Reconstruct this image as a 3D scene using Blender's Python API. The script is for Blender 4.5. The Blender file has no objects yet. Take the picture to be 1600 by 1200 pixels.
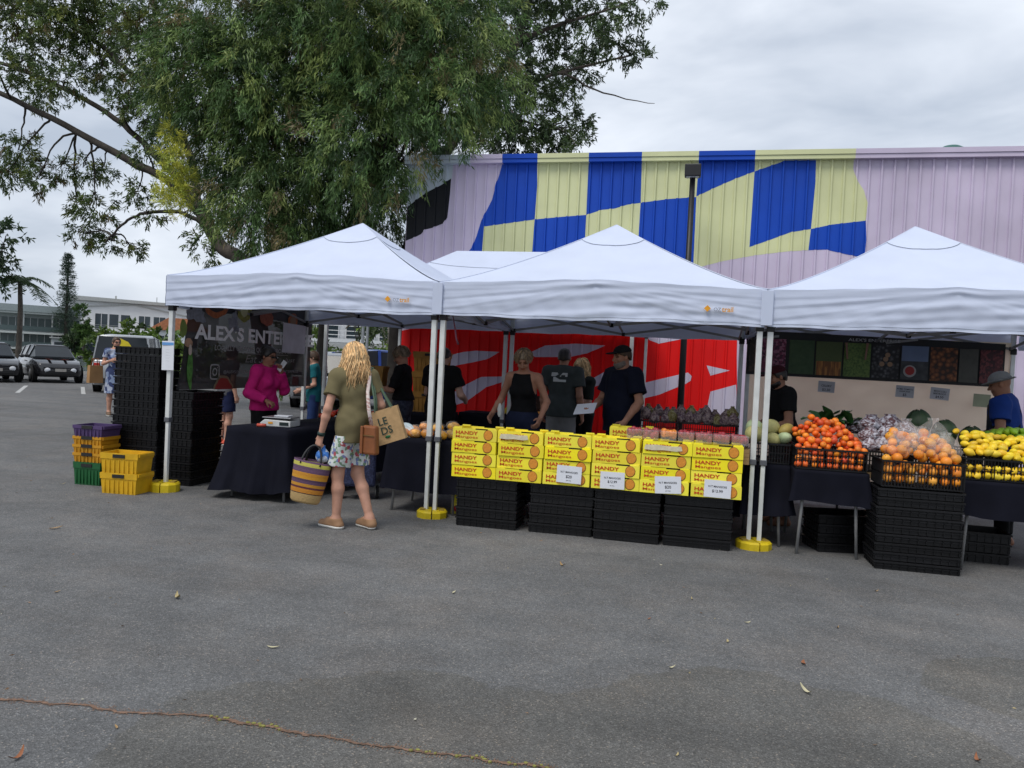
import bpy, bmesh, math, random
import numpy as np
from mathutils import Vector, Matrix

R_ = math.radians
random.seed(7)
rng = np.random.default_rng(7)
sc = bpy.context.scene
COL = sc.collection

# ------------------------------------------------------------------ camera
cam_d = bpy.data.cameras.new('camera')
cam = bpy.data.objects.new('camera', cam_d)
COL.objects.link(cam)
cam_d.sensor_fit = 'HORIZONTAL'
cam_d.sensor_width = 36.0
cam_d.lens = 27.48
cam_d.clip_start = 0.1
cam_d.clip_end = 5000.0
YAW, PITCH, ROLL = -0.232, -0.0232, 0.0487
_F = Vector((math.sin(YAW) * math.cos(PITCH), math.cos(YAW) * math.cos(PITCH), math.sin(PITCH)))
_R = Vector((math.cos(YAW), -math.sin(YAW), 0.0))
_U = _R.cross(_F)
_c, _s = math.cos(ROLL), math.sin(ROLL)
_R2 = _R * _c + _U * _s
_U2 = _U * _c - _R * _s
cam.matrix_world = Matrix(((_R2.x, _U2.x, -_F.x, 5.5144), (_R2.y, _U2.y, -_F.y, -7.2529),
                           (_R2.z, _U2.z, -_F.z, 1.5184), (0, 0, 0, 1)))
sc.camera = cam

# ------------------------------------------------------------------ sky (overcast) and sun
SUN_EL, SUN_AZ = R_(58), R_(205)          # azimuth clockwise from +Y, the sun behind the camera
world = bpy.data.worlds.new('World')
sc.world = world
world.use_nodes = True
wn = world.node_tree.nodes
wl = world.node_tree.links
for n in list(wn):
    wn.remove(n)
w_out = wn.new('ShaderNodeOutputWorld')
w_bg = wn.new('ShaderNodeBackground')
w_bg.inputs['Strength'].default_value = 0.1
w_sky = wn.new('ShaderNodeTexSky')
w_sky.sky_type = 'NISHITA'
w_sky.sun_disc = False
w_sky.sun_elevation = SUN_EL
w_sky.sun_rotation = SUN_AZ
w_sky.dust_density = 3.0
w_tc = wn.new('ShaderNodeTexCoord')
w_map = wn.new('ShaderNodeMapping')
w_map.inputs['Scale'].default_value = (1.0, 1.0, 3.2)
w_map.inputs['Rotation'].default_value = (0.2, -0.25, 0.4)
w_n1 = wn.new('ShaderNodeTexNoise')
w_n1.inputs['Scale'].default_value = 2.9
w_n1.inputs['Detail'].default_value = 5.0
w_n1.inputs['Roughness'].default_value = 0.5
w_n1.inputs['Distortion'].default_value = 0.35
w_r1 = wn.new('ShaderNodeValToRGB')
w_r1.color_ramp.elements[0].position = 0.34
w_r1.color_ramp.elements[0].color = (3.7, 4.2, 5.0, 1)
w_r1.color_ramp.elements[1].position = 0.66
w_r1.color_ramp.elements[1].color = (6.7, 7.1, 7.75, 1)
w_mix = wn.new('ShaderNodeMix')
w_mix.data_type = 'RGBA'
w_mix.inputs[0].default_value = 0.9
wl.new(w_tc.outputs['Generated'], w_map.inputs['Vector'])
wl.new(w_map.outputs[0], w_n1.inputs['Vector'])
wl.new(w_n1.outputs['Fac'], w_r1.inputs[0])
wl.new(w_sky.outputs[0], w_mix.inputs[6])
wl.new(w_r1.outputs[0], w_mix.inputs[7])
wl.new(w_mix.outputs[2], w_bg.inputs['Color'])
wl.new(w_bg.outputs[0], w_out.inputs['Surface'])

sun_d = bpy.data.lights.new('sun', 'SUN')
sun_d.energy = 1.4
sun_d.angle = R_(25)
sun_d.color = (1.0, 0.96, 0.9)
sun = bpy.data.objects.new('sun', sun_d)
COL.objects.link(sun)
_sd = Vector((math.sin(SUN_AZ) * math.cos(SUN_EL), math.cos(SUN_AZ) * math.cos(SUN_EL), math.sin(SUN_EL)))
sun.rotation_euler = _sd.to_track_quat('Z', 'Y').to_euler()

vs = sc.view_settings
vs.view_transform = 'Standard'
vs.look = 'None'
vs.exposure = 0.5
vs.gamma = 1.0
vs.use_curve_mapping = False
sc.render.engine = 'CYCLES'
sc.cycles.use_denoising = True
sc.cycles.max_bounces = 7
sc.cycles.transparent_max_bounces = 12
sc.cycles.caustics_reflective = False
sc.cycles.caustics_refractive = False

# ------------------------------------------------------------------ helpers: materials
def _bsdf(m):
    return m.node_tree.nodes['Principled BSDF']

MATS = {}
def pm(name, col, rough=0.6, var=0.12, vs_=6.0, bump=0.0, bs=60.0, metal=0.0, spec=0.4, attr=None, coat=0.0):
    """Principled material whose colour wanders a little with noise; optional bump and per-point tint."""
    if name in MATS:
        return MATS[name]
    m = bpy.data.materials.new(name)
    m.use_nodes = True
    nt = m.node_tree
    b = _bsdf(m)
    b.inputs['Roughness'].default_value = rough
    b.inputs['Metallic'].default_value = metal
    b.inputs['Specular IOR Level'].default_value = spec
    b.inputs['Coat Weight'].default_value = coat
    tc = nt.nodes.new('ShaderNodeTexCoord')
    nz = nt.nodes.new('ShaderNodeTexNoise')
    nz.inputs['Scale'].default_value = vs_
    nz.inputs['Detail'].default_value = 4.0
    nt.links.new(tc.outputs['Object'], nz.inputs['Vector'])
    rp = nt.nodes.new('ShaderNodeValToRGB')
    c = Vector(col[:3])
    rp.color_ramp.elements[0].position = 0.3
    rp.color_ramp.elements[1].position = 0.7
    rp.color_ramp.elements[0].color = (*[max(0, x * (1 - var)) for x in c], 1)
    rp.color_ramp.elements[1].color = (*[min(1, x * (1 + var)) for x in c], 1)
    nt.links.new(nz.outputs['Fac'], rp.inputs[0])
    out = rp.outputs[0]
    if attr:
        at = nt.nodes.new('ShaderNodeAttribute')
        at.attribute_name = attr
        mx = nt.nodes.new('ShaderNodeMix')
        mx.data_type = 'RGBA'
        mx.blend_type = 'MULTIPLY'
        mx.inputs[0].default_value = 1.0
        nt.links.new(out, mx.inputs[6])
        nt.links.new(at.outputs['Color'], mx.inputs[7])
        out = mx.outputs[2]
    nt.links.new(out, b.inputs['Base Color'])
    if bump:
        n2 = nt.nodes.new('ShaderNodeTexNoise')
        n2.inputs['Scale'].default_value = bs
        n2.inputs['Detail'].default_value = 3.0
        nt.links.new(tc.outputs['Object'], n2.inputs['Vector'])
        bp = nt.nodes.new('ShaderNodeBump')
        bp.inputs['Strength'].default_value = bump
        bp.inputs['Distance'].default_value = 0.01
        nt.links.new(n2.outputs['Fac'], bp.inputs['Height'])
        nt.links.new(bp.outputs[0], b.inputs['Normal'])
    MATS[name] = m
    return m

def pattern(name, cols, scale=40.0, kind='VORONOI', rough=0.6, pos=None, stretch=(1, 1, 1), bump=0.0, rot=(0, 0, 0)):
    """Print of several colours in cells or bands (flat print only)."""
    if name in MATS:
        return MATS[name]
    m = bpy.data.materials.new(name)
    m.use_nodes = True
    nt = m.node_tree
    b = _bsdf(m)
    b.inputs['Roughness'].default_value = rough
    tc = nt.nodes.new('ShaderNodeTexCoord')
    mp = nt.nodes.new('ShaderNodeMapping')
    mp.inputs['Scale'].default_value = stretch
    mp.inputs['Rotation'].default_value = rot
    nt.links.new(tc.outputs['Object'], mp.inputs['Vector'])
    rp = nt.nodes.new('ShaderNodeValToRGB')
    rp.color_ramp.interpolation = 'CONSTANT' if kind != 'SOFT' else 'LINEAR'
    es = rp.color_ramp.elements
    n = len(cols)
    pos = pos or [i / n for i in range(n)]
    while len(es) < n:
        es.new(0.5)
    for i in range(n):
        es[i].position = pos[i]
        es[i].color = (*cols[i], 1)
    if kind == 'VORONOI':
        t = nt.nodes.new('ShaderNodeTexVoronoi')
        t.inputs['Scale'].default_value = scale
        nt.links.new(mp.outputs[0], t.inputs['Vector'])
        sp = nt.nodes.new('ShaderNodeSeparateColor')
        nt.links.new(t.outputs['Color'], sp.inputs[0])
        nt.links.new(sp.outputs[0], rp.inputs[0])
    elif kind == 'BALLS':
        t = nt.nodes.new('ShaderNodeTexVoronoi')
        t.inputs['Scale'].default_value = scale
        rp.color_ramp.interpolation = 'EASE'
        nt.links.new(mp.outputs[0], t.inputs['Vector'])
        nt.links.new(t.outputs['Distance'], rp.inputs[0])
    elif kind == 'Z':
        sp = nt.nodes.new('ShaderNodeSeparateXYZ')
        nt.links.new(mp.outputs[0], sp.inputs[0])
        nt.links.new(sp.outputs['Z'], rp.inputs[0])
    else:
        t = nt.nodes.new('ShaderNodeTexNoise')
        t.inputs['Scale'].default_value = scale
        t.inputs['Detail'].default_value = 3.0
        nt.links.new(mp.outputs[0], t.inputs['Vector'])
        nt.links.new(t.outputs['Fac'], rp.inputs[0])
    nt.links.new(rp.outputs[0], b.inputs['Base Color'])
    if bump:
        n2 = nt.nodes.new('ShaderNodeTexNoise')
        n2.inputs['Scale'].default_value = 90
        nt.links.new(tc.outputs['Object'], n2.inputs['Vector'])
        bp = nt.nodes.new('ShaderNodeBump')
        bp.inputs['Strength'].default_value = bump
        bp.inputs['Distance'].default_value = 0.01
        nt.links.new(n2.outputs['Fac'], bp.inputs['Height'])
        nt.links.new(bp.outputs[0], b.inputs['Normal'])
    MATS[name] = m
    return m

def vary(m, val=.12, hue=.0, sat=.1):
    """Each object that wears the material gets its own slight shade."""
    nt = m.node_tree
    b = _bsdf(m)
    src = b.inputs['Base Color'].links[0].from_socket
    oi = nt.nodes.new('ShaderNodeObjectInfo')
    hs = nt.nodes.new('ShaderNodeHueSaturation')
    for key, lo, hi, mul_ in (('Value', 1 - val, 1 + val, 1.0), ('Hue', .5 - hue, .5 + hue, 7.13), ('Saturation', 1 - sat, 1.0, 3.37)):
        a = nt.nodes.new('ShaderNodeMath'); a.operation = 'MULTIPLY'; a.inputs[1].default_value = mul_
        f = nt.nodes.new('ShaderNodeMath'); f.operation = 'FRACT'
        r = nt.nodes.new('ShaderNodeMapRange'); r.inputs['To Min'].default_value = lo; r.inputs['To Max'].default_value = hi
        nt.links.new(oi.outputs['Random'], a.inputs[0]); nt.links.new(a.outputs[0], f.inputs[0]); nt.links.new(f.outputs[0], r.inputs['Value'])
        nt.links.new(r.outputs[0], hs.inputs[key])
    nt.links.new(src, hs.inputs['Color'])
    nt.links.new(hs.outputs[0], b.inputs['Base Color'])
    return m

def mix_shader(name, base, other, fac):
    """Copy of material `base` mixed with a second closure ('TRANSLUCENT' or 'TRANSPARENT')."""
    if name in MATS:
        return MATS[name]
    m = base.copy()
    m.name = name
    nt = m.node_tree
    out = [n for n in nt.nodes if n.type == 'OUTPUT_MATERIAL'][0]
    b = [n for n in nt.nodes if n.type == 'BSDF_PRINCIPLED'][0]
    t = nt.nodes.new('ShaderNodeBsdfTranslucent' if other == 'TRANSLUCENT' else 'ShaderNodeBsdfTransparent')
    if other == 'TRANSLUCENT':
        src = b.inputs['Base Color'].links[0].from_socket
        nt.links.new(src, t.inputs[0])
    mx = nt.nodes.new('ShaderNodeMixShader')
    mx.inputs[0].default_value = fac
    nt.links.new(b.outputs[0], mx.inputs[1])
    nt.links.new(t.outputs[0], mx.inputs[2])
    nt.links.new(mx.outputs[0], out.inputs[0])
    MATS[name] = m
    return m

# ------------------------------------------------------------------ helpers: objects
def tag(o, label=None, cat=None, group=None, kind=None):
    if label: o['label'] = label
    if cat: o['category'] = cat
    if group: o['group'] = group
    if kind: o['kind'] = kind
    return o

def thing(name, label, cat, loc=(0, 0, 0), rz=0.0, group=None):
    o = bpy.data.objects.new(name, None)
    o.empty_display_size = 0.1
    COL.objects.link(o)
    o.location = loc
    o.rotation_euler = (0, 0, rz)
    return tag(o, label, cat, group)

def link(name, me, parent=None, loc=(0, 0, 0), rot=(0, 0, 0), scale=(1, 1, 1)):
    o = bpy.data.objects.new(name, me)
    COL.objects.link(o)
    o.parent = parent
    o.location = loc
    o.rotation_euler = rot
    o.scale = scale
    return o

def copy_tree(o, parent=None):
    c = o.copy()
    COL.objects.link(c)
    c.parent = parent
    for ch in list(o.children):
        copy_tree(ch, c)
    return c

class MB:
    """Collects boxes, bars, tubes and faces; build() links them as one mesh object."""
    def __init__(self):
        self.v, self.f, self.m = [], [], []
    def add(self, vs, fs, mi=0):
        o = len(self.v)
        self.v += [tuple(p) for p in vs]
        self.f += [tuple(i + o for i in f) for f in fs]
        self.m += [mi] * len(fs)
        return self
    def box(self, c, s, rz=0.0, mi=0, top=1.0):
        x, y, z = s[0] / 2, s[1] / 2, s[2] / 2
        cs, sn = math.cos(rz), math.sin(rz)
        vs = []
        for dz in (-1, 1):
            k = top if dz > 0 else 1.0
            for dx, dy in ((-1, -1), (1, -1), (1, 1), (-1, 1)):
                px, py = dx * x * k, dy * y * k
                vs.append((c[0] + px * cs - py * sn, c[1] + px * sn + py * cs, c[2] + dz * z))
        return self.add(vs, [(3, 2, 1, 0), (4, 5, 6, 7), (0, 1, 5, 4), (1, 2, 6, 5), (2, 3, 7, 6), (3, 0, 4, 7)], mi)
    def bar(self, p0, p1, w, h=None, mi=0):
        h = h or w
        p0, p1 = Vector(p0), Vector(p1)
        d = (p1 - p0).normalized()
        a = d.cross(Vector((0, 0, 1)))
        if a.length < 1e-3:
            a = Vector((1, 0, 0))
        a.normalize()
        b = a.cross(d)
        vs = []
        for p in (p0, p1):
            for i, j in ((-1, -1), (1, -1), (1, 1), (-1, 1)):
                vs.append(p + a * (i * w / 2) + b * (j * h / 2))
        return self.add(vs, [(3, 2, 1, 0), (4, 5, 6, 7), (0, 1, 5, 4), (1, 2, 6, 5), (2, 3, 7, 6), (3, 0, 4, 7)], mi)
    def tube(self, pts, rad, n=8, mi=0, cap=True, flat=1.0):
        pts = [Vector(p) for p in pts]
        if not hasattr(rad, '__len__'):
            rad = [rad] * len(pts)
        o = len(self.v)
        up = None
        for i, p in enumerate(pts):
            d = (pts[min(i + 1, len(pts) - 1)] - pts[max(i - 1, 0)])
            d = d.normalized() if d.length > 1e-9 else Vector((0, 0, 1))
            if up is None:
                up = d.orthogonal().normalized()
            a = (up - d * up.dot(d))
            a = a.normalized() if a.length > 1e-6 else d.orthogonal().normalized()
            up = a
            b = d.cross(a)
            for k in range(n):
                t = 2 * math.pi * k / n
                self.v.append(tuple(p + (a * math.cos(t) + b * (math.sin(t) * flat)) * rad[i]))
        for i in range(len(pts) - 1):
            for k in range(n):
                k2 = (k + 1) % n
                self.f.append((o + i * n + k, o + i * n + k2, o + (i + 1) * n + k2, o + (i + 1) * n + k))
                self.m.append(mi)
        if cap:
            self.f.append(tuple(o + k for k in reversed(range(n)))); self.m.append(mi)
            e = o + (len(pts) - 1) * n
            self.f.append(tuple(e + k for k in range(n))); self.m.append(mi)
        return self
    def lathe(self, prof, n=16, c=(0, 0, 0), mi=0, sx=1.0, sy=1.0, axis='z'):
        o = len(self.v)
        for r, z in prof:
            for k in range(n):
                t = 2 * math.pi * k / n
                p = (r * math.cos(t) * sx, r * math.sin(t) * sy, z)
                if axis == 'y':
                    p = (p[0], p[2], p[1])
                elif axis == 'x':
                    p = (p[2], p[0], p[1])
                self.v.append((c[0] + p[0], c[1] + p[1], c[2] + p[2]))
        for i in range(len(prof) - 1):
            for k in range(n):
                k2 = (k + 1) % n
                self.f.append((o + i * n + k, o + i * n + k2, o + (i + 1) * n + k2, o + (i + 1) * n + k))
                self.m.append(mi)
        for e in (0, len(prof) - 1):
            if prof[e][0] > 1e-4:
                self.f.append(tuple(o + e * n + k for k in range(n))); self.m.append(mi)
        return self
    def ell(self, c, r, nu=14, nv=9, mi=0):
        prof = [(math.sin(math.pi * j / nv), -math.cos(math.pi * j / nv)) for j in range(nv + 1)]
        o = len(self.v)
        self.lathe([(max(a, 1e-5), b) for a, b in prof], nu, (0, 0, 0), mi)
        for i in range(o, len(self.v)):
            p = self.v[i]
            self.v[i] = (c[0] + p[0] * r[0], c[1] + p[1] * r[1], c[2] + p[2] * r[2])
        return self
    def prism(self, poly, y0, y1, mi=0):
        """Polygon in (x, z) pushed from y0 to y1."""
        n = len(poly)
        vs = [(x, y0, z) for x, z in poly] + [(x, y1, z) for x, z in poly]
        fs = [tuple(range(n)), tuple(reversed(range(n, 2 * n)))]
        fs += [(i, i + n, (i + 1) % n + n, (i + 1) % n) for i in range(n)]
        return self.add(vs, fs, mi)
    def mesh(self, name, mats, smooth=False):
        me = bpy.data.meshes.new(name)
        me.from_pydata(self.v, [], self.f)
        for m in (mats if isinstance(mats, (list, tuple)) else [mats]):
            me.materials.append(m)
        if any(self.m):
            me.polygons.foreach_set('material_index', self.m)
        if smooth:
            me.polygons.foreach_set('use_smooth', [True] * len(me.polygons))
        bm = bmesh.new()
        bm.from_mesh(me)
        bmesh.ops.recalc_face_normals(bm, faces=bm.faces)
        bm.to_mesh(me)
        bm.free()
        me.update()
        return me
    def build(self, name, mats, parent=None, smooth=False, loc=(0, 0, 0), rot=(0, 0, 0), bevel=0.0):
        o = link(name, self.mesh(name, mats, smooth), parent, loc, rot)
        if bevel:
            md = o.modifiers.new('bevel', 'BEVEL')
            md.width = bevel
            md.segments = 2
            md.limit_method = 'ANGLE'
        return o

def np_mesh(name, v, f, mats, smooth=False, tint=None, fl=4):
    """Fast mesh from numpy arrays; every face has fl corners; tint = per-vertex colour."""
    me = bpy.data.meshes.new(name)
    v = np.asarray(v, np.float32)
    f = np.asarray(f, np.int32)
    me.vertices.add(len(v))
    me.vertices.foreach_set('co', v.ravel())
    me.loops.add(f.size)
    me.loops.foreach_set('vertex_index', f.ravel())
    me.polygons.add(len(f))
    me.polygons.foreach_set('loop_start', np.arange(0, f.size, fl, dtype=np.int32))
    me.polygons.foreach_set('loop_total', np.full(len(f), fl, np.int32))
    if smooth:
        me.polygons.foreach_set('use_smooth', np.ones(len(f), bool))
    if tint is not None:
        a = me.attributes.new('tint', 'FLOAT_COLOR', 'POINT')
        c = np.ones((len(v), 4), np.float32)
        c[:, :3] = tint
        a.data.foreach_set('color', c.ravel())
    me.materials.append(mats)
    me.update()
    me.validate()
    return me

FONT_CACHE = {}
def text_mesh(s, mat, size=1.0, bold=0.0, sx=1.0, width=None, shear=0.0, extrude=0.0):
    """Flat lettering as a mesh: text in the XY plane, left edge and baseline at the origin."""
    key = (s, mat.name, size, bold, sx, width, shear)
    if key in FONT_CACHE:
        return FONT_CACHE[key]
    cu = bpy.data.curves.new('lettering', 'FONT')
    cu.body = s
    cu.size = 1.0
    cu.offset = bold
    cu.shear = shear
    cu.resolution_u = 3
    o = bpy.data.objects.new('tmp_text', cu)
    me = bpy.data.meshes.new_from_object(o)
    bpy.data.objects.remove(o)
    bpy.data.curves.remove(cu)
    xs = [v.co.x for v in me.vertices] or [0, 1]
    x0, x1 = min(xs), max(xs)
    ky = size / 0.72                      # size = capital height
    kx = (width / (x1 - x0)) if width else ky * sx
    for v in me.vertices:
        v.co.x = (v.co.x - x0) * kx
        v.co.y *= ky
    me.materials.clear()
    me.materials.append(mat)
    FONT_CACHE[key] = me
    return me
UP = (math.pi / 2, 0, 0)                  # stands lettering up, facing -Y
# ------------------------------------------------------------------ ground, water, far bank
CAMX, CAMY = 5.5144, -7.2529
def dirv(th):                              # unit vector whose left turn from +Y is th
    return Vector((-math.sin(th), math.cos(th), 0))
DS = dirv(R_(42.4))                        # towards the river
ES = Vector((DS.y, -DS.x, 0))
C0 = Vector((CAMX, CAMY, 0))

def ground_material():
    m = bpy.data.materials.new('asphalt')
    m.use_nodes = True
    nt = m.node_tree
    N, L = nt.nodes.new, nt.links.new
    b = _bsdf(m)
    b.inputs['Specular IOR Level'].default_value = 0.25
    tc = N('ShaderNodeTexCoord')
    def noise(scale, detail=4.0, rough=0.55):
        n = N('ShaderNodeTexNoise')
        n.inputs['Scale'].default_value = scale
        n.inputs['Detail'].default_value = detail
        n.inputs['Roughness'].default_value = rough
        L(tc.outputs['Object'], n.inputs['Vector'])
        return n
    def ramp(src, stops):
        r = N('ShaderNodeValToRGB')
        while len(r.color_ramp.elements) < len(stops):
            r.color_ramp.elements.new(0.5)
        for e, (p, c) in zip(r.color_ramp.elements, stops):
            e.position = p
            e.color = (*c, 1) if hasattr(c, '__len__') else (c, c, c, 1)
        L(src, r.inputs[0])
        return r.outputs[0]
    def mul(a, bb, f=1.0):
        x = N('ShaderNodeMix')
        x.data_type = 'RGBA'
        x.blend_type = 'MULTIPLY'
        x.inputs[0].default_value = f
        L(a, x.inputs[6]); L(bb, x.inputs[7])
        return x.outputs[2]
    base = ramp(noise(0.35, 5).outputs['Fac'], [(0.3, (0.122, 0.124, 0.126)), (0.7, (0.162, 0.163, 0.163))])
    mid = ramp(noise(3.0, 6, 0.65).outputs['Fac'], [(0.3, 0.84), (0.7, 1.1)])
    vo = N('ShaderNodeTexVoronoi')
    vo.inputs['Scale'].default_value = 165.0
    L(tc.outputs['Object'], vo.inputs['Vector'])
    sp = N('ShaderNodeSeparateColor')
    L(vo.outputs['Color'], sp.inputs[0])
    stone = ramp(sp.outputs[0], [(0.0, 0.62), (0.5, 0.92), (0.86, 1.1), (0.97, 1.55), (1.0, (2.1, 1.85, 1.6))])
    fine = ramp(noise(260, 3, 0.7).outputs['Fac'], [(0.25, 0.72), (0.75, 1.25)])
    c = mul(mul(mul(base, mid), stone), fine)
    # older and newer surfacing: dark patches with ragged rims
    nz = noise(2.2, 5, 0.6)
    total = None
    for (x, y, rx, ry, amt) in ((4.55, -4.62, 1.15, 1.0, 1), (5.95, -3.85, 1.0, 0.78, 1), (7.35, -2.8, 0.62, 0.5, 1), (1.2, 7.5, 7.5, 1.2, 0.7)):
        mp = N('ShaderNodeMapping')
        mp.vector_type = 'POINT'
        mp.inputs['Location'].default_value = (-x / rx, -y / ry, 0)
        mp.inputs['Scale'].default_value = (1 / rx, 1 / ry, 0)
        L(tc.outputs['Object'], mp.inputs['Vector'])
        ln = N('ShaderNodeVectorMath')
        ln.operation = 'LENGTH'
        L(mp.outputs[0], ln.inputs[0])
        ad = N('ShaderNodeMath')
        ad.operation = 'MULTIPLY_ADD'
        ad.inputs[1].default_value = 0.55
        L(nz.outputs['Fac'], ad.inputs[0]); L(ln.outputs['Value'], ad.inputs[2])
        mr = N('ShaderNodeMapRange')
        mr.interpolation_type = 'SMOOTHSTEP'
        mr.inputs['From Min'].default_value = 1.235
        mr.inputs['From Max'].default_value = 1.27
        mr.inputs['To Min'].default_value = amt
        mr.inputs['To Max'].default_value = 0.0
        L(ad.outputs[0], mr.inputs['Value'])
        if total is None:
            total = mr.outputs[0]
        else:
            mx = N('ShaderNodeMath')
            mx.operation = 'MAXIMUM'
            L(total, mx.inputs[0]); L(mr.outputs[0], mx.inputs[1])
            total = mx.outputs[0]
    dk = ramp(total, [(0.0, 1.0), (1.0, (0.89, 0.87, 0.82))])
    c = mul(c, dk)
    # oil drips and tyre-polished lanes
    oil = ramp(noise(0.9, 2, 0.4).outputs['Fac'], [(0.66, 1.0), (0.74, 0.80)])
    c = mul(c, oil)
    mp2 = N('ShaderNodeMapping')
    mp2.inputs['Rotation'].default_value = (0, 0, 0.5)
    mp2.inputs['Scale'].default_value = (0.22, 1.5, 1.0)
    L(tc.outputs['Object'], mp2.inputs['Vector'])
    ln2 = N('ShaderNodeTexNoise')
    ln2.inputs['Scale'].default_value = 1.0
    ln2.inputs['Detail'].default_value = 5.0
    L(mp2.outputs[0], ln2.inputs['Vector'])
    c = mul(c, ramp(ln2.outputs['Fac'], [(0.32, 0.86), (0.5, 1.0), (0.68, 1.13)]))
    c = mul(c, ramp(noise(22, 4, 0.7).outputs['Fac'], [(0.3, 0.9), (0.7, 1.08)]))
    # reddish dust along the old crack
    dust = ramp(noise(1.4, 6, 0.7).outputs['Fac'], [(0.45, 1.0), (0.75, (1.1, 1.03, 0.97))])
    c = mul(c, dust)
    L(c, b.inputs['Base Color'])
    rr = ramp(noise(14).outputs['Fac'], [(0.3, 0.75), (0.7, 0.95)])
    L(rr, b.inputs['Roughness'])
    bp = N('ShaderNodeBump')
    bp.inputs['Strength'].default_value = 0.55
    bp.inputs['Distance'].default_value = 0.006
    L(vo.outputs['Distance'], bp.inputs['Height'])
    b2 = N('ShaderNodeBump')
    b2.inputs['Strength'].default_value = 0.35
    b2.inputs['Distance'].default_value = 0.05
    L(noise(2.5, 6, 0.6).outputs['Fac'], b2.inputs['Height'])
    L(bp.outputs[0], b2.inputs['Normal'])
    L(b2.outputs[0], b.inputs['Normal'])
    return m

g = MB()
gp = [C0 - DS * 500 - ES * 900, C0 - DS * 500 + ES * 900, C0 + DS * 46 + ES * 900, C0 + DS * 46 - ES * 900]
g.add([tuple(p) for p in gp], [(0, 1, 2, 3)])
ground = g.build('ground', ground_material())
tag(ground, 'grey asphalt car park', kind='structure')

soil = pm('crack_soil', (0.17, 0.105, 0.072), 0.95, 0.45, 30, 0.4, 120)
moss = pm('moss', (0.22, 0.21, 0.06), 0.95, 0.3, 40, 0.5, 150)
crack_pts = [(1.9, -4.75), (2.4, -4.62), (2.718, -4.549), (3.073, -4.481), (3.292, -4.48), (3.541, -4.405), (3.835, -4.40),
             (4.097, -4.407), (4.398, -4.404), (4.653, -4.38), (5.027, -4.355), (5.5, -4.42), (6.2, -4.5)]
mb = MB()
rows = []
for i in range(len(crack_pts) - 1):
    (xa, ya), (xb, yb) = crack_pts[i], crack_pts[i + 1]
    n = max(3, int((xb - xa) / 0.012))
    for k in range(n):
        t = k / n
        x, y = xa + (xb - xa) * t, ya + (yb - ya) * t
        y += 0.006 * math.sin(x * 23) + 0.004 * math.sin(x * 61 + 1) + random.uniform(-.004, .004)
        w = 0.0035 + 0.007 * max(0, math.sin(x * 5 + 1)) * random.random() + 0.007 * random.random()
        rows.append((x, y, w))
vs_ = []
for x, y, w in rows:
    vs_ += [(x, y - w, 0.004), (x, y + w * random.uniform(.6, 1.2), 0.004)]
mb.add(vs_, [(2 * i, 2 * i + 2, 2 * i + 3, 2 * i + 1) for i in range(len(rows) - 1)])
mb.build('crack', soil, ground)
gr_ = MB()
for x, y, w in rows:
    for _ in range(5):
        a = random.gauss(0, .022); q = random.uniform(.0015, .004)
        gr_.add([(x - q, y + a - q, .003), (x + q, y + a - q * .6, .003), (x, y + a + q, .005)], [(0, 1, 2)])
o = gr_.build('loose_soil', soil, ground); o['kind'] = 'stuff'
mb = MB()
for x, y, w in rows:
    if (3.6 < x < 3.95 or 4.5 < x < 5.2) and random.random() < .4:
        mb.ell((x, y + random.uniform(-.01, .01), .004), (random.uniform(.006, .014), random.uniform(.005, .010), .006), 5, 3)
mb.build('moss_tuft', moss, ground)
# parking bay lines and the pale kerb by the river
white_line = pm('road_paint', (0.40, 0.40, 0.39), 0.8, 0.35, 14)
def on_ground(th, dist):
    p = C0 + dirv(R_(th)) * dist
    return (p.x, p.y)
for th, d0 in ((45.6, 27.5), (42.0, 27.5), (39.3, 28)):
    mb = MB()
    a = C0 + dirv(R_(th)) * d0
    for w in (0,):
        q = a + DS * 4.6
        mb.add([tuple(a - ES * .06), tuple(a + ES * .06), tuple(q + ES * .06), tuple(q - ES * .06)], [(0, 1, 2, 3)])
    o = mb.build('bay_line', white_line, ground)
    o.location.z = 0.004
kerb_m = pm('concrete', (0.42, 0.41, 0.38), 0.85, 0.15, 3, 0.2, 40)
mb = MB()
a = C0 + DS * 45.9
mb.bar(a - ES * 150 + Vector((0, 0, .07)), a + ES * 150 + Vector((0, 0, .07)), 0.25, 0.16)
tag(mb.build('kerb', kerb_m), 'low pale concrete kerb at the river edge of the car park', kind='structure')
wat = bpy.data.materials.new('river_water')
wat.use_nodes = True
wb = _bsdf(wat)
wb.inputs['Base Color'].default_value = (0.10, 0.13, 0.13, 1)
wb.inputs['Roughness'].default_value = 0.12
wt = wat.node_tree
_tc = wt.nodes.new('ShaderNodeTexCoord'); _n = wt.nodes.new('ShaderNodeTexNoise'); _b = wt.nodes.new('ShaderNodeBump')
_n.inputs['Scale'].default_value = 1.1; _n.inputs['Detail'].default_value = 4
_b.inputs['Strength'].default_value = 0.25; _b.inputs['Distance'].default_value = 0.1
wt.links.new(_tc.outputs['Object'], _n.inputs['Vector']); wt.links.new(_n.outputs['Fac'], _b.inputs['Height']); wt.links.new(_b.outputs[0], wb.inputs['Normal'])
mb = MB()
mb.add([tuple(p + Vector((0, 0, -.35))) for p in (C0 + DS * 45 - ES * 900, C0 + DS * 45 + ES * 900, C0 + DS * 160 + ES * 900, C0 + DS * 160 - ES * 900)], [(0, 1, 2, 3)])
tag(mb.build('water', wat), 'calm pale river water', kind='structure')
mb = MB()
p4 = [C0 + DS * 152 - ES * 1500, C0 + DS * 152 + ES * 1500, C0 + DS * 3000 + ES * 3000, C0 + DS * 3000 - ES * 3000]
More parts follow.
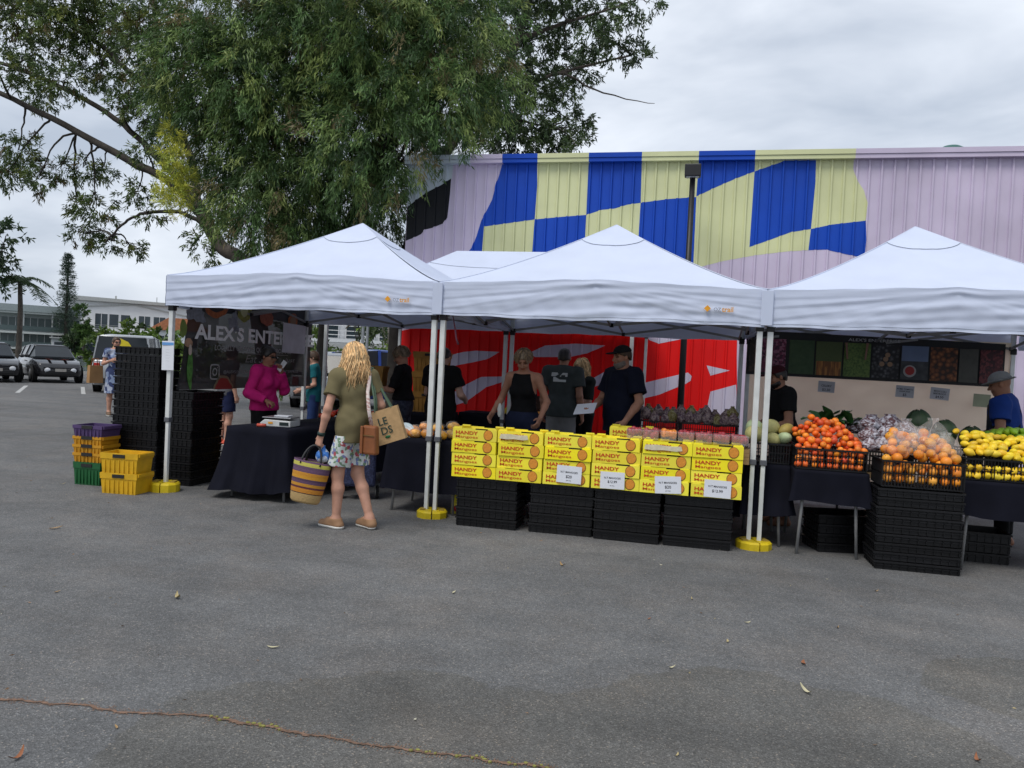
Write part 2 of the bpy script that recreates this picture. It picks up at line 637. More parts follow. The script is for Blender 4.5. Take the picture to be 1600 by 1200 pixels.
mb.add([(p.x, p.y, z) for z in (-1.5, 0.4) for p in p4], [(0, 1, 2, 3), (4, 5, 6, 7), (0, 1, 5, 4), (1, 2, 6, 5), (2, 3, 7, 6), (3, 0, 4, 7)])
tag(mb.build('far_bank', pm('bank_grass', (0.09, 0.11, 0.05), 0.9, 0.4, .2)), 'green far bank of the river', kind='structure')

# ------------------------------------------------------------------ mural building
YW = 6.5
MURAL = [
    ('pale', [(-0.025, 5.252), (0.951, 5.239), (0.958, 5.098), (0.943, 4.888), (0.751, 4.772), (0.508, 4.656), (0.326, 4.538), (0.143, 4.396), (0.020, 4.325)]),
    ('black', [(0.020, 4.325), (0.143, 4.408), (0.325, 4.550), (0.507, 4.667), (0.751, 4.784), (0.930, 4.900), (0.921, 4.595), (0.891, 4.185), (0.822, 4.079), (0.615, 3.995), (0.467, 3.959), (0.396, 3.876), (0.273, 3.815), (0.049, 3.730)]),
    ('blue', [(1.908, 5.238), (2.534, 5.229), (2.558, 4.762), (2.542, 4.157), (1.608, 4.025), (1.589, 3.432), (1.212, 3.426), (1.293, 3.521), (1.396, 3.651), (1.471, 3.862), (1.543, 4.129), (1.641, 4.327), (1.729, 4.512), (1.787, 4.789), (1.839, 4.951)]),
    ('yellow', [(1.608, 4.025), (2.542, 4.157), (2.511, 3.367), (1.581, 3.351)]),
    ('yellow', [(2.534, 5.229), (3.456, 5.217), (3.461, 4.240), (3.004, 4.204), (2.542, 4.157), (2.558, 4.762)]),
    ('blue', [(2.542, 4.157), (3.004, 4.204), (3.461, 4.240), (3.459, 3.383), (2.511, 3.367)]),
    ('blue', [(3.456, 5.217), (4.383, 5.205), (4.400, 4.453), (4.170, 4.420), (3.951, 4.353), (3.727, 4.330), (3.461, 4.240)]),
    ('yellow', [(3.461, 4.240), (3.727, 4.330), (3.951, 4.353), (4.170, 4.420), (4.400, 4.453), (4.389, 3.399), (3.459, 3.383)]),
    ('yellow', [(4.383, 5.205), (5.346, 5.192), (5.337, 4.550), (4.877, 4.518), (4.400, 4.453)]),
    ('blue', [(4.400, 4.453), (4.877, 4.518), (5.337, 4.550), (5.348, 3.328), (4.389, 3.399)]),
    ('blue', [(5.346, 5.192), (6.268, 5.180), (6.268, 4.976), (5.974, 4.861), (5.667, 4.723), (5.337, 4.561)]),
    ('yellow', [(6.268, 5.180), (6.809, 5.172), (6.268, 4.976)]),
    ('yellow', [(5.337, 4.561), (5.667, 4.723), (5.974, 4.861), (6.268, 4.976), (6.253, 3.711), (6.546, 3.822), (6.894, 3.963), (7.213, 4.019), (7.192, 3.670), (6.861, 3.644), (6.354, 3.573), (5.839, 3.468), (5.348, 3.328)]),
    ('blue', [(6.268, 4.976), (6.809, 5.172), (7.230, 5.167), (7.241, 4.788), (7.213, 4.019), (6.894, 3.963), (6.546, 3.822), (6.253, 3.711)]),
    ('yellow', [(7.230, 5.167), (7.812, 5.159), (7.811, 5.003), (7.869, 4.836), (7.996, 4.648), (8.056, 4.440), (8.042, 4.160), (7.537, 4.095), (7.213, 4.019), (7.241, 4.788)]),
    ('blue', [(7.213, 4.019), (7.537, 4.095), (8.042, 4.160), (8.069, 3.848), (8.056, 3.556), (7.760, 3.615), (7.460, 3.684), (7.192, 3.670)]),
    ('red', [(0.028, 2.057), (0.504, 2.170), (0.999, 2.246), (1.728, 2.342), (3.368, 2.476), (4.492, 2.479), (6.122, 2.479), (6.146, 1.830), (6.202, 0.965), (6.228, 0.096), (0.145, -0.363)]),
    ('lilac2', [(0.786, 1.517), (1.126, 1.674), (1.320, 1.729), (1.563, 1.763), (2.010, 1.759), (1.788, 1.621), (1.525, 1.551), (1.258, 1.491), (0.794, 1.351)]),
    ('lilac2', [(0.947, 0.766), (1.161, 0.968), (1.422, 1.147), (1.683, 1.289), (2.258, 1.330), (2.050, 1.203), (1.789, 1.108), (1.579, 0.944), (1.414, 0.817), (0.953, 0.648)]),
    ('lilac2', [(2.568, 1.772), (2.842, 1.910), (3.394, 1.967), (3.917, 1.954), (3.608, 1.806), (3.292, 1.724), (2.666, 1.696)]),
    ('lilac2', [(3.710, 1.358), (3.984, 1.530), (4.256, 1.677), (4.270, 1.409), (3.774, 1.226)]),
    ('lilac2', [(4.552, 1.312), (4.726, 1.365), (5.176, 1.499), (5.356, 1.552), (5.424, 1.490), (5.406, 1.412), (5.324, 1.353), (4.880, 1.140), (4.566, 1.045)]),
    ('lilac2', [(4.594, 2.216), (4.765, 2.300), (5.498, 2.304), (6.091, 2.272), (5.696, 2.192), (5.272, 2.131), (4.834, 2.025), (4.666, 2.085)]),
    ('lilac2', [(5.659, 1.688), (6.042, 1.619), (5.731, 1.516)]),
    ('lilac2', [(5.746, 1.244), (6.159, 1.386), (6.224, 0.749), (5.668, 0.713)]),
]
PAINT = {'lilac': (0.56, 0.49, 0.62), 'lilac2': (0.58, 0.54, 0.66), 'pale': (0.50, 0.56, 0.60), 'black': (0.006, 0.007, 0.010),
         'blue': (0.002, 0.056, 0.41), 'yellow': (0.60, 0.62, 0.35), 'red': (0.78, 0.004, 0.004)}
PM = {k: pm('wall_paint_' + k, v, 0.62, 0.12, .9, 0.05, 25, spec=0.3) for k, v in PAINT.items()}
PK = list(PM)
LEVEL = {'pale': 1, 'black': 2, 'yellow': 1, 'blue': 2, 'red': 1, 'lilac2': 2}
def clip_slab(poly, x0, x1):
    for lim, s in ((x0, 1), (x1, -1)):
        out = []
        for i in range(len(poly)):
            a, b = poly[i], poly[(i + 1) % len(poly)]
            ia, ib = (a[0] - lim) * s >= 0, (b[0] - lim) * s >= 0
            if ia:
                out.append(a)
            if ia != ib:
                t = (lim - a[0]) / (b[0] - a[0])
                out.append((lim, a[1] + (b[1] - a[1]) * t))
        poly = out
        if len(poly) < 3:
            return []
    return poly
def wobble(poly):
    """Hand-painted edges: resample and let the line wander a little."""
    out = []
    for i in range(len(poly)):
        a, b = poly[i], poly[(i + 1) % len(poly)]
        out.append(a)
    return out
hall = thing('painted_hall', 'ribbed metal hall painted with lilac, blue and yellow checks and red flames', 'building', (0.1, YW, 0))
PITCH_W, HT = 0.19, 5.16
prof = [(0.0, 0.0), (0.145, 0.0), (0.154, -0.030), (0.180, -0.030), (0.189, 0.0), (0.19, 0.0)]
for k in range(74):
    x0 = 0.1 + k * PITCH_W
    mb = MB()
    for i in range(len(prof) - 1):
        (ua, ya), (ub, yb) = prof[i], prof[i + 1]
        xa, xb = x0 + ua, x0 + ub
        def put(poly, lv, mi):
            vs = []
            for (x, z) in poly:
                t = (x - xa) / max(1e-6, xb - xa)
                vs.append((x - 0.1, ya + (yb - ya) * t - 0.002 * lv, z))
            mb.add(vs, [tuple(range(len(vs)))], mi)
        put([(xa, 0), (xb, 0), (xb, HT), (xa, HT)], 0, 0)
        for nm, poly in MURAL:
            q = clip_slab(poly, xa, xb)
            if q and max(p[0] for p in q) - min(p[0] for p in q) > 1e-5:
                put(q, LEVEL[nm], PK.index(nm))
    mb.build('cladding_sheet', [PM[k2] for k2 in PK], hall)
fx = [0.05, 1.314, 1.912, 2.557, 3.471, 4.39, 5.344, 6.258, 7.222, 7.818, 14.2]
fc = ['pale', 'lilac', 'blue', 'yellow', 'blue', 'yellow', 'blue', 'yellow', 'yellow', 'lilac']
for i, c_ in enumerate(fc):
    mb = MB()
    xa, xb = fx[i] - .1, fx[i + 1] - .1
    mb.prism([(xa, 5.15), (xb, 5.15), (xb, 5.215), (xa, 5.215)], -0.11, 0.05)
    mb.prism([(xa, 5.22), (xb, 5.22), (xb, 5.30), (xa, 5.30)], -0.125, 0.05)
    mb.build('fascia', PM[c_], hall)
roof_m = pm('roof_sheet', (0.45, 0.45, 0.46), 0.45, 0.1, 2)
mb = MB()
mb.add([(-.1, -.05, 5.31), (14.1, -.05, 5.31), (14.1, 9, 5.95), (-.1, 9, 5.95), (-.1, 18, 5.31), (14.1, 18, 5.31)], [(0, 1, 2, 3), (3, 2, 5, 4)])
mb.build('roof', roof_m, hall)
mb = MB()
mb.box((0.0, 9.0, 2.6), (0.06, 17.9, 5.1))
mb.box((14.03, 9.0, 2.6), (0.06, 17.9, 5.1))
mb.box((7, 18.0, 2.6), (14.0, 0.06, 5.1))
mb.build('side_wall', PM['lilac'], hall)
mb = MB()
mb.lathe([(0.18, 0), (0.18, .12), (0.3, .14), (0.34, .25), (0.3, .38), (0.18, .46), (0.02, .48)], 18)
o = mb.build('roof_ventilator', pm('vent_green', (0.03, 0.12, 0.10), 0.5), None, True, (9.55, 7.6, 5.27))
o.scale = (.72, .72, .62)
o.location.z = 5.36
tag(o, 'round dark green ventilator on the lilac hall roof', 'ventilator')

# black lamp post in front of the hall
lp = thing('lamp_post', 'slim black lamp post with square floodlight before the painted hall', 'lamp post', (5.27, 5.9, 0))
blk_m = pm('black_metal', (0.012, 0.012, 0.014), 0.45, 0.1, 10)
MB().tube([(0, 0, 0), (0, 0, 4.75)], [.06, .045], 12).build('post', blk_m, lp, True)
MB().lathe([(.12, 0), (.12, .03), (.07, .05)], 12).build('base_plate', blk_m, lp)
mb = MB(); mb.box((0, -.06, 4.83), (.26, .16, .2)); mb.box((0, .0, 4.72), (.06, .06, .1))
hd = mb.build('floodlight', blk_m, lp, bevel=.015)
MB().box((0, -.06, 4.725), (.2, .12, .01)).build('lens', pm('lamp_glass', (.3, .32, .34), .1), hd)

# ------------------------------------------------------------------ gazebos
canvas0 = pm('canvas_white', (0.62, 0.68, 0.83), 0.75, 0.03, 3.0, 0.08, 200, spec=0.2)
canvas = mix_shader('gazebo_canvas', canvas0, 'TRANSLUCENT', 0.13)
steel_w = pm('white_steel', (0.62, 0.64, 0.63), 0.4, 0.08, 12)
steel_g = pm('grey_steel', (0.22, 0.22, 0.22), 0.4, 0.1, 12)
plastic_b = pm('black_plastic', (0.012, 0.012, 0.013), 0.5, 0.1, 20)
logo_o = pm('logo_orange', (0.75, 0.33, 0.02), 0.6)
logo_g = pm('logo_grey', (0.25, 0.27, 0.32), 0.6)
stitch_m = pm('seam_thread', (0.30, 0.33, 0.38), 0.8)

strap_m = pm('webbing', (.10, .03, .05), .8)
def gazebo(x0, y0, W, D, label, ridge=0.0, zt=3.14, ze=2.30, zb=1.975, seed=0, legs=None, logo=True, grp='white pop-up gazebos'):
    g = thing('gazebo', label, 'gazebo', (x0, y0, 0), 0, grp)
    rd = random.Random(seed)
    cx, cy = W / 2, D / 2
    corners = [(0, 0), (W, 0), (W, D), (0, D)]
    ov = 0.025
    def edge(i, s):
        a, b = corners[i], corners[(i + 1) % 4]
        t = (s + 1) / 2
        p = Vector((a[0] + (b[0] - a[0]) * t, a[1] + (b[1] - a[1]) * t, ze))
        n = Vector(((b[1] - a[1]), -(b[0] - a[0]), 0)).normalized()
        return p, n
    def apex(i, s):
        if ridge and i in (0, 2):
            k = s if i == 0 else -s
            return Vector((cx + k * ridge / 2, cy, zt))
        if ridge:
            return Vector((cx + (ridge / 2 if i == 1 else -ridge / 2), cy, zt))
        return Vector((cx, cy, zt))
    ph = [rd.uniform(0, 6.28) for _ in range(8)]
    NS, NT = 44, 20
    def rp(i, s, t):
        e, n = edge(i, s)
        e = e + n * ov
        a = apex(i, s)
        p = e.lerp(a, t)
        tt = t ** 1.22
        p.z = ze + (a.z - ze) * tt
        p.z += 0.055 * max(0, 1 - abs(s) * 1.15) * (1 - t) ** 5
        p.z += (0.006 * math.sin(9 * s + ph[i]) * math.sin(7 * t + ph[i + 1]) + .004 * math.sin(21 * s + 13 * t + ph[i])) * (1 - t) * (1 - s * s)
        p.z -= 0.03 * math.sin(math.pi * t) * (1 - abs(s) ** 3)
        return p
    for i in range(4):
        vs, fs = [], []
        for b in range(NT + 1):
            for a in range(NS + 1):
                vs.append(rp(i, -1 + 2 * a / NS, b / NT))
        for b in range(NT):
            for a in range(NS):
                k = b * (NS + 1) + a
                fs.append((k, k + 1, k + NS + 2, k + NS + 1))
        mb = MB(); mb.add(vs, fs)
        mb.build('roof_panel', canvas, g, True)
        MB().tube([rp(i, -1, t_) + Vector((0, 0, .002)) for t_ in np.linspace(0, .995, 16)], .0055, 6).build('hip_seam', canvas, g, True)
        # reinforcing patch round the peak, a few millimetres proud: its rim shows as a line
        mb = MB(); vs, fs = [], []
        M = 16
        for b in range(5):
            for a in range(M + 1):
                s = -1 + 2 * a / M
                t0 = 0.72 + 0.06 * s * s
                t = t0 + (1 - t0) * b / 4
                p = rp(i, s, t); p.z += 0.006
                vs.append(p)
        for b in range(4):
            for a in range(M):
                k = b * (M + 1) + a
                fs.append((k, k + 1, k + M + 2, k + M + 1))
        mb.add(vs, fs)
        pt = mb.build('peak_patch', canvas, g, True)
        sm = MB()
        sm.tube([Vector(vs[a]) + Vector((0, 0, .001)) for a in range(M + 1)], 0.0022, 5)
        sm.build('seam', stitch_m, pt)
        # valance
        vs, fs = [], []
        NV = 26
        for b in range(NV + 1):
            for a in range(NS * 2 + 1):
                s = -1 + a / NS
                e, n = edge(i, s)
                q = b / NV
                top = rp(i, s, 0)
                hem = zb + 0.006 * math.sin(5 * s + ph[i]) + 0.004 * math.sin(17 * s + ph[2])
                z = top.z + (hem - top.z) * q
                mid = 1 - s * s
                ns = abs(s)
                # loose cloth: slanting folds that run from the middle truss joint down to the legs, and drag lines
                w = 0.005 * mid * math.sin(3.0 * q * math.pi - 3.4 * ns * 2 + ph[3]) * (0.3 + q)
                w += 0.0035 * math.sin(26 * q + 7 * s + ph[4]) * mid
                w += 0.003 * math.sin(41 * ns + 9 * q + ph[5]) * q
                w += 0.004 * math.exp(-((q - .42 - .35 * ns) / .09) ** 2) * (0.4 + mid)
                w -= 0.004 * math.exp(-((q - .60 - .25 * ns) / .07) ** 2)
                for m_, am in ((.12, .003), (.38, .004), (.72, .0035), (1.25, .003), (2.2, .0025)):
                    w += am * math.exp(-((q - .10 - m_ * ns) / .030) ** 2) * (1 if ns > .02 else .5) - am * .6 * math.exp(-((q - .16 - m_ * ns) / .04) ** 2)
                vs.append(Vector((e.x, e.y, z)) + n * (ov + 0.006 + w * min(1, b / 1.5)))
        for b in range(NV):
            for a in range(NS * 2):
                k = b * (NS * 2 + 1) + a
                fs.append((k, k + 1, k + NS * 2 + 2, k + NS * 2 + 1))
        mb = MB(); mb.add(vs, fs)
        va = mb.build('valance', canvas, g, True)
        W2 = NS * 2 + 1
        nrm = edge(i, 0)[1]
        MB().tube([Vector(vs[(NV - 2) * W2 + a]) + nrm * .0015 for a in range(0, W2, 2)], .0016, 4).build('hem_stitch', stitch_m, va)
        if i == 0 and logo:
            mb = MB()
            lx, lz, ly = W - .50, 2.115, -.062
            mb.prism([(lx - .03, lz), (lx, lz - .03), (lx + .03, lz), (lx, lz + .03)], ly, ly + .004)
            mb.build('logo_mark', logo_o, va)
            link('lettering', text_mesh('OZ', logo_g, .032, .01), va, (lx + .055, ly, lz - .022), UP)
            link('lettering', text_mesh('trail', logo_o, .045, .02), va, (lx + .125, ly, lz - .026), UP)
    # legs with sliding clips
    for (lx, ly) in (legs or corners):
        ix = lx + (0.035 if lx < W / 2 else -0.035)
        iy = ly + (0.035 if ly < D / 2 else -0.035)
        up_ = MB()
        up_.box((ix, iy, (0.76 + zb + .2) / 2), (.05, .05, zb + .2 - .76))
        lg = up_.build('leg', steel_w, g, bevel=.006)
        lo = MB()
        lo.box((ix, iy, .40), (.038, .038, .78))
        lo.build('inner_tube', steel_w, lg, bevel=.004)
        MB().box((ix, iy, .765), (.062, .062, .05)).build('clip', pm('clip_grey', (.09, .095, .11), .5), lg, bevel=.006)
        MB().box((ix, iy, zb - .01), (.066, .066, .07)).build('corner_bracket', plastic_b, lg, bevel=.006)
        MB().box((ix, iy, .008), (.075, .075, .016)).build('foot', steel_w, lg)
    # scissor trusses along the four sides and up to the peak
    def truss(a, b, z0, z1, cells):
        a, b = Vector(a), Vector(b)
        for k in range(cells):
            p, q = a.lerp(b, k / cells), a.lerp(b, (k + 1) / cells)
            for za, zc, off in ((z0, z1, -.011), (z1, z0, .011)):
                n = Vector((-(b - a).y, (b - a).x, 0)).normalized() * off
                MB().bar(Vector((p.x, p.y, za)) + n, Vector((q.x, q.y, zc)) + n, .016, .028).build('truss_bar', steel_g, g)
            MB().box((q.x, q.y, z1), (.04, .04, .045)).build('joint', plastic_b, g)
            MB().box((q.x, q.y, z0), (.04, .04, .045)).build('joint', plastic_b, g)
    i_ = .06
    zz0, zz1 = zb + .02, zb + .25
    cs = [(i_, i_), (W - i_, i_), (W - i_, D - i_), (i_, D - i_)]
    for k in range(4):
        a, b = cs[k], cs[(k + 1) % 4]
        truss((*a, 0), (*b, 0), zz0, zz1, 2)
    for k in range(2):
        for (a, b) in (((cx, i_), (cx, cy)), ((cx, D - i_), (cx, cy))) if k == 0 else (((i_, cy), (cx, cy)), ((W - i_, cy), (cx, cy))):
            truss((*a, 0), (*b, 0), zz0 + .03, zz0 + .20, 1)
    mb = MB(); mb.tube([(cx, cy, zz0 + .2), (cx, cy, zt - .06)], .018, 8)
    mb.build('peak_pole', steel_w, g)
    mb = MB(); mb.box((cx, cy, zz0 + .2), (.14, .14, .06)); mb.build('hub', plastic_b, g)
    return g

gazebo(0.0, 0.0, 3.02, 3.0, 'leftmost white gazebo, over the black scales table', seed=1)
g2 = gazebo(3.04, 0.0, 3.03, 3.0, 'middle white gazebo, over the yellow mango boxes', seed=2)
MB().tube([(.12, .06, 1.98), (.15, .06, 1.85), (.165, .06, 1.76), (.19, .06, 1.70)], [.006, .009, .010, .014], 6, flat=.4).build('hanging_strap', strap_m, g2, True)
gazebo(6.09, 0.0, 3.02, 3.0, 'rightmost white gazebo, over the mandarin and orange crates', seed=3, logo=False)
gazebo(0.12, 3.32, 4.55, 3.0, 'long white gazebo standing behind the front row', ridge=1.5, zt=3.32, ze=2.42, zb=2.14, seed=4, logo=False)

for gx, gz in ((3.03, 'gazebo'), (6.08, 'gazebo')):
    MB().box((gx - 3.04, -.050, 2.135), (.10, .012, .31)).build('joining_flap', canvas, g2, bevel=.004)
# yellow weights on the gazebo feet
wy = pm('weight_yellow', (0.62, 0.46, 0.01), 0.55, 0.18, 9, 0.1, 40)
wd = pm('weight_dark', (0.30, 0.21, 0.03), 0.7)  # darker yellow for the handle blocks
for (x, y, lab, r) in ((0.03, 0.03, 'yellow round weight on the foot of the leftmost gazebo leg', .15),
                       (3.05, 0.03, 'yellow round weight under the paired legs beside the mango boxes', .15),
                       (6.08, 0.03, 'yellow round weight under the paired legs left of the mandarins', .155)):
    w = thing('leg_weight', lab, 'weight', (x, y, 0), 0.3, 'yellow gazebo weights')
    w.scale = (1, 1, 1.4 if x < 1 else 1.0)
    for sgn in (-1, 1):
        poly = [(sgn * .006, -r), (sgn * r * .55, -r * .86), (sgn * r * .92, -r * .45), (sgn * r, 0), (sgn * r * .92, r * .45), (sgn * r * .55, r * .86), (sgn * .006, r)]
        vs = [(a, b, 0.0) for a, b in poly] + [(a, b, .055) for a, b in poly] + [(a * .9, b * .9, .07) for a, b in poly]
        n = len(poly)
        fs = [tuple(range(n)), tuple(range(2 * n, 3 * n))]
        for L_ in (0, n):
            fs += [(L_ + i, L_ + (i + 1) % n, L_ + n + (i + 1) % n, L_ + n + i) for i in range(n)]
        MB().add(vs, fs).build('half_plate', wy, w)
        MB().box((sgn * r * .6, 0, .074), (.05, .11, .012)).build('handle', wd, w)
# ------------------------------------------------------------------ crates
crate_m = pm('crate_black', (0.006, 0.006, 0.007), 0.42, 0.2, 14, 0.06, 60, spec=0.35)
vary(crate_m, .5, 0, 0)
def crate_meshes(L, W, H, mat, slatted, step=0.024, tag_=''):
    b = MB()
    t = 0.006
    inset = 0.012
    l, w = L - 2 * inset, W - 2 * inset
    if slatted:
        for sy in (-1, 1):
            n = int(l / step)
            for i in range(n + 1):
                x = -l / 2 + l * i / n
                b.box((x, sy * w / 2, H / 2), (.007, t, H - .01))
        for sx in (-1, 1):
            n = int(w / step)
            for i in range(1, n):
                y = -w / 2 + w * i / n
                b.box((sx * l / 2, y, H / 2), (t, .007, H - .01))
    else:
        for sy in (-1, 1):
            b.box((0, sy * (w / 2 - .008), H / 2), (l - .02, t, H - .012))
            n = int(l / .06)
            for i in range(n + 1):
                x = -l / 2 + .008 + (l - .016) * i / n
                b.box((x, sy * w / 2, H / 2), (.006, .010, H - .012))
        for sx in (-1, 1):
            b.box((sx * (l / 2 - .008), 0, H / 2), (t, w - .02, H - .012))
            n = int(w / .06)
            for i in range(n + 1):
                y = -w / 2 + .008 + (w - .016) * i / n
                b.box((sx * l / 2, y, H / 2), (.010, .006, H - .012))
    me_b = b.mesh('crate_wall' + tag_, mat)
    r = MB()
    for z, h, o in ((H - .011, .016, 0.0), (H * .52, .007, .006)):
        for sy in (-1, 1):
            r.box((0, sy * (W / 2 - .008 - o), z), (L - 2 * o, .014, h))
        for sx in (-1, 1):
            r.box((sx * (L / 2 - .008 - o), 0, z), (.014, W - .032 - 2 * o, h))
    me_r = r.mesh('crate_rim' + tag_, mat)
    f = MB()
    f.box((0, 0, .008), (L - .03, W - .03, .012))
    me_f = f.mesh('crate_floor' + tag_, mat)
    return me_b, me_r, me_f

CR = {}
def crate(key, L, W, H, mat, slatted, loc, rz, label, group=None, cat='crate', name='produce_crate'):
    k = (key, L, W, H)
    if k not in CR:
        CR[k] = crate_meshes(L, W, H, mat, slatted)
    b, r, f = CR[k]
    c = thing(name, label, cat, loc, rz, group)
    link('slatted_wall', b, c); link('rim', r, c); link('base', f, c)
    return c

ORD = ['first', 'second', 'third', 'fourth', 'fifth', 'sixth', 'seventh', 'eighth', 'ninth', 'tenth', 'eleventh', 'twelfth', 'thirteenth', 'fourteenth', 'fifteenth', 'sixteenth', 'seventeenth', 'eighteenth']
def stack(x, y, n, H, L, W, rz, what, group, jit=.006):
    for i in range(n):
        pos = 'top' if i == n - 1 else ('bottom' if i == 0 else None)
        if pos:
            lab = 'black plastic crate at the %s of %s' % (pos, what)
        else:
            lab = 'black plastic crate, %s from the top of %s' % (ORD[n - 1 - i], what)
        crate('flat', L, W, H, crate_m, False, (x + random.uniform(-jit, jit), y + random.uniform(-jit, jit), i * H), rz + random.uniform(-.012, .012),
              lab, group)
stack(-.585, .47, 18, .085, .59, .385, R_(1), 'the tall stack', 'crates within the tall stack')
stack(-.10, .66, 12, .088, .59, .385, R_(90), 'the stack below the dark banner', 'crates within the stack below the banner')
sx_ = [3.37, 4.068, 4.672, 5.285]
nm = ['the first stack under the mango boxes', 'the second stack under the mango boxes',
      'the third stack under the mango boxes', 'the fourth stack under the mango boxes']
for i in range(4):
    stack(sx_[i] + .295, -.265 + .195 + (0.0, .03, .0, .02)[i], 5, .0915, .59, .385, (0.0, .02, -.01, .015)[i], nm[i], 'crates within ' + nm[i].replace('the ', '', 1))
stack(7.325, -.135, 9, .0745, .66, .395, 0.02, 'the stack below the bagged oranges', 'crates within the orange stack')
stack(6.87, .35, 4, .085, .59, .385, 0.25, 'the low stack below the mandarins', 'crates within the low stack under the mandarin table')
stack(7.95, .5, 3, .09, .59, .385, -.05, 'the low shaded stack at right', 'crates within the low shaded stack')

# yellow, purple and green lidded totes by the left pole
def tote(mat, loc, rz, label, L=.45, W=.34, H=.205, group=None):
    c = thing('storage_tote', label, 'crate', loc, rz, group)
    b = MB()
    t0 = 0.90
    for (z0, z1, k0, k1) in ((0, H * .72, t0, .96), (H * .72, H, 1.0, 1.0)):
        l0, w0, l1, w1 = L * k0 / 2, W * k0 / 2, L * k1 / 2, W * k1 / 2
        vs = [(-l0, -w0, z0), (l0, -w0, z0), (l0, w0, z0), (-l0, w0, z0), (-l1, -w1, z1), (l1, -w1, z1), (l1, w1, z1), (-l1, w1, z1)]
        b.add(vs, [(0, 1, 5, 4), (1, 2, 6, 5), (2, 3, 7, 6), (3, 0, 4, 7)] + ([(3, 2, 1, 0)] if z0 == 0 else []))
        if z0:
            l2, w2 = L * .96 / 2, W * .96 / 2
            b.add([(-l1, -w1, z0), (l1, -w1, z0), (l1, w1, z0), (-l1, w1, z0), (-l2, -w2, z0), (l2, -w2, z0), (l2, w2, z0), (-l2, w2, z0)],
                  [(0, 1, 5, 4), (1, 2, 6, 5), (2, 3, 7, 6), (3, 0, 4, 7)])
            i1, i2 = L * .94 / 2, W * .92 / 2
            b.add([(-l1, -w1, z1), (l1, -w1, z1), (l1, w1, z1), (-l1, w1, z1), (-i1, -i2, z1), (i1, -i2, z1), (i1, i2, z1), (-i1, i2, z1)],
                  [(0, 1, 5, 4), (1, 2, 6, 5), (2, 3, 7, 6), (3, 0, 4, 7)])
            b.add([(-i1, -i2, z1), (i1, -i2, z1), (i1, i2, z1), (-i1, i2, z1), (-i1, -i2, z1 - .08), (i1, -i2, z1 - .08), (i1, i2, z1 - .08), (-i1, i2, z1 - .08)],
                  [(0, 4, 5, 1), (1, 5, 6, 2), (2, 6, 7, 3), (3, 7, 4, 0), (4, 7, 6, 5)])
    b.build('tub', mat, c)
    for i in range(-3, 4):
        MB().box((i * L * .125, -W * .475, H * .36), (.010, .016, H * .6)).build('rib', mat, c)
    MB().box((0, -W / 2 - .003, H * .86), (.13, .01, .035)).build('hand_hold_shade', pm('hold_shade', (.02, .02, .02), .8), c)  # near-black block stands in for the shade of the grip opening
    for sx in (-1, 1):
        MB().box((sx * (L / 2 + .004), 0, H - .02), (.02, W * .9, .03)).build('rim_lip', mat, c)
    return c
ty = pm('tote_yellow', (0.62, 0.36, 0.012), 0.5, 0.14, 9, 0.05, 40)
ty2 = pm('tote_amber', (0.50, 0.24, 0.012), 0.5, 0.14, 9, 0.05, 40)
tp = pm('tote_purple', (0.075, 0.045, 0.13), 0.5)
tg = pm('tote_green', (0.012, 0.10, 0.03), 0.5)
tote(ty, (-.24, -.22, 0), .10, 'lower of the two yellow totes in front of the black stacks', .41, .30, .215)
tote(ty, (-.25, -.215, .206), .13, 'upper of the two yellow totes in front of the black stacks', .41, .30, .215)
tote(tg, (-.88, .07, 0), .06, 'green tote at the bottom of the mixed stack', .33, .30, .25)
for i, z in enumerate((.245, .335, .425)):
    tote(ty2, (-.88 + random.uniform(-.01, .01), .07, z), .06, ('lowest', 'middle', 'highest')[i] + ' amber tote nested between the green and the purple one', .35, .31, .105)
tote(tp, (-.88, .07, .52), .05, 'purple tote on top of the mixed stack', .36, .32, .13)
tote(ty, (.35, 1.55, 0), .2, 'yellow tote on the ground behind the scales table', .45, .34, .22)
tote(ty, (.36, 1.56, .21), .15, 'yellow tote holding a purple bag behind the scales table', .45, .34, .22)

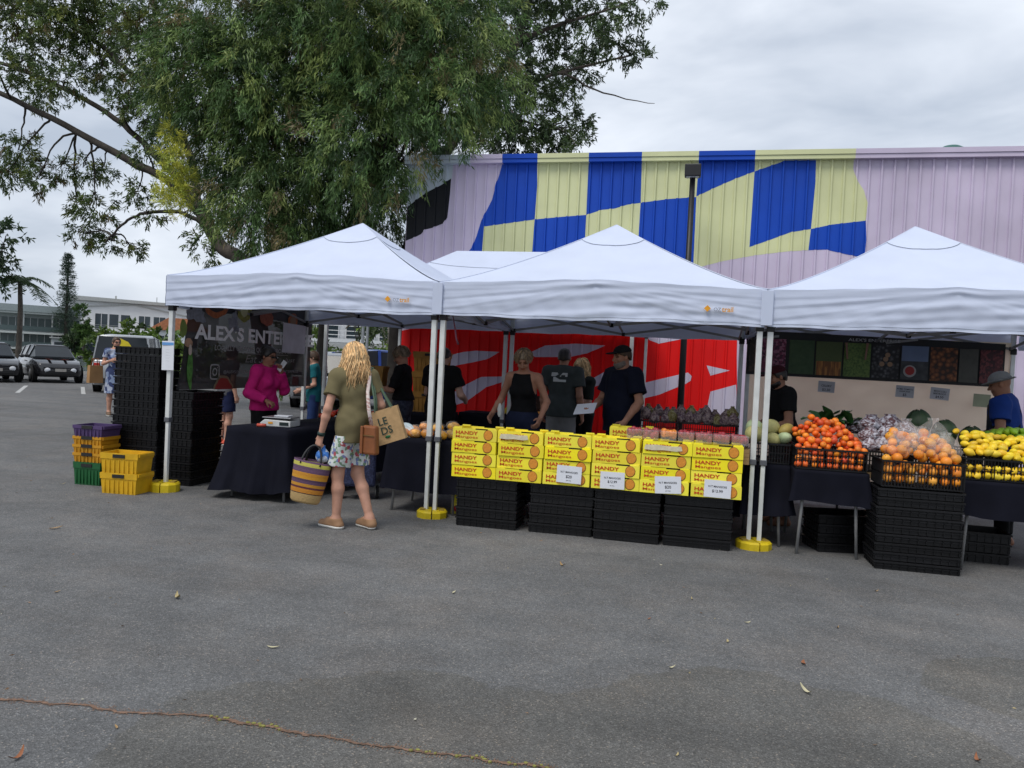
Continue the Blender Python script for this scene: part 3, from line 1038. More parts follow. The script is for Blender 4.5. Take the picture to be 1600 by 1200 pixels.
# ------------------------------------------------------------------ tables under cloths
cloth_b = pm('cloth_navy', (0.0075, 0.008, 0.014), 0.9, 0.2, 4, 0.08, 300, spec=0.1)
def table(x0, x1, y0, y1, z, label, clabel, drops, rz=0.0, flare=0.0, seed=0, folds=0.012):
    """Folding table plus the cloth over it; drops = how far the cloth hangs (front, right, back, left)."""
    cx, cy = (x0 + x1) / 2, (y0 + y1) / 2
    w, d = (x1 - x0) / 2, (y1 - y0) / 2
    t = thing('folding_table', label, 'table', (cx, cy, 0), rz)
    MB().box((0, 0, z - .02), (2 * w - .02, 2 * d - .02, .03)).build('tabletop', pm('table_grey', (.35, .35, .34), .5), t)
    for sx in (-1, 1):
        for sy in (-1, 1):
            MB().tube([(sx * (w - .09), sy * (d - .07), z - .035), (sx * (w - .05), sy * (d - .05), 0)], .014, 8).build('leg', steel_g, t, True)
    rd = random.Random(seed)
    ph = [rd.uniform(0, 6.3) for _ in range(6)]
    per = []
    N = 26
    cs = [(-w, -d), (w, -d), (w, d), (-w, d)]
    for i in range(4):
        a, b = cs[i], cs[(i + 1) % 4]
        for k in range(N):
            q = k / N
            per.append((a[0] + (b[0] - a[0]) * q, a[1] + (b[1] - a[1]) * q, i, q))
    M = 10
    vs, fs = [], []
    for j in range(M + 1):
        q = j / M
        for idx, (px, py, i, u) in enumerate(per):
            nx, ny = ((0, -1), (1, 0), (0, 1), (-1, 0))[i]
            dr = drops[i]
            if u < .12:
                dr = drops[i] * (u / .12 * .5 + .5) + drops[i - 1] * (.5 - u / .12 * .5)
            if u > .88:
                v = (1 - u) / .12
                dr = drops[i] * (v * .5 + .5) + drops[(i + 1) % 4] * (.5 - v * .5)
            s = idx / len(per) * (2 * w + 2 * d) * 2
            f = (folds * math.sin(s * 9 + ph[0]) + folds * .7 * math.sin(s * 17 + ph[1]) + folds * .5 * math.sin(s * 31 + 3 * q + ph[2])) * q
            out = .006 + f + flare * q * q * (1 + .6 * math.sin(s * 2 + ph[3]))
            cd = min(u, 1 - u)
            ex = 0.0
            if cd < .06:
                ex = (1 - cd / .06) * .05 * q
            tx, ty_ = (1, 0) if i == 0 else (0, 1) if i == 1 else (-1, 0) if i == 2 else (0, -1)
            sg = 1 if u > .5 else -1
            vs.append((px + nx * (out + ex * .6) + tx * sg * ex, py + ny * (out + ex * .6) + ty_ * sg * ex,
                       z + .004 - dr * q - (0.01 * math.sin(s * 5 + ph[4]) * q)))
    P = len(per)
    for j in range(M):
        for k in range(P):
            k2 = (k + 1) % P
            fs.append((j * P + k, j * P + k2, (j + 1) * P + k2, (j + 1) * P + k))
    fs.append(tuple(range(P)))
    c = MB().add(vs, fs).build('tablecloth', cloth_b, None, True, (cx, cy, 0), (0, 0, rz))
    tag(c, clabel, 'tablecloth')
    return t
table(.86, 1.62, .02, 2.35, .74, 'folding table carrying the white scales', 'dark navy cloth flaring to the ground under the white scales', (.66, .60, .5, .66), -.12, .10, 1, .022)
table(2.52, 3.27, .12, .80, .74, 'folding table left of the mango boxes', 'dark cloth on the table with bagged mangoes beside the paired legs', (.52, .5, .4, .52), 0, .02, 2)
table(3.45, 5.93, .30, 1.05, .74, 'long folding table behind the mango boxes', 'dark cloth on the long table behind the mango boxes', (.55, .5, .4, .5), 0, .01, 3)
table(5.99, 6.36, .12, .95, .74, 'narrow folding table carrying the melons', 'dark cloth hanging below the melon crate', (.45, .42, .4, .45), 0, .03, 4)
table(6.385, 6.975, -.10, .95, .74, 'folding table carrying the mandarins', 'dark cloth hanging below the mandarin crate', (.27, .3, .4, .3), 0, .015, 5, .006)
table(7.72, 9.05, .0, .95, .74, 'folding table carrying the lemons', 'dark cloth hanging below the lemon crates', (.30, .3, .4, .25), 0, .015, 6)
table(1.95, 3.75, 4.35, 5.0, .76, 'folding table at the back carrying bananas', 'dark cloth on the back table before the red wall', (.6, .6, .5, .6), 0, .02, 7)
table(4.9, 6.0, 1.35, 1.95, .80, 'folding table carrying crates of purple garlic', 'dark cloth on the table below the purple garlic', (.6, .6, .5, .6), 0, .02, 8)

# ------------------------------------------------------------------ mango boxes
box_y = pm('carton_yellow', (0.86, 0.74, 0.008), 0.55, 0.04, 8, 0.04, 80)
vary(box_y, .10, .006, .08)
box_in = pm('carton_inside', (0.50, 0.36, 0.10), 0.8)
print_r = pm('print_red', (0.55, 0.065, 0.008), 0.6, 0.05)
print_o = pm('print_orange', (0.66, 0.26, 0.03), 0.6, 0.15, 60)
print_b = pm('print_brown', (0.20, 0.07, 0.015), 0.6)
BW, BD, BH = .425, .30, .115
def box_mesh():
    b = MB()
    t = .006
    x, y = BW / 2, BD / 2
    nx0, nx1, nz = .005, .125, BH - .013      # hand-hold notch in the top edge of the long sides
    for s in (-1, 1):
        poly = [(-x, 0), (x, 0), (x, BH - .004), (nx1 * 1, BH - .004), (nx1, nz), (nx0, nz), (nx0, BH - .004), (-x, BH - .004)]
        b.prism(poly, s * y, s * y - s * t)
        b.box((s * (x - t / 2), 0, (BH - .004) / 2), (t, BD - 2 * t, BH - .004))
        for q in (-1, 1):                        # locking tabs on the rim
            b.box((q * x * .78, s * (y - .02), BH + .002), (x * .36, .03, .012))
    b.box((0, 0, .004), (BW - .02, BD - .02, .006))
    return b.mesh('carton', box_y)
ME_BOX = box_mesh()
ME_H = text_mesh('HANDY', print_r, .031, .028, width=.215)
ME_M = text_mesh('Mangoes', print_r, .024, .006, width=.215)
b_ = MB()
_mango = [(.040 * math.cos(a) * (1 + .16 * math.cos(a - .6)), .044 * math.sin(a) * (1 + .1 * math.cos(a - .9))) for a in [2 * math.pi * i / 26 for i in range(26)]]
b_.prism(_mango, -.0025, .0)
ME_F = b_.mesh('fruit_print', print_o)
b_ = MB()
b_.prism([(p[0] * 1.12 - .001, p[1] * 1.12 - .002) for p in _mango], -.0012, .0)
ME_FO = b_.mesh('fruit_outline', print_b)
ME_NOTCH_SHADE = MB().box((0, 0, 0), (.118, .004, .012)).mesh('notch_shade', pm('notch_shade_black', (.006, .006, .005), .9))  # black strip painted as the shade inside the hand-hold notch
def mango_box(loc, rz, label, group=None):
    o = link('mango_carton', ME_BOX, None, loc, (0, 0, rz))
    tag(o, label, 'box', group)
    y = -BD / 2
    link('lettering', ME_H, o, (-BW / 2 + .03, y - .003, .056), UP)
    link('lettering', ME_M, o, (-BW / 2 + .03, y - .003, .022), UP)
    fo = link('fruit_outline', ME_FO, o, (BW / 2 - .085, y - .001, .055))
    link('fruit_print', ME_F, fo, (0, -.0022, 0))
    link('hand_hold_shade', ME_NOTCH_SHADE, o, (.065, y + .010, BH - .0075))
    return o
cxs = [3.535, 3.973, 4.412, 4.848, 5.288, 5.722]
ords = ['first', 'second', 'third', 'fourth', 'fifth', 'sixth']
lev = ['bottom', 'second lowest', 'second highest', 'top']
for c in range(6):
    for k in range(4):
        lab = 'yellow mango carton, %s in the %s column from the left' % (lev[k], ords[c])
        mango_box((cxs[c] + random.uniform(-.006, .006), -.13 + random.uniform(-.010, .008), .462 + k * BH), random.uniform(-.018, .018), lab, 'yellow mango cartons on the black crates')
mango_box((4.92, .52, .86), .04, 'single yellow mango carton raised behind the fourth column', None)
MB().box((4.92, .52, .80), (.40, .30, .10)).build('carton_riser', pm('kraft', (.30, .19, .09), .8), None)
bpy.data.objects['carton_riser'].name = 'cardboard_box'
tag(bpy.data.objects['cardboard_box'], 'flat brown cardboard box under the raised mango carton', 'box')
# two cartons with a red fruit printed on them, low beside the paired legs
print_a = pm('print_apple', (0.50, 0.02, 0.02), 0.6)
b_ = MB(); b_.prism([(.036 * math.cos(a) * (1 + .1 * math.sin(a * 2)), .034 * math.sin(a) - .006 * math.exp(-((a - 1.57) / .3) ** 2)) for a in [2 * math.pi * i / 22 for i in range(22)]], -.002, 0)
ME_A = b_.mesh('fruit_print', print_a)
for z, lab, dx in ((0, 'lower yellow carton with a red fruit print, on the ground by the paired legs', 0), (BH, 'upper yellow carton with a red fruit print, by the paired legs', .03)):
    o = link('fruit_carton', ME_BOX, None, (3.36 + dx, .45, z), (0, 0, .12))
    tag(o, lab, 'box', 'red fruit cartons on the ground')
    link('fruit_print', ME_A, o, (-BW / 2 + .06, -BD / 2 - .001, .055))
    link('lettering', text_mesh('Ha', print_r, .03, .028), o, (-BW / 2 + .13, -BD / 2 - .003, .06), UP)
    link('lettering', text_mesh('Mango', print_r, .022, .02), o, (-BW / 2 + .13, -BD / 2 - .003, .025), UP)
# torn tape over the print on two top cartons
tape_m = pm('torn_tape', (0.62, 0.56, 0.40), 0.5, 0.15, 30)
for cx_, z_, w_ in ((cxs[1] - .06, .462 + 3 * BH + .062, .27), (cxs[4] - .03, .462 + 3 * BH + .058, .33)):
    mb = MB()
    pts = [(-w_ / 2, -.02), (-w_ / 4, -.026), (0, -.019), (w_ / 3, -.025), (w_ / 2, -.017), (w_ / 2 - .01, .022), (w_ / 5, .018), (-w_ / 6, .025), (-w_ / 2 + .01, .02)]
    mb.prism(pts, -.002, 0)
    o = mb.build('paper_tape', tape_m, None, False, (cx_, -.297, z_))
    tag(o, 'torn pale tape stuck over the lettering of the top carton in the %s column' % ('second' if cx_ < 4.2 else 'fifth'), 'tape')

# white price cards
card_m = pm('card_white', (0.70, 0.72, 0.77), 0.6, 0.03)
ink = pm('ink_black', (0.02, 0.02, 0.025), 0.7)
def card(loc, rot, w, h, lines, label, mat=None, parent=None, cat='price card', group='white price cards'):
    c = thing('price_card', label, cat, loc, 0, group)
    c.rotation_euler = rot
    MB().box((0, 0, 0), (w, .003, h)).build('sheet', mat or card_m, c)
    for (s, size, zz) in lines:
        me = text_mesh(s, ink, size, .01)
        wd = max(v.co.x for v in me.vertices) if len(me.vertices) else 0
        link('lettering', me, c, (-wd / 2, -.003, zz), UP)
    return c
card((4.44, -.304, .567), (0, .03, 0), .225, .155, [('N.T MANGOES', .017, .012), ('$20', .026, -.032), ('per tray', .010, -.058)], 'white price card on the third column of mango cartons')
card((4.83, -.304, .545), (0, -.01, 0), .215, .15, [('N.T MANGOES', .016, .015), ('$12.99', .022, -.022), ('per tray', .009, -.05)], 'white price card on the fourth column of mango cartons')
card((5.315, -.304, .545), (0, -.06, 0), .225, .15, [('N.T MANGOES', .017, .012), ('$20', .026, -.03), ('per tray', .010, -.055)], 'tilted white price card on the fifth column of mango cartons')
card((5.735, -.304, .545), (0, .015, 0), .225, .15, [('N.T MANGOES', .017, .012), ('$12.99', .024, -.03)], 'white price card on the sixth column of mango cartons')

# ------------------------------------------------------------------ fruit
def fruit_mesh(name, prof, mat, n=14):
    return MB().lathe(prof, n).mesh(name, mat, True)
def ball(r, sq=1.0, dimple=.1, n=9):
    out = []
    for j in range(n + 1):
        a = math.pi * j / n
        rr = math.sin(a) * r
        z = -math.cos(a) * r * sq
        if j == n:
            z -= dimple * r
            rr = 1e-4
        if j == 0:
            rr = 1e-4
        out.append((rr, z))
    return out
mand_m = [pm('mandarin_peel_a', (0.78, 0.15, 0.006), 0.45, 0.12, 20, 0.12, 160), pm('mandarin_peel_b', (0.70, 0.085, 0.006), 0.45, 0.12, 20, 0.12, 160), pm('mandarin_peel_c', (0.82, 0.22, 0.008), 0.45, 0.12, 20, .12, 160)]
stem_m = pm('stem_green', (.10, .14, .03), .7)
def citrus(name, r, sq, dm, m):
    b = MB().lathe(ball(r, sq, dm), 14)
    b.lathe([(1e-4, r * sq * (1 - dm) - .004), (.0055, r * sq * (1 - dm) - .003), (.004, r * sq * (1 - dm) + .002), (1e-4, r * sq * (1 - dm) + .003)], 6, mi=1)
    return b.mesh(name, [m, stem_m], True)
ME_MAND = [citrus('mandarin', .031, .86, .14, m) for m in mand_m]
orange_m = [pm('orange_peel_a', (0.80, 0.26, 0.012), 0.45, 0.12, 20, 0.12, 160), pm('orange_peel_b', (0.78, 0.32, 0.03), 0.45, 0.12, 20, 0.12, 160)]
ME_ORA = [citrus('orange', .040, .97, .05, m) for m in orange_m]
lem_m = [pm('lemon_peel_a', (0.80, 0.52, 0.010), 0.42, 0.1, 20, 0.15, 150), pm('lemon_peel_b', (0.82, 0.60, 0.02), 0.42, 0.1, 20, 0.15, 150)]
lem_p = [(1e-4, -.045), (.008, -.041), (.020, -.032), (.029, -.016), (.031, 0), (.029, .016), (.020, .032), (.009, .041), (.006, .047), (1e-4, .049)]
ME_LEM = [fruit_mesh('lemon', lem_p, m) for m in lem_m]
lime_m = pm('lime_peel', (0.20, 0.36, 0.015), 0.4, 0.2, 20, 0.12, 150)
ME_LIME = [fruit_mesh('lime', [(a * .9, b * .85) for a, b in lem_p], lime_m)]
tom_m = [pm('tomato_skin_a', (0.55, 0.03, 0.008), 0.25, 0.15, 15), pm('tomato_skin_b', (0.62, 0.07, 0.008), 0.25, 0.15, 15)]
ME_TOM = [fruit_mesh('tomato', ball(.036, .84, .12), m) for m in tom_m]
man_m = [pm('mango_skin_a', (0.72, 0.36, 0.03), 0.4, 0.35, 9), pm('mango_skin_b', (0.66, 0.24, 0.03), 0.4, 0.35, 9)]
man_p = [(1e-4, -.055), (.02, -.050), (.036, -.03), (.042, -.005), (.040, .02), (.030, .042), (.014, .053), (1e-4, .056)]
ME_MAN = [fruit_mesh('mango', man_p, m) for m in man_m]
for _m in mand_m + orange_m + lem_m + [lime_m] + tom_m + man_m:
    vary(_m, .16, .007, .03)
def place(name, meshes, pts, label, cat, group, lie=False, sc_=(.84, 1.12)):
    for p in pts:
        o = link(name, random.choice(meshes), None, p)
        if lie:
            o.rotation_euler = (R_(90) + random.uniform(-.5, .5), random.uniform(-.4, .4), random.uniform(0, 6.28))
        else:
            o.rotation_euler = (random.uniform(-.8, .8), random.uniform(-.8, .8), random.uniform(0, 6.28))
        k = random.uniform(*sc_)
        o.scale = (k, k, k)
        tag(o, label, cat, group)
def heap(x0, x1, y0, y1, zf, r, layers=2, jit=.25, keep=1.0):
    """Fruit on a heap whose surface is zf(x, y)."""
    pts = []
    for L in range(layers):
        nx = max(1, int((x1 - x0) / (2 * r)))
        ny = max(1, int((y1 - y0) / (1.75 * r)))
        for j in range(ny + 1):
            for i in range(nx + 1):
                x = x0 + (x1 - x0) * (i + (.5 if (j + L) % 2 else 0)) / max(1, nx) + random.uniform(-jit, jit) * r
                y = y0 + (y1 - y0) * (j + .4 * L) / max(1, ny) + random.uniform(-jit, jit) * r
                if not (x0 - r * .2 <= x <= x1 + r * .2 and y0 - r * .2 <= y <= y1 + r * .3):
                    continue
                z = zf(x, y)
                if z is None or random.random() > keep:
                    continue
                pts.append((x, y, z - L * r * 1.55))
    return pts
crate('deep', .59, .385, .19, crate_m, True, (6.672, .095, .748), 0.0, 'black slatted crate heaped with mandarins')
def zmand(x, y):
    u = (x - 6.63) / .33
    k = max(0.0, min(1.0, (y + .06) / .34))
    z = .945 + .25 * max(0, 1 - abs(u) ** 1.8) * (k ** .75) + .012 * math.sin(x * 31) * math.sin(y * 27)
    return z
pts = heap(6.41, 6.94, -.065, .30, zmand, .030, 2, .55)
pts += [(6.41 + .062 * i + random.uniform(-.006, .006), -.062, .79 + .055 * j) for i in range(9) for j in range(3)]
place('mandarin', ME_MAND, pts, 'small bright orange mandarin in the heaped black crate', 'mandarin', 'mandarins heaped in the crate')
net_m = pm('red_net', (0.7, 0.03, 0.005), 0.5)
crate('deep', .64, .385, .225, crate_m, True, (7.335, -.14, .678), 0.02, 'black slatted crate of bagged oranges on the tall stack')
def zor(x, y):
    u = (x - 7.33) / .33
    k = max(0.0, min(1.0, (y + .31) / .3))
    return .90 + .20 * k * (1 - .35 * u * u) + .03 * math.sin(x * 23) * k
pts = heap(7.07, 7.62, -.29, .03, zor, .042, 2, .6)
pts += [(7.08 + .085 * i + random.uniform(-.006, .006), -.285, .75 + .075 * j) for i in range(7) for j in range(2)]
place('orange', ME_ORA, pts, 'orange in a clear bag in the crate on the tall stack', 'orange', 'oranges bagged on the tall stack')
film0 = pm('clear_film', (0.80, 0.78, 0.76), 0.12, 0.05, 4, 0.9, 22, spec=0.9)
film = mix_shader('bag_film', film0, 'TRANSPARENT', 0.86)
def film_bag(c, r, label, seed, mat, name='fruit_bag', group=None, cat='bag', neck=True):
    rd = random.Random(seed)
    b = MB()
    nu, nv = 22, 14
    ph = [rd.uniform(0, 6.3) for _ in range(6)]
    for j in range(nv + 1):
        a = math.pi * j / nv
        for i in range(nu):
            t = 2 * math.pi * i / nu
            k = 1 + .07 * math.sin(5 * t + ph[0] + 3 * a) + .05 * math.sin(9 * t + ph[1]) * math.sin(a * 3) + rd.uniform(-.035, .035)
            rr = math.sin(a) ** .8 * k
            z = -math.cos(a)
            if neck and a > 2.5:
                q = (a - 2.5) / .64
                rr = max(rr, .16 + .10 * abs(math.sin(4 * t + ph[2]))) if q < .8 else .22 + .18 * abs(math.sin(3 * t + ph[3]))
                z = .8 + q * .75
            b.v.append((c[0] + r[0] * rr * math.cos(t), c[1] + r[1] * rr * math.sin(t), c[2] + r[2] * z))
    for j in range(nv):
        for i in range(nu):
            i2 = (i + 1) % nu
            b.f.append((j * nu + i, j * nu + i2, (j + 1) * nu + i2, (j + 1) * nu + i)); b.m.append(0)
    o = b.build(name, mat, None, False)
    tag(o, label, cat, group)
    return o
for i, (x, y, z, r) in enumerate(((7.16, -.20, 1.0, .10), (7.33, -.17, 1.03, .115), (7.52, -.2, 1.0, .11), (7.26, -.02, 1.09, .11), (7.47, -.02, 1.1, .115))):
    film_bag((x, y, z), (r * 1.1, r, r * .85), 'clear plastic bag wrapped round oranges in the crate on the tall stack', 50 + i, film, 'clear_bag', 'clear bags of oranges')
# bagged onions: wrinkled silvery bags with purple showing through
def bag_material(name, dark, light, thr=.5):
    m = bpy.data.materials.new(name)
    m.use_nodes = True
    nt = m.node_tree
    b = _bsdf(m)
    tc = nt.nodes.new('ShaderNodeTexCoord')
    n = nt.nodes.new('ShaderNodeTexNoise')
    n.inputs['Scale'].default_value = 26
    n.inputs['Detail'].default_value = 5
    n.inputs['Distortion'].default_value = 1.2
    r = nt.nodes.new('ShaderNodeValToRGB')
    r.color_ramp.elements[0].position = thr - .1
    r.color_ramp.elements[0].color = (*dark, 1)
    r.color_ramp.elements[1].position = thr + .1
    r.color_ramp.elements[1].color = (*light, 1)
    nt.links.new(tc.outputs['Object'], n.inputs['Vector'])
    nt.links.new(n.outputs['Fac'], r.inputs[0])
    nt.links.new(r.outputs[0], b.inputs['Base Color'])
    b.inputs['Roughness'].default_value = .25
    bp = nt.nodes.new('ShaderNodeBump')
    bp.inputs['Strength'].default_value = .9
    bp.inputs['Distance'].default_value = .012
    nt.links.new(n.outputs['Fac'], bp.inputs['Height'])
    nt.links.new(bp.outputs[0], b.inputs['Normal'])
    return m
onion_m = bag_material('onion_bag', (0.10, 0.045, 0.05), (0.52, 0.52, 0.58), .52)
crate('deep', .385, .59, .19, crate_m, True, (7.165, .36, .748), 0.0, 'black slatted crate of silvery bagged onions')
MB().box((7.165, .36, .72), (.40, .60, .05)).build('plank', pm('plank_wood', (.3, .2, .1), .7), None)
tag(bpy.data.objects['plank'], 'short wooden plank under the crate of bagged onions', 'plank')
k = 0
for (x, y, z, r) in ((7.02, .14, .97, .075), (7.13, .12, .99, .08), (7.04, .28, 1.05, .085), (7.19, .27, 1.08, .085), (7.33, .22, 1.03, .08), (7.06, .43, 1.14, .085), (7.22, .43, 1.15, .09),
                     (7.36, .42, 1.10, .085), (7.12, .56, 1.14, .085), (7.28, .57, 1.15, .085), (7.40, .58, 1.12, .08), (6.98, .55, 1.10, .08)):
    film_bag((x, y, z), (r * 1.1, r, r * .7), 'crinkled silvery bag of purple onions between the mandarins and oranges', 80 + k, onion_m, 'onion_bag', 'silvery bags of onions')
    k += 1
# lemons and limes
crate('deep', .59, .385, .19, crate_m, True, (8.03, .20, .748), 0.0, 'left black slatted crate heaped with lemons')
crate('deep', .59, .385, .19, crate_m, True, (8.64, .20, .748), 0.0, 'right black slatted crate heaped with lemons')
def zlem(x, y):
    return .955 + .16 * max(0, min(1, (y - .02) / .35)) + .02 * math.sin(9 * x)
pts = heap(7.78, 8.90, .035, .40, zlem, .034, 1, .6)
pts += [(7.78 + .07 * i, .045, .79 + .06 * j) for i in range(9) for j in range(2)]
place('lemon', ME_LEM, pts, 'yellow lemon heaped in the crates at the right edge', 'lemon', 'lemons heaped at the right', True)
pts = heap(8.0, 8.8, .45, .62, lambda x, y: 1.11 + .05 * math.sin(x * 7), .03, 2, keep=.85)
place('lime', ME_LIME, pts, 'green lime lying behind the heaped lemons', 'lime', 'limes behind the lemons', True)
crate('deep', .59, .30, .30, crate_m, True, (8.4, .58, .748), 0.0, 'deep black crate filled with limes behind the lemons')
# melons and squash
mel_m = pm('melon_rind', (0.42, 0.40, 0.16), 0.6, 0.25, 14, 0.2, 60)
mel_g = pm('melon_rind_green', (0.38, 0.46, 0.26), 0.6, 0.2, 14, 0.2, 60)
crate('deep', .385, .385, .19, crate_m, True, (6.175, .34, .748), 0.0, 'black slatted crate of pale melons behind the paired legs')
for i, (x, y, z, r, m, lab) in enumerate(((6.05, .24, 1.0, (.085, .08, .08), mel_m, 'round pale yellow melon, leftmost in the crate by the paired legs'),
                               (6.22, .22, .965, (.08, .07, .06), mel_m, 'flat yellow melon in the middle of the melon crate'),
                               (6.31, .20, .985, (.085, .06, .05), mel_g, 'pale green squash beside the mandarins'),
                               (6.20, .40, 1.06, (.09, .08, .08), mel_m, 'pale yellow melon behind the paired legs'),
                               (6.34, .38, 1.05, (.09, .06, .055), pm('squash_y', (.5, .38, .10), .5, .2, 10), 'yellow long squash just left of the mandarins'),
                               (6.06, .42, 1.05, (.08, .08, .08), mel_g, 'pale green melon at the back of the melon crate'))):
    o = MB().ell((0, 0, 0), r, 18, 12).build('melon', m, None, True, (x, y, z), (.2 * i, .3, i))
    tag(o, lab, 'melon')
# dark cabbages and kale
cab_m = pm('cabbage_leaf', (0.028, 0.055, 0.022), 0.5, 0.4, 9, 0.3, 30)
vein_m = pm('cabbage_vein', (0.16, 0.22, 0.11), 0.5)
def leaf_patch(b, c, r, th, el, wd, ht, flare, mi=0, n=7):
    vs, fs = [], []
    for j in range(n):
        for i in range(n):
            u, v = i / (n - 1) * 2 - 1, j / (n - 1)
            ww = wd * math.sin(math.pi * min(1, .15 + .8 * v)) ** .6
            a = th + u * ww
            e = el + v * ht
            rr = r * (1 + flare * v * v + .035 * math.sin(u * 9 + v * 5 + th * 7) * v)
            vs.append((c[0] + rr * math.cos(e) * math.cos(a), c[1] + rr * math.cos(e) * math.sin(a), c[2] + rr * math.sin(e)))
    for j in range(n - 1):
        for i in range(n - 1):
            k = j * n + i
            fs.append((k, k + 1, k + n + 1, k + n))
    b.add(vs, fs, mi)
def cabbage(loc, r, label, seed):
    rd = random.Random(seed)
    c = thing('cabbage', label, 'cabbage', loc)
    MB().ell((0, 0, 0), (r * .93, r * .93, r * .9), 16, 10).build('heart', cab_m, c, True)
    for i in range(11):
        b = MB()
        leaf_patch(b, (0, 0, 0), r * (1 + .01 * i), i * 2.4 + rd.uniform(-.2, .2), -.7 + .05 * i, .75, 1.7, .10 + .08 * rd.random())
        o = b.build('leaf', cab_m, c, True)
        v = MB()
        a = i * 2.4
        pts = [(r * 1.04 * math.cos(e) * math.cos(a), r * 1.04 * math.cos(e) * math.sin(a), r * 1.04 * math.sin(e)) for e in (-.6, -.2, .2, .6)]
        v.tube(pts, [.006, .005, .004, .002], 5)
        v.build('vein', vein_m, o, True)
for i, (x, y, z, r, lab) in enumerate(((7.52, .62, 1.17, .105, 'dark green cabbage, highest, behind the bagged onions'), (7.72, .55, 1.10, .10, 'dark green cabbage behind the bagged oranges'),
                                   (7.66, .36, 1.03, .085, 'small dark cabbage just behind the bagged oranges'), (7.98, .66, 1.05, .10, 'dark cabbage right of the others, behind the lemons'))):
    cabbage((x, y, z), r, lab, i)
crate('deep', .59, .385, .23, crate_m, True, (7.72, .60, .748), 0.0, 'black crate under the dark cabbages')
kale_m = pm('kale_leaf', (0.03, 0.10, 0.025), 0.5, 0.4, 9, 0.3, 40)
kl = thing('kale_bunch', 'dark green leafy bunch behind the mandarin heap', 'leafy greens', (6.80, .50, 1.12))
rd = random.Random(5)
for i in range(26):
    b = MB()
    a = rd.uniform(0, 6.28); l = rd.uniform(.16, .30); tilt = rd.uniform(.3, 1.25)
    n = 6; vs = []; fs = []
    base = Vector((rd.uniform(-.14, .14), rd.uniform(-.05, .05), 0))
    d = Vector((math.cos(a) * math.cos(tilt), math.sin(a) * math.cos(tilt), math.sin(tilt)))
    s = d.cross(Vector((0, 0, 1))).normalized()
    for j in range(n):
        v = j / (n - 1)
        w = .055 * math.sin(math.pi * min(1, .1 + .85 * v)) * (1 + .3 * math.sin(j * 3))
        p = base + d * (l * v) + Vector((0, 0, -.10 * v * v))
        for q in (-1, 0, 1):
            vs.append(p + s * (q * w) + Vector((0, 0, .012 * abs(q) + rd.uniform(-.006, .006))))
    for j in range(n - 1):
        for q in range(2):
            k = j * 3 + q
            fs.append((k, k + 1, k + 4, k + 3))
    b.add(vs, fs)
    b.build('leaf', kale_m, kl, True)
crate('deep', .59, .385, .19, crate_m, True, (6.70, .52, .748), 0.0, 'black crate of leafy greens behind the mandarins')

# punnets behind the last mango columns
pun_m = mix_shader('punnet_clear', pm('punnet_pl', (0.75, 0.72, 0.75), .1, .05, 5, .3, 30, spec=.8), 'TRANSPARENT', .8)
pt_r = pm('punnet_red', (0.30, 0.035, 0.045), .4, .5, 30)
pt_o = pm('punnet_orange', (0.70, 0.22, 0.03), .4, .4, 30)
for i in range(7):
    x = 4.98 + i * .155
    o = thing('fruit_punnet', 'clear punnet of %s fruit, number %s from the left behind the mango cartons' % ('orange' if i == 2 else 'dark red', ('one', 'two', 'three', 'four', 'five', 'six', 'seven')[i]), 'punnet', (x, .06 - .004 * i, .90), random.uniform(-.05, .05), 'punnets behind the mango cartons')
    MB().box((0, 0, .05), (.14, .20, .09), top=1.08).build('tub', pun_m, o, bevel=.008)
    for k in range(16):
        MB().ell((-.045 + .03 * (k % 4) + random.uniform(-.005, .005), -.07 + .045 * (k // 4) + random.uniform(-.01, .01), .045 + random.uniform(0, .04)), (.028, .028, .03), 8, 6).build('berry', pt_o if i == 2 else pt_r, o, True)
# shelf board under the punnets: a stack of flat cartons
for i in range(4):
    o = MB().box((5.45, .07, .76 + .034 * i), (1.1, .22, .032)).build('flat_carton', pm('kraft', (.30, .19, .09), .8), None)
    tag(o, 'brown flat carton under the fruit punnets, %s of four' % ('lowest', 'second', 'third', 'topmost')[i], 'box', 'flat cartons under the punnets')
# purple garlic and shallots heaped in crates at the back
gar_m = bag_material('garlic_bag', (0.10, 0.05, 0.07), (0.36, 0.27, 0.25), .5)
gar_y = bag_material('ginger_bag', (0.16, 0.12, 0.03), (0.34, 0.30, 0.14), .5)
crate('deep', .59, .385, .19, crate_m, True, (5.05, 1.6, .81), 0, 'left black crate of purple garlic behind the punnets')
crate('deep', .59, .385, .19, crate_m, True, (5.68, 1.6, .81), 0, 'right black crate of purple garlic behind the punnets')
for i in range(26):
    x = 4.82 + (i % 13) * .092 + random.uniform(-.02, .02)
    y = 1.48 + (i // 13) * .14 + random.uniform(-.03, .03)
    z = 1.02 + .05 * (i // 13) + random.uniform(-.01, .04)
    film_bag((x, y, z), (.062, .06, .055), 'mesh bag of %s in the back crates' % ('brown ginger' if i % 5 == 0 else 'purple garlic'), 200 + i, gar_y if i % 5 == 0 else gar_m, 'garlic_bag', 'bags of ginger at the back' if i % 5 == 0 else 'bags of garlic at the back')
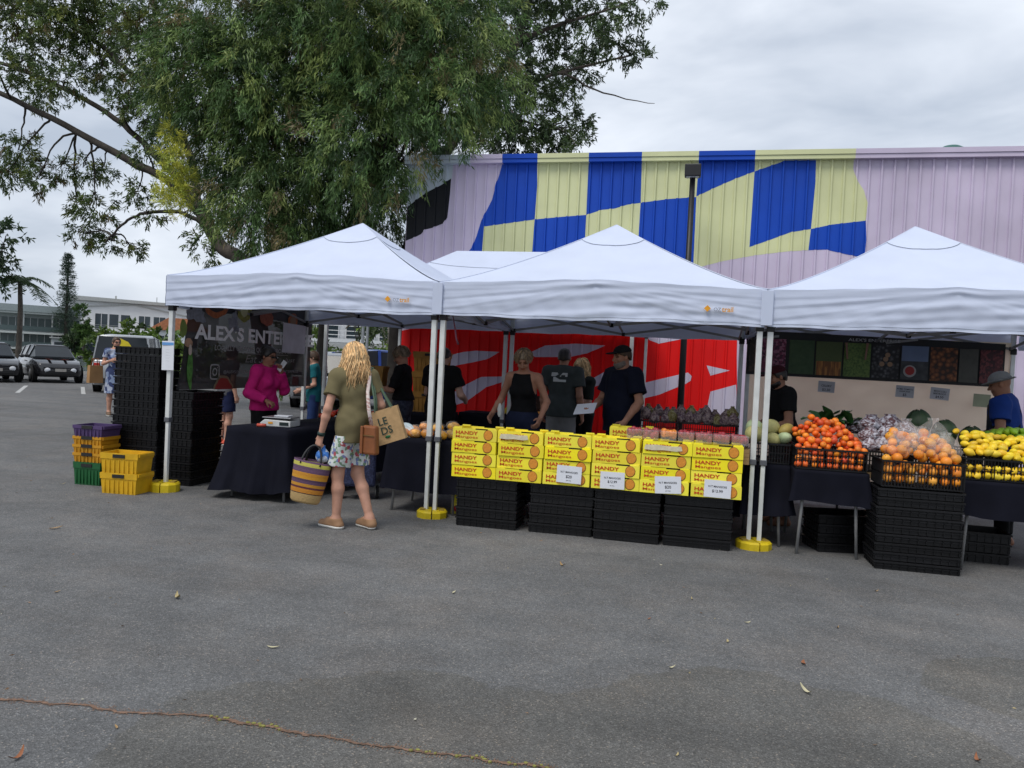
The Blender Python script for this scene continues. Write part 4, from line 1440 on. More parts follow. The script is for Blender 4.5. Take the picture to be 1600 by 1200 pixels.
# bagged mangoes on the table left of the cartons
k = 0
for (x, y, z) in ((2.66, .22, .80), (2.78, .2, .80), (2.90, .22, .80), (2.84, .32, .86), (2.98, .30, .86), (3.05, .2, .80), (3.15, .24, .81), (3.12, .34, .88), (3.22, .35, .84), (2.72, .34, .82)):
    place('mango', ME_MAN, [(x + random.uniform(-.03, .03), y + random.uniform(-.02, .02), z - .01) for _ in range(2)], 'ripe orange mango bagged on the table left of the cartons', 'mango', 'bagged loose mangoes', True)
    film_bag((x, y, z), (.065, .06, .05), 'clear bag of ripe mangoes on the table left of the cartons', 300 + k, film, 'clear_bag', 'clear bags of mangoes', neck=False)
    k += 1
plate = MB().lathe([(.01, 0), (.07, .005), (.1, .025), (.098, .028), (.068, .01), (.01, .006)], 20).build('bowl', pm('pale_blue_plastic', (.45, .55, .6), .3), None, True, (2.64, .26, .79), (.9, 0, .3))
tag(plate, 'pale blue bowl tipped up beside the bagged mangoes', 'bowl')
# tomatoes on the scales table
def ztom(x, y):
    return .79 + .07 * max(0, 1 - ((y - 1.75) / .5) ** 2) * max(0, 1 - ((x - 1.35) / .3) ** 2)
place('tomato', ME_TOM, heap(1.08, 1.62, 1.35, 2.2, ztom, .037, 1, .7), 'red tomato heaped on the far end of the scales table', 'tomato', 'tomatoes heaped on the scales table')
# bananas and oranges on the back table
ban_m = pm('banana_skin', (0.62, 0.48, 0.03), 0.5, 0.25, 14)
bn = thing('banana_bunch', 'bunch of yellow bananas on the back table before the red wall', 'bananas', (2.72, 4.5, .80))
for i in range(6):
    a = -.6 + i * .24
    pts = [(0.02 * math.cos(a), 0, .08), (.05 * math.sin(a), -.05, .07), (.09 * math.sin(a), -.11, .03), (.12 * math.sin(a), -.15, -.02)]
    MB().tube(pts, [.006, .017, .018, .005], 8).build('banana', ban_m, bn, True)
place('orange', ME_ORA, [(2.95 + .08 * (i % 4), 4.45 + .08 * (i // 4), .80 + .03 * (i // 8)) for i in range(12)], 'orange piled on the back table before the red wall', 'orange', 'oranges on the back table')
card((2.86, 4.30, .72), (0, 0, 0), .26, .16, [], 'plain white card hanging off the back table')
dark_box = thing('display_crate', 'dark wooden display crate on the back table before the red wall', 'crate', (3.35, 4.7, .77))
mb = MB()
for zz in (.05, .15, .25):
    mb = MB(); mb.box((0, -.18, zz), (.6, .02, .085)); mb.build('slat', pm('dark_wood', (.06, .03, .02), .7), dark_box)
    mb = MB(); mb.box((0, .18, zz), (.6, .02, .085)); mb.build('slat', MATS['dark_wood'], dark_box)
for sx in (-1, 1):
    MB().box((sx * .29, 0, .15), (.02, .34, .29)).build('end_panel', MATS['dark_wood'], dark_box)

# ------------------------------------------------------------------ scales, notice, banners, tarp
scl = thing('weighing_scales', 'white electronic scales on the navy table cloth', 'scales', (1.14, .42, .745), .12)
mb = MB(); mb.prism([(-.17, 0), (.17, 0), (.17, .065), (-.12, .075), (-.17, .035)], -.14, .14)
mb.build('body', pm('scale_white', (.55, .56, .55), .4), scl, bevel=.008)
MB().box((.01, 0, .095), (.32, .26, .012)).build('pan', pm('steel_pan', (.35, .36, .37), .3, metal=.8), scl, bevel=.004)
MB().box((.1, -.1425, .035), (.10, .004, .035)).build('display', pm('lcd', (.02, .03, .03), .2), scl)
MB().box((-.05, -.1425, .04), (.05, .004, .02)).build('badge', logo_o, scl)
MB().box((.02, .03, .108), (.16, .12, .01)).build('paper', card_m, scl)
tin = MB().tube([(0, 0, 0), (.09, .02, 0)], .018, 10).build('marker_pen', pm('pen_red', (.5, .08, .05), .4), None, True, (1.02, .16, .763))
tag(tin, 'small red and blue marker lying in front of the scales', 'marker')
card((.035, -.012, 1.45), (0, -.02, -.05), .15, .31, [('NOTICE', .018, .11), ('- - - - - -', .01, .06), ('- - - - - -', .01, .03), ('- - - - - -', .01, 0), ('- - - - - -', .01, -.03), ('- - - - - -', .01, -.06)], 'laminated notice taped to the leftmost gazebo leg', None, None, 'notice', None)
o = MB().box((.035, -.016, 1.575), (.14, .003, .03)).build('notice_header', pm('blue_print', (.12, .3, .6), .5), None)
nt_ = [q for q in bpy.data.objects if q.get('label') == 'laminated notice taped to the leftmost gazebo leg'][0]
nt_.name = 'paper_notice'
o.parent = nt_; o.matrix_parent_inverse = nt_.matrix_basis.inverted()

# big dark banner along the left side of the leftmost gazebo
ban_base = pm('banner_mesh', (0.022, 0.022, 0.024), 0.6, 0.25, 2.5, .05, 300)
ban_mat = mix_shader('banner_see_through', ban_base, 'TRANSPARENT', 0.04)
bw = pm('banner_white', (0.85, 0.85, 0.85), .6, .1, 6)
bg = pm('banner_grey', (0.28, 0.28, 0.285), .6, .1, 6)
ROT_L = (math.pi / 2, 0, math.pi / 2)            # lettering that reads front to back, facing +X
bl = thing('stall_banner', 'large dark mesh banner with white lettering hung along the left gazebo side', 'banner', (.03, 0, 0))
vs, fs = [], []
NB, MBn = 50, 16
for j in range(MBn + 1):
    for i in range(NB + 1):
        u, v = i / NB, j / MBn
        ya, yb = .15 + .19 * v, 3.16
        y = ya + (yb - ya) * u
        z = 1.08 + (2.06 + .13 * u - 1.08) * v
        vs.append((.012 * math.sin(u * 9 + v * 3) + .008 * math.sin(v * 7 + u * 21), y, z))
for j in range(MBn):
    for i in range(NB):
        k = j * (NB + 1) + i
        fs.append((k, k + 1, k + NB + 2, k + NB + 1))
MB().add(vs, fs).build('sheet', ban_mat, bl, True)
XL = .026
link('lettering', text_mesh("ALEX'S ENTERPRISE", bw, .165, .032, width=2.74), bl, (XL, .40, 1.655), ROT_L)
link('lettering', text_mesh('LOCALLY GROWN, QUALITY PRODUCE', bg, .06, .03, width=1.75), bl, (XL, .78, 1.535), ROT_L)
link('lettering', text_mesh('Eat S', bg, .10, .0, width=.42, shear=.35), bl, (XL, 1.42, 1.40), ROT_L)
link('lettering', text_mesh('just', bg, .06, .0, width=.3, shear=.35), bl, (XL, 2.35, 1.42), ROT_L)
link('lettering', text_mesh('@ALEXS.ENTERPRISE', bg, .035, .01, width=.62), bl, (XL, .97, 1.265), ROT_L)
link('lettering', text_mesh('ALEXS ENTERPRISE', bg, .035, .01, width=.7), bl, (XL, 2.05, 1.275), ROT_L)
MB().box((XL, 1.9, 1.51), (.003, 1.1, .006)).build('rule_line', bg, bl)
# camera icon: rounded frame, ring and dot
def ring(mb, c, r0, r1, n=28, sq=0.0):
    vs, fs = [], []
    for i in range(n):
        a = 2 * math.pi * i / n
        cs, sn = math.cos(a), math.sin(a)
        if sq:
            p = (abs(cs) ** sq + abs(sn) ** sq) ** (-1 / sq)
        else:
            p = 1
        for r in (r0, r1):
            vs.append((0, c[0] + cs * p * r, c[1] + sn * p * r))
    for i in range(n):
        j = (i + 1) % n
        fs.append((2 * i, 2 * j, 2 * j + 1, 2 * i + 1))
    mb.add(vs, fs)
mb = MB(); ring(mb, (.80, 1.28), .075, .092, 40, 5); ring(mb, (.80, 1.28), .032, .047)
mb.add([(0, .80 + .05 + .008 * math.cos(a), 1.33 + .008 * math.sin(a)) for a in [i * math.pi / 4 for i in range(8)]], [tuple(range(8))])
mb.build('camera_icon', pm('banner_icon', (.34, .34, .34), .6), bl, loc=(XL, 0, 0))
def blob(name, cy_, cz_, ry, rz_, mat, dx=0, a0=0.0, a1=6.2832, n=28, wob=.06, parent=bl):
    vs = [(0, cy_, cz_)]
    for i in range(n + 1):
        a = a0 + (a1 - a0) * i / n
        k = 1 + wob * math.sin(3 * a + cy_ * 9) + wob * .6 * math.sin(7 * a)
        vs.append((0, cy_ + ry * k * math.cos(a), cz_ + rz_ * k * math.sin(a)))
    return MB().add(vs, [(0, i, i + 1) for i in range(1, n + 1)]).build(name, mat, parent, loc=(XL + dx, 0, 0))
p_rind = pm('print_rind', (.22, .17, .10), .6); p_flesh = pm('print_flesh', (.30, .035, .03), .6)
blob('melon_print', .98, 1.075, .20, .16, p_rind, 0, 0, math.pi); blob('melon_print', .98, 1.075, .17, .13, p_flesh, .003, 0, math.pi)
p_cuc = pm('print_cucumber', (.07, .20, .04), .6, .4, 20); p_mush = pm('print_mushroom', (.36, .22, .14), .6, .3, 12)
vs = [(0, .30 + .06 * math.cos(t * 2.2) - .02, 1.52 - t * .44) for t in np.linspace(0, 1, 12)]
mb = MB()
L_, Rr = [], []
for i, p in enumerate(vs):
    w = .05 * math.sin(math.pi * (.12 + .8 * i / 11))
    L_.append((0, p[1] - w + .12 * (i / 11) ** 2, p[2])); Rr.append((0, p[1] + w + .12 * (i / 11) ** 2, p[2]))
mb.add(L_ + Rr, [(i, i + 1, i + 13, i + 12) for i in range(11)])
mb.build('cucumber_print', p_cuc, bl, loc=(XL, 0, 0))
blob('mushroom_print', .30, 1.60, .07, .05, p_mush, 0); blob('mushroom_print', .33, 1.52, .03, .06, pm('print_stem', (.5, .42, .36), .6), .002)
p_pap = pm('print_papaya', (.34, .10, .03), .6, .3, 20); p_kiwi = pm('print_kiwi', (.22, .22, .05), .6, .4, 30)
blob('papaya_print', .78, 2.04, .24, .13, p_pap); blob('papaya_print', .78, 2.05, .17, .075, pm('print_seed', (.03, .03, .03), .6), .003)
blob('kiwi_print', 1.35, 2.03, .17, .13, p_kiwi); blob('kiwi_print', 1.35, 2.03, .08, .07, pm('print_core', (.45, .46, .25), .6), .003)
blob('peach_print', 1.88, 1.98, .16, .10, pm('print_peach', (.30, .09, .05), .6, .3, 20)); blob('fig_print', 2.55, 1.99, .13, .10, p_pap); blob('fig_print', 2.55, 1.99, .08, .06, pm('print_fig', (.26, .16, .10), .6), .003)
blob('splash_print', .42, 1.93, .16, .10, pm('print_splash', (.20, .22, .25), .6, .3, 20), 0, wob=.25); blob('splash_print', 1.15, 1.88, .10, .12, MATS['print_splash'], 0, wob=.3); blob('leaf_print', .20, 1.75, .06, .1, pm('print_leaf', (.16, .22, .05), .6))
sh = card((.075, 2.57, 1.745), (0, .02, math.pi / 2), .62, .40, [], 'blank grey-white paper sheet pinned over the dark banner lettering', pm('paper_grey', (.6, .6, .64), .7), None, 'paper sheet', None)
sh.name = 'paper_sheet'

# beige tarp with a strip banner of produce pictures behind the rightmost gazebo
tarp_m = mix_shader('tarp_canvas', pm('tarp_beige', (0.90, 0.78, 0.58), 0.75, 0.05, 2, 0.2, 18), 'TRANSLUCENT', .55)
vs, fs = [], []
NB, M_ = 90, 24
for j in range(M_ + 1):
    for i in range(NB + 1):
        u, v = i / NB, j / M_
        x = 6.12 + 2.98 * u
        z = .12 + 1.95 * v
        vs.append((x, 2.965 + .012 * math.sin(u * 13 + v * 5) + .006 * math.sin(u * 47 - v * 31) + .005 * math.sin(u * 30 + v * 42) + .01 * math.exp(-((v - .73) / .01) ** 2), z))
for j in range(M_):
    for i in range(NB):
        k = j * (NB + 1) + i
        fs.append((k, k + 1, k + NB + 2, k + NB + 1))
o = MB().add(vs, fs).build('tarp_wall', tarp_m, None, True)
tag(o, 'beige canvas side wall hung behind the rightmost gazebo', 'tarpaulin')
sb = thing('strip_banner', 'long black strip banner of produce pictures on the beige canvas wall', 'banner', (6.1, 2.92, 0))
vs, fs = [], []
for j in range(5):
    for i in range(61):
        u, v = i / 60, j / 4
        x = 2.88 * u
        vs.append((x, .006 * math.sin(u * 23), 1.56 + (.55 - .045 * u) * v - .015 * u))
for j in range(4):
    for i in range(60):
        k = j * 61 + i
        fs.append((k, k + 1, k + 62, k + 61))
MB().add(vs, fs).build('sheet', pm('banner_black', (.010, .010, .011), .55), sb, True)
pics = [(.03, .12, pattern('pic_dark', [(.03, .02, .012), (.06, .035, .02)], 30)), (.16, .46, pattern('pic_purple', [(.16, .02, .06), (.06, .01, .03), (.28, .10, .16)], 42)),
        (.50, .79, pattern('pic_green', [(.01, .03, .012), (.025, .06, .02), (.04, .08, .03)], 18, 'SOFT')),
        (.81, 1.11, pattern('pic_carrot_tops', [(.02, .05, .015), (.07, .10, .03)], 60, 'SOFT', stretch=(3, 1, .6))),
        (1.13, 1.43, pattern('pic_beans', [(.02, .025, .02), (.05, .10, .02), (.14, .22, .05)], 30, 'SOFT', stretch=(1.5, 1, 1.5))),
        (1.45, 1.75, pattern('pic_figs', [(.16, .16, .17), (.05, .05, .055), (.008, .008, .010)], 24, 'BALLS', pos=[0, .35, .62])),
        (1.77, 2.07, pattern('pic_table', [(.04, .045, .05), (.02, .022, .026), (.07, .075, .08)], 9, 'SOFT')),
        (2.09, 2.38, pattern('pic_onions', [(.36, .13, .04), (.16, .05, .015), (.03, .012, .006)], 20, 'BALLS', pos=[0, .4, .7])),
        (2.40, 2.60, pattern('pic_grey', [(.03, .03, .028), (.06, .06, .05)], 20, 'SOFT')), (2.62, 2.86, pattern('pic_maroon', [(.07, .008, .012), (.12, .02, .025), (.03, .004, .008)], 40))]
for (xa, xb, m) in pics:
    u = (xa + xb) / 2 / 2.88
    z0 = 1.585 - .015 * u
    mb = MB(); mb.box(((xa + xb) / 2, -.0105, z0 + .22 - .015 * u), (xb - xa, .003, .42 - .03 * u))
    p = mb.build('produce_picture', m, sb)
    if abs(xa - .81) < .01:
        MB().box(((xa + xb) / 2, -.0135, z0 + .095), (xb - xa - .02, .002, .17)).build('carrot_print', pattern('pic_carrots', [(.16, .06, .015), (.36, .15, .03), (.24, .09, .02)], 26, stretch=(3, 1, .3)), p)
    if abs(xa - 1.13) < .01:
        for q in (-1, 1):
            MB().tube([((xa + xb) / 2 + q * .12, -.013, z0 + .42), ((xa + xb) / 2 + q * .10, -.013, z0 + .22)], [.04, .03], 8, flat=.05).build('hand_print', pm('print_skin', (.26, .14, .10), .6), p)
    if abs(xa - 1.45) < .01:
        for q in ((0, .06), (.05, .0), (-.04, 0), (.02, .11)):
            MB().lathe([(.001, -.0135), (.028, -.0135), (.03, -.0115)], 14, ((xa + xb) / 2 + q[0], 0, z0 + .18 + q[1]), axis='y').build('cut_fruit_print', pm('print_cut', (.32, .20, .12), .6), p)
    if abs(xa - 1.77) < .01:
        MB().box(((xa + xb) / 2, -.0135, z0 + .32), (xb - xa - .01, .002, .18)).build('sky_print', pm('print_sky', (.14, .19, .30), .6), p)
        MB().lathe([(.001, -.0155), (.07, -.0155), (.072, -.0125)], 18, ((xa + xb) / 2 - .05, 0, z0 + .11), axis='y').build('bowl_print', pm('print_bowl', (.35, .33, .32), .6), p)
        MB().lathe([(.001, -.0185), (.05, -.0185), (.052, -.0165)], 18, ((xa + xb) / 2 - .05, 0, z0 + .115), axis='y').build('berry_print', pm('print_berry', (.35, .03, .03), .6), p)
link('lettering', text_mesh("ALEX'S ENTERPRISE", pm('banner_text', (.42, .42, .42), .6), .034, .012, width=.58), sb, (1.17, -.014, 2.018), UP)
gcard = pm('card_grey', (.42, .42, .45), .6)
card((7.05, 2.90, 1.45), (0, .04, 0), .19, .135, [('CELERY', .025, .0), ('$3.50', .03, -.05)], 'grey price card, leftmost of four on the beige canvas', gcard, group='grey price cards on the canvas')
card((7.93, 2.90, 1.44), (0, .04, 0), .20, .14, [('ROMA TOMATO', .017, .02), ('EGGPLANT', .017, -.008), ('$5', .03, -.052)], 'grey price card, second of four on the beige canvas', gcard, group='grey price cards on the canvas')
card((8.31, 2.90, 1.435), (0, .07, 0), .205, .14, [('BROCCOLI', .02, .018), ('BEETROOT', .02, -.012), ('$4.50', .028, -.052)], 'grey price card, third of four on the beige canvas', gcard, group='grey price cards on the canvas')
card((8.76, 2.90, 1.38), (0, .03, 0), .18, .15, [], 'pale green price card beside the blue-shirted stallholder', pm('card_green', (.28, .30, .20), .6), group='grey price cards on the canvas')
# ------------------------------------------------------------------ trees
WATTLE = [(-2.96, 6.18, 6.9, 1.7), (-1.69, 6.79, 7.33, 1.83), (0.16, 6.44, 7.11, 1.57), (0.96, 6.91, 6.78, 1.01), (-2.25, 6.95, 5.65, 1.81), (-0.45, 5.83, 5.48, 1.22), (0.95, 5.73, 5.97, 0.64), (-4.48, 7.38, 6.01, 1.14), (-3.95, 6.22, 6.71, 1.2), (-2.44, 6.17, 4.41, 1.14), (-1.73, 7.69, 4.8, 1.36), (-0.64, 6.64, 4.69, 0.58), (-3.98, 7.37, 4.87, 0.9), (-1.86, 6.65, 3.77, 0.68), (0.57, 6.98, 7.79, 1.28), (-0.83, 6.0, 8.02, 1.76), (-3.38, 6.97, 8.62, 1.87), (-0.04, 7.44, 9.14, 1.61), (1.28, 6.75, 6.3, 0.47), (-0.76, 7.18, 3.87, 0.61), (-0.2, 7.04, 5.83, 0.5), (-4.11, 5.83, 7.06, 0.76), (-1.02, 6.88, 3.51, 0.47), (-2.48, 6.3, 3.58, 0.48)]
BLOSSOM = [(-4.16, 5.4, 5.6, 0.16), (-4.28, 5.52, 5.22, 0.19), (-4.12, 5.45, 4.85, 0.19), (-4.28, 5.54, 4.58, 0.23), (-4.01, 5.55, 4.4, 0.2), (-3.99, 5.33, 5.05, 0.16), (-4.18, 5.31, 4.34, 0.16), (-4.0, 5.63, 4.78, 0.16), (-4.01, 5.4, 4.13, 0.14)]
GUML = [(-12.38, 9.74, 9.86, 1.02), (-10.45, 9.10, 9.40, 0.91), (-11.79, 9.98, 9.10, 0.77), (-9.93, 9.88, 9.46, 1.07), (-7.52, 8.47, 8.76, 0.86), (-11.17, 8.54, 8.12, 0.76), (-9.72, 8.69, 7.88, 0.66), (-9.83, 10.04, 8.62, 0.74), (-7.98, 9.09, 7.96, 0.75), (-7.86, 9.43, 7.15, 0.65), (-8.11, 8.84, 7.27, 0.45), (-11.50, 9.21, 6.37, 0.67), (-11.64, 8.99, 5.75, 0.63), (-10.60, 8.93, 5.56, 0.50), (-10.35, 9.35, 5.91, 0.42), (-9.69, 9.35, 5.95, 0.45), (-9.63, 9.93, 6.04, 0.35), (-9.42, 9.53, 4.98, 0.57), (-10.18, 9.97, 4.41, 0.51), (-9.28, 9.84, 4.23, 0.38), (-8.81, 10.08, 4.11, 0.34), (-8.21, 9.51, 5.37, 0.44), (-7.09, 8.59, 4.64, 0.31), (-10.29, 9.85, 5.13, 0.35), (-11.79, 10.04, 8.03, 0.51), (-9.41, 9.93, 10.03, 0.96), (-10.22, 9.32, 10.28, 1.15), (-12.05, 9.59, 10.68, 1.21), (-7.11, 8.68, 9.34, 0.86), (-6.03, 9.80, 4.49, 0.43), (-5.95, 9.33, 3.80, 0.31), (-5.95, 8.81, 4.09, 0.27), (-7.18, 8.41, 6.08, 0.41)]
GUMR = [(0.46, 12.21, 10.17, 0.81), (1.25, 12.48, 9.92, 0.67), (0.91, 10.68, 8.44, 0.70), (1.31, 12.10, 8.64, 0.59), (2.04, 11.32, 8.03, 0.47), (1.40, 10.80, 7.35, 0.62), (1.97, 11.09, 7.20, 0.49), (2.34, 12.04, 7.64, 0.38), (2.24, 12.25, 8.98, 0.45), (2.85, 10.59, 9.06, 0.44), (2.80, 11.73, 10.15, 0.53), (3.62, 10.59, 9.66, 0.32), (2.14, 11.94, 10.28, 0.48), (3.30, 11.16, 9.05, 0.42), (3.73, 12.26, 9.32, 0.31), (1.78, 12.46, 9.40, 0.43), (2.60, 11.51, 7.09, 0.25), (0.32, 12.50, 8.16, 0.69), (1.75, 11.12, 6.79, 0.43), (2.52, 10.65, 6.65, 0.24), (3.94, 11.70, 10.29, 0.24), (1.15, 10.56, 10.31, 0.77), (1.85, 10.89, 10.27, 0.55), (0.59, 11.32, 7.07, 0.56), (0.90, 11.72, 6.98, 0.49)]
leaf0 = pm('leaf_green', (1, 1, 1), 0.5, 0.0, 3, attr='tint', spec=0.35)
leaf_mat = mix_shader('leaf_blade', leaf0, 'TRANSLUCENT', 0.22)
bark_m = pm('bark_grey', (0.075, 0.062, 0.052), 0.9, 0.4, 5, 0.8, 22)
bark_d = pm('bark_dark', (0.040, 0.034, 0.028), 0.9, 0.4, 5, 0.8, 22)
def norm(a):
    return a / np.maximum(1e-9, np.linalg.norm(a, axis=1, keepdims=True))
def leaf_quads(base, d, length, width, tint, rg):
    """Rhombic blades: base point, direction, length, width, colour per leaf."""
    n = len(base)
    d = norm(d)
    side = norm(np.cross(d, rg.normal(size=(n, 3))))
    up = np.cross(side, d)
    length = np.asarray(length).reshape(-1, 1); width = np.asarray(width).reshape(-1, 1)
    p0 = base
    p1 = base + d * length * .42 + side * width * .5 + up * width * .12
    p2 = base + d * length - up * length * .08
    p3 = base + d * length * .42 - side * width * .5 + up * width * .12
    v = np.stack([p0, p1, p2, p3], 1).reshape(-1, 3)
    f = np.arange(4 * n).reshape(n, 4)
    c = np.repeat(tint, 4, axis=0)
    return v, f, c
def crown(lobes, dens, per, llen, lwid, cols, droop, twig, seed, flat=.8, shell=.55):
    """Sprays of leaves through the volume of several lobes; cols = list of (colour, weight)."""
    rg = np.random.default_rng(seed)
    B, D, T, LL, LW = [], [], [], [], []
    cc = np.array([c for c, w in cols]); ww = np.array([w for c, w in cols], float); ww /= ww.sum()
    for (x, y, z, r) in lobes:
        ns = max(3, int(dens * r * r))
        u = norm(rg.normal(size=(ns, 3)))
        rad = r * (shell + (1.08 - shell) * rg.random((ns, 1)) ** .6)
        c = np.array([x, y, z]) + u * rad * np.array([1, .9, flat])
        tdir = norm(u + rg.normal(size=(ns, 3)) * .5 + np.array([0, 0, -droop * .6]))
        t = rg.random((ns, per, 1))
        base = c[:, None, :] + tdir[:, None, :] * t * twig + rg.normal(size=(ns, per, 3)) * twig * .13
        base[:, :, 2] -= (t[:, :, 0] ** 2) * twig * droop * .5
        d = tdir[:, None, :] * .7 + rg.normal(size=(ns, per, 3)) * .55 + np.array([0, 0, -droop])
        ci = rg.choice(len(cc), ns, p=ww)
        col = cc[ci][:, None, :] * (0.7 + .6 * rg.random((ns, 1, 1))) * (0.8 + .4 * rg.random((ns, per, 1)))
        col = np.broadcast_to(col, (ns, per, 3))
        B.append(base.reshape(-1, 3)); D.append(d.reshape(-1, 3)); T.append(col.reshape(-1, 3))
        k = ns * per
        LL.append(llen * (.65 + .7 * rg.random(k))); LW.append(lwid * (.7 + .6 * rg.random(k)))
    return leaf_quads(np.concatenate(B), np.concatenate(D), np.concatenate(LL), np.concatenate(LW), np.concatenate(T), rg)
def crown_obj(name, parent, *a, **k):
    v, f, c = crown(*a, **k)
    o = link(name, np_mesh(name, v - np.array(parent.location), f, leaf_mat, tint=c), parent)
    o['kind'] = 'stuff'
    return o
def limb(parent, pts, r0, r1, mat, name='limb', n=9, wig=.05, seed=0):
    rd = random.Random(seed)
    P = [Vector(p) - Vector(parent.location) for p in pts]
    out, rad = [], []
    m = len(P)
    for i in range(m - 1):
        a, b = P[i], P[i + 1]
        pa, pb = P[max(0, i - 1)], P[min(m - 1, i + 2)]
        for k in range(5):
            t = k / 5
            q = 0.5 * ((2 * a) + (b - pa) * t + (2 * pa - 5 * a + 4 * b - pb) * t * t + (3 * a - pa - 3 * b + pb) * t ** 3)
            out.append(q + Vector((rd.uniform(-wig, wig), rd.uniform(-wig, wig), rd.uniform(-wig, wig))) * .4)
            rad.append(r0 + (r1 - r0) * (i + t) / (m - 1))
    out.append(P[-1]); rad.append(r1)
    return MB().tube(out, rad, n).build(name, mat, parent, True)

# leaning gum on the left, long limbs towards the car park
gl = thing('gum_tree', 'leaning gum tree with long bare limbs reaching over the car park', 'tree', (-4.05, 9.0, 0))
limb(gl, [(-4.05, 9.0, -.1), (-4.2, 9, 1.3), (-4.495, 9.0, 2.586), (-4.907, 9.0, 3.614), (-5.477, 9.0, 3.978), (-5.894, 9.0, 4.573), (-6.209, 9.0, 5.097)], .21, .13, bark_m, 'trunk', 12, .03, 1)
LIMBS = [([(-5.894, 9.0, 4.573), (-6.865, 9.0, 5.447), (-8.094, 9.0, 6.023), (-9.967, 9.0, 6.91), (-11.921, 9.0, 7.756), (-13.544, 9.0, 8.379)], .12, .05),
         ([(-6.209, 9.0, 5.097), (-7.294, 9.4, 5.933), (-8.177, 9.4, 6.679), (-9.417, 9.4, 7.497), (-11.175, 9.4, 8.275), (-13.202, 9.4, 8.929)], .10, .04),
         ([(-5.477, 9.0, 3.978), (-5.885, 8.7, 4.515), (-6.574, 8.7, 4.735), (-7.435, 8.7, 4.658), (-7.952, 8.7, 4.4), (-8.38, 8.7, 3.971)], .06, .02),
         ([(-7.0, 9.6, 6.6), (-7.604, 9.8, 7.34), (-8.861, 9.8, 8.496), (-10.243, 9.8, 9.527), (-11.652, 9.8, 10.258)], .09, .04),
         ([(-6.209, 9.0, 5.097), (-6.773, 9.6, 6.165), (-7.45, 9.6, 7.271), (-7.785, 9.6, 8.692), (-8.03, 9.6, 10.115)], .12, .06)]
for i, (p, a, b) in enumerate(LIMBS):
    limb(gl, p, a, b, bark_d, 'limb', 8, .05, 10 + i)
rd = random.Random(4)
for i, (x, y, z, r) in enumerate(GUML):
    best = None
    for (p, a, b) in LIMBS:
        for j in range(len(p) - 1):
            for u in (0, .2, .4, .6, .8):
                qq = Vector(p[j]).lerp(Vector(p[j + 1]), u)
                dd = (qq - Vector((x, y, z))).length + rd.uniform(0, .5)
                if best is None or dd < best[0]:
                    best = (dd, qq)
    q = Vector(best[1]); e = Vector((x, y, z))
    m_ = q.lerp(e, .5) + Vector((rd.uniform(-.2, .2), rd.uniform(-.2, .2), rd.uniform(.0, .25)))
    limb(gl, [q, m_, e], .032, .010, bark_d, 'branch', 6, .06, 40 + i)
    for k in range(3):
        f_ = e + Vector((rd.uniform(-1, 1), rd.uniform(-1, 1), rd.uniform(-.8, .6))) * r
        limb(gl, [m_.lerp(e, .6), e.lerp(f_, .5) + Vector((0, 0, .06)), f_], .012, .004, bark_d, 'twig', 5, .05, 90 + i * 3 + k)
GUMC = [((.060, .10, .030), 5), ((.10, .15, .040), 4), ((.15, .18, .035), 2), ((.11, .085, .035), .8)]
GUML = [(x, y, z, r * .82) for x, y, z, r in GUML]
crown_obj('crown', gl, GUML, 170, 24, .13, .030, GUMC, .45, .22, 5, .7, .15)

# dense wattle in the middle
wt_ = thing('wattle_tree', 'dense dark green wattle tree with drooping narrow leaves above the left gazebo', 'tree', (-2.3, 8.0, 0))
limb(wt_, [(-2.3, 8.0, -.1), (-2.27, 8, 1.2), (-2.2, 7.9, 2.6), (-2.0, 7.6, 4.0), (-1.9, 7.2, 6.0), (-1.7, 7.0, 8.2)], .13, .06, bark_d, 'trunk', 11, .04, 2)
limb(wt_, [(-2.2, 7.9, 2.6), (-2.9, 7.5, 4.0), (-3.8, 7.0, 5.6), (-4.3, 6.9, 7.4)], .09, .03, bark_d, 'limb', 8, .05, 3)
limb(wt_, [(-2.1, 7.8, 3.2), (-1.2, 7.1, 4.6), (-.3, 6.7, 6.0), (.5, 6.6, 7.6)], .09, .03, bark_d, 'limb', 8, .05, 4)
rd = random.Random(8)
for i, (x, y, z, r) in enumerate(WATTLE):
    q = Vector((-2.0 + (x + 2.0) * .35, 7.3, min(z, max(2.8, z - 1.4))))
    limb(wt_, [q, q.lerp(Vector((x, y, z)), .55) + Vector((0, 0, .2)), (x, y, z)], .045, .014, bark_d, 'branch', 6, .07, 140 + i)
WATC = [((.045, .09, .028), 5), ((.09, .165, .048), 5), ((.18, .26, .075), 3.2), ((.24, .20, .095), .9), ((.28, .35, .10), 1.2)]
crown_obj('crown', wt_, WATTLE, 120, 56, .125, .021, WATC, .75, .40, 6, .85, .35)
BLC = [((.62, .62, .10), 3), ((.45, .52, .10), 2)]
crown_obj('blossom', wt_, BLOSSOM, 1100, 20, .085, .012, BLC, -.15, .12, 7, 1.0, .3)

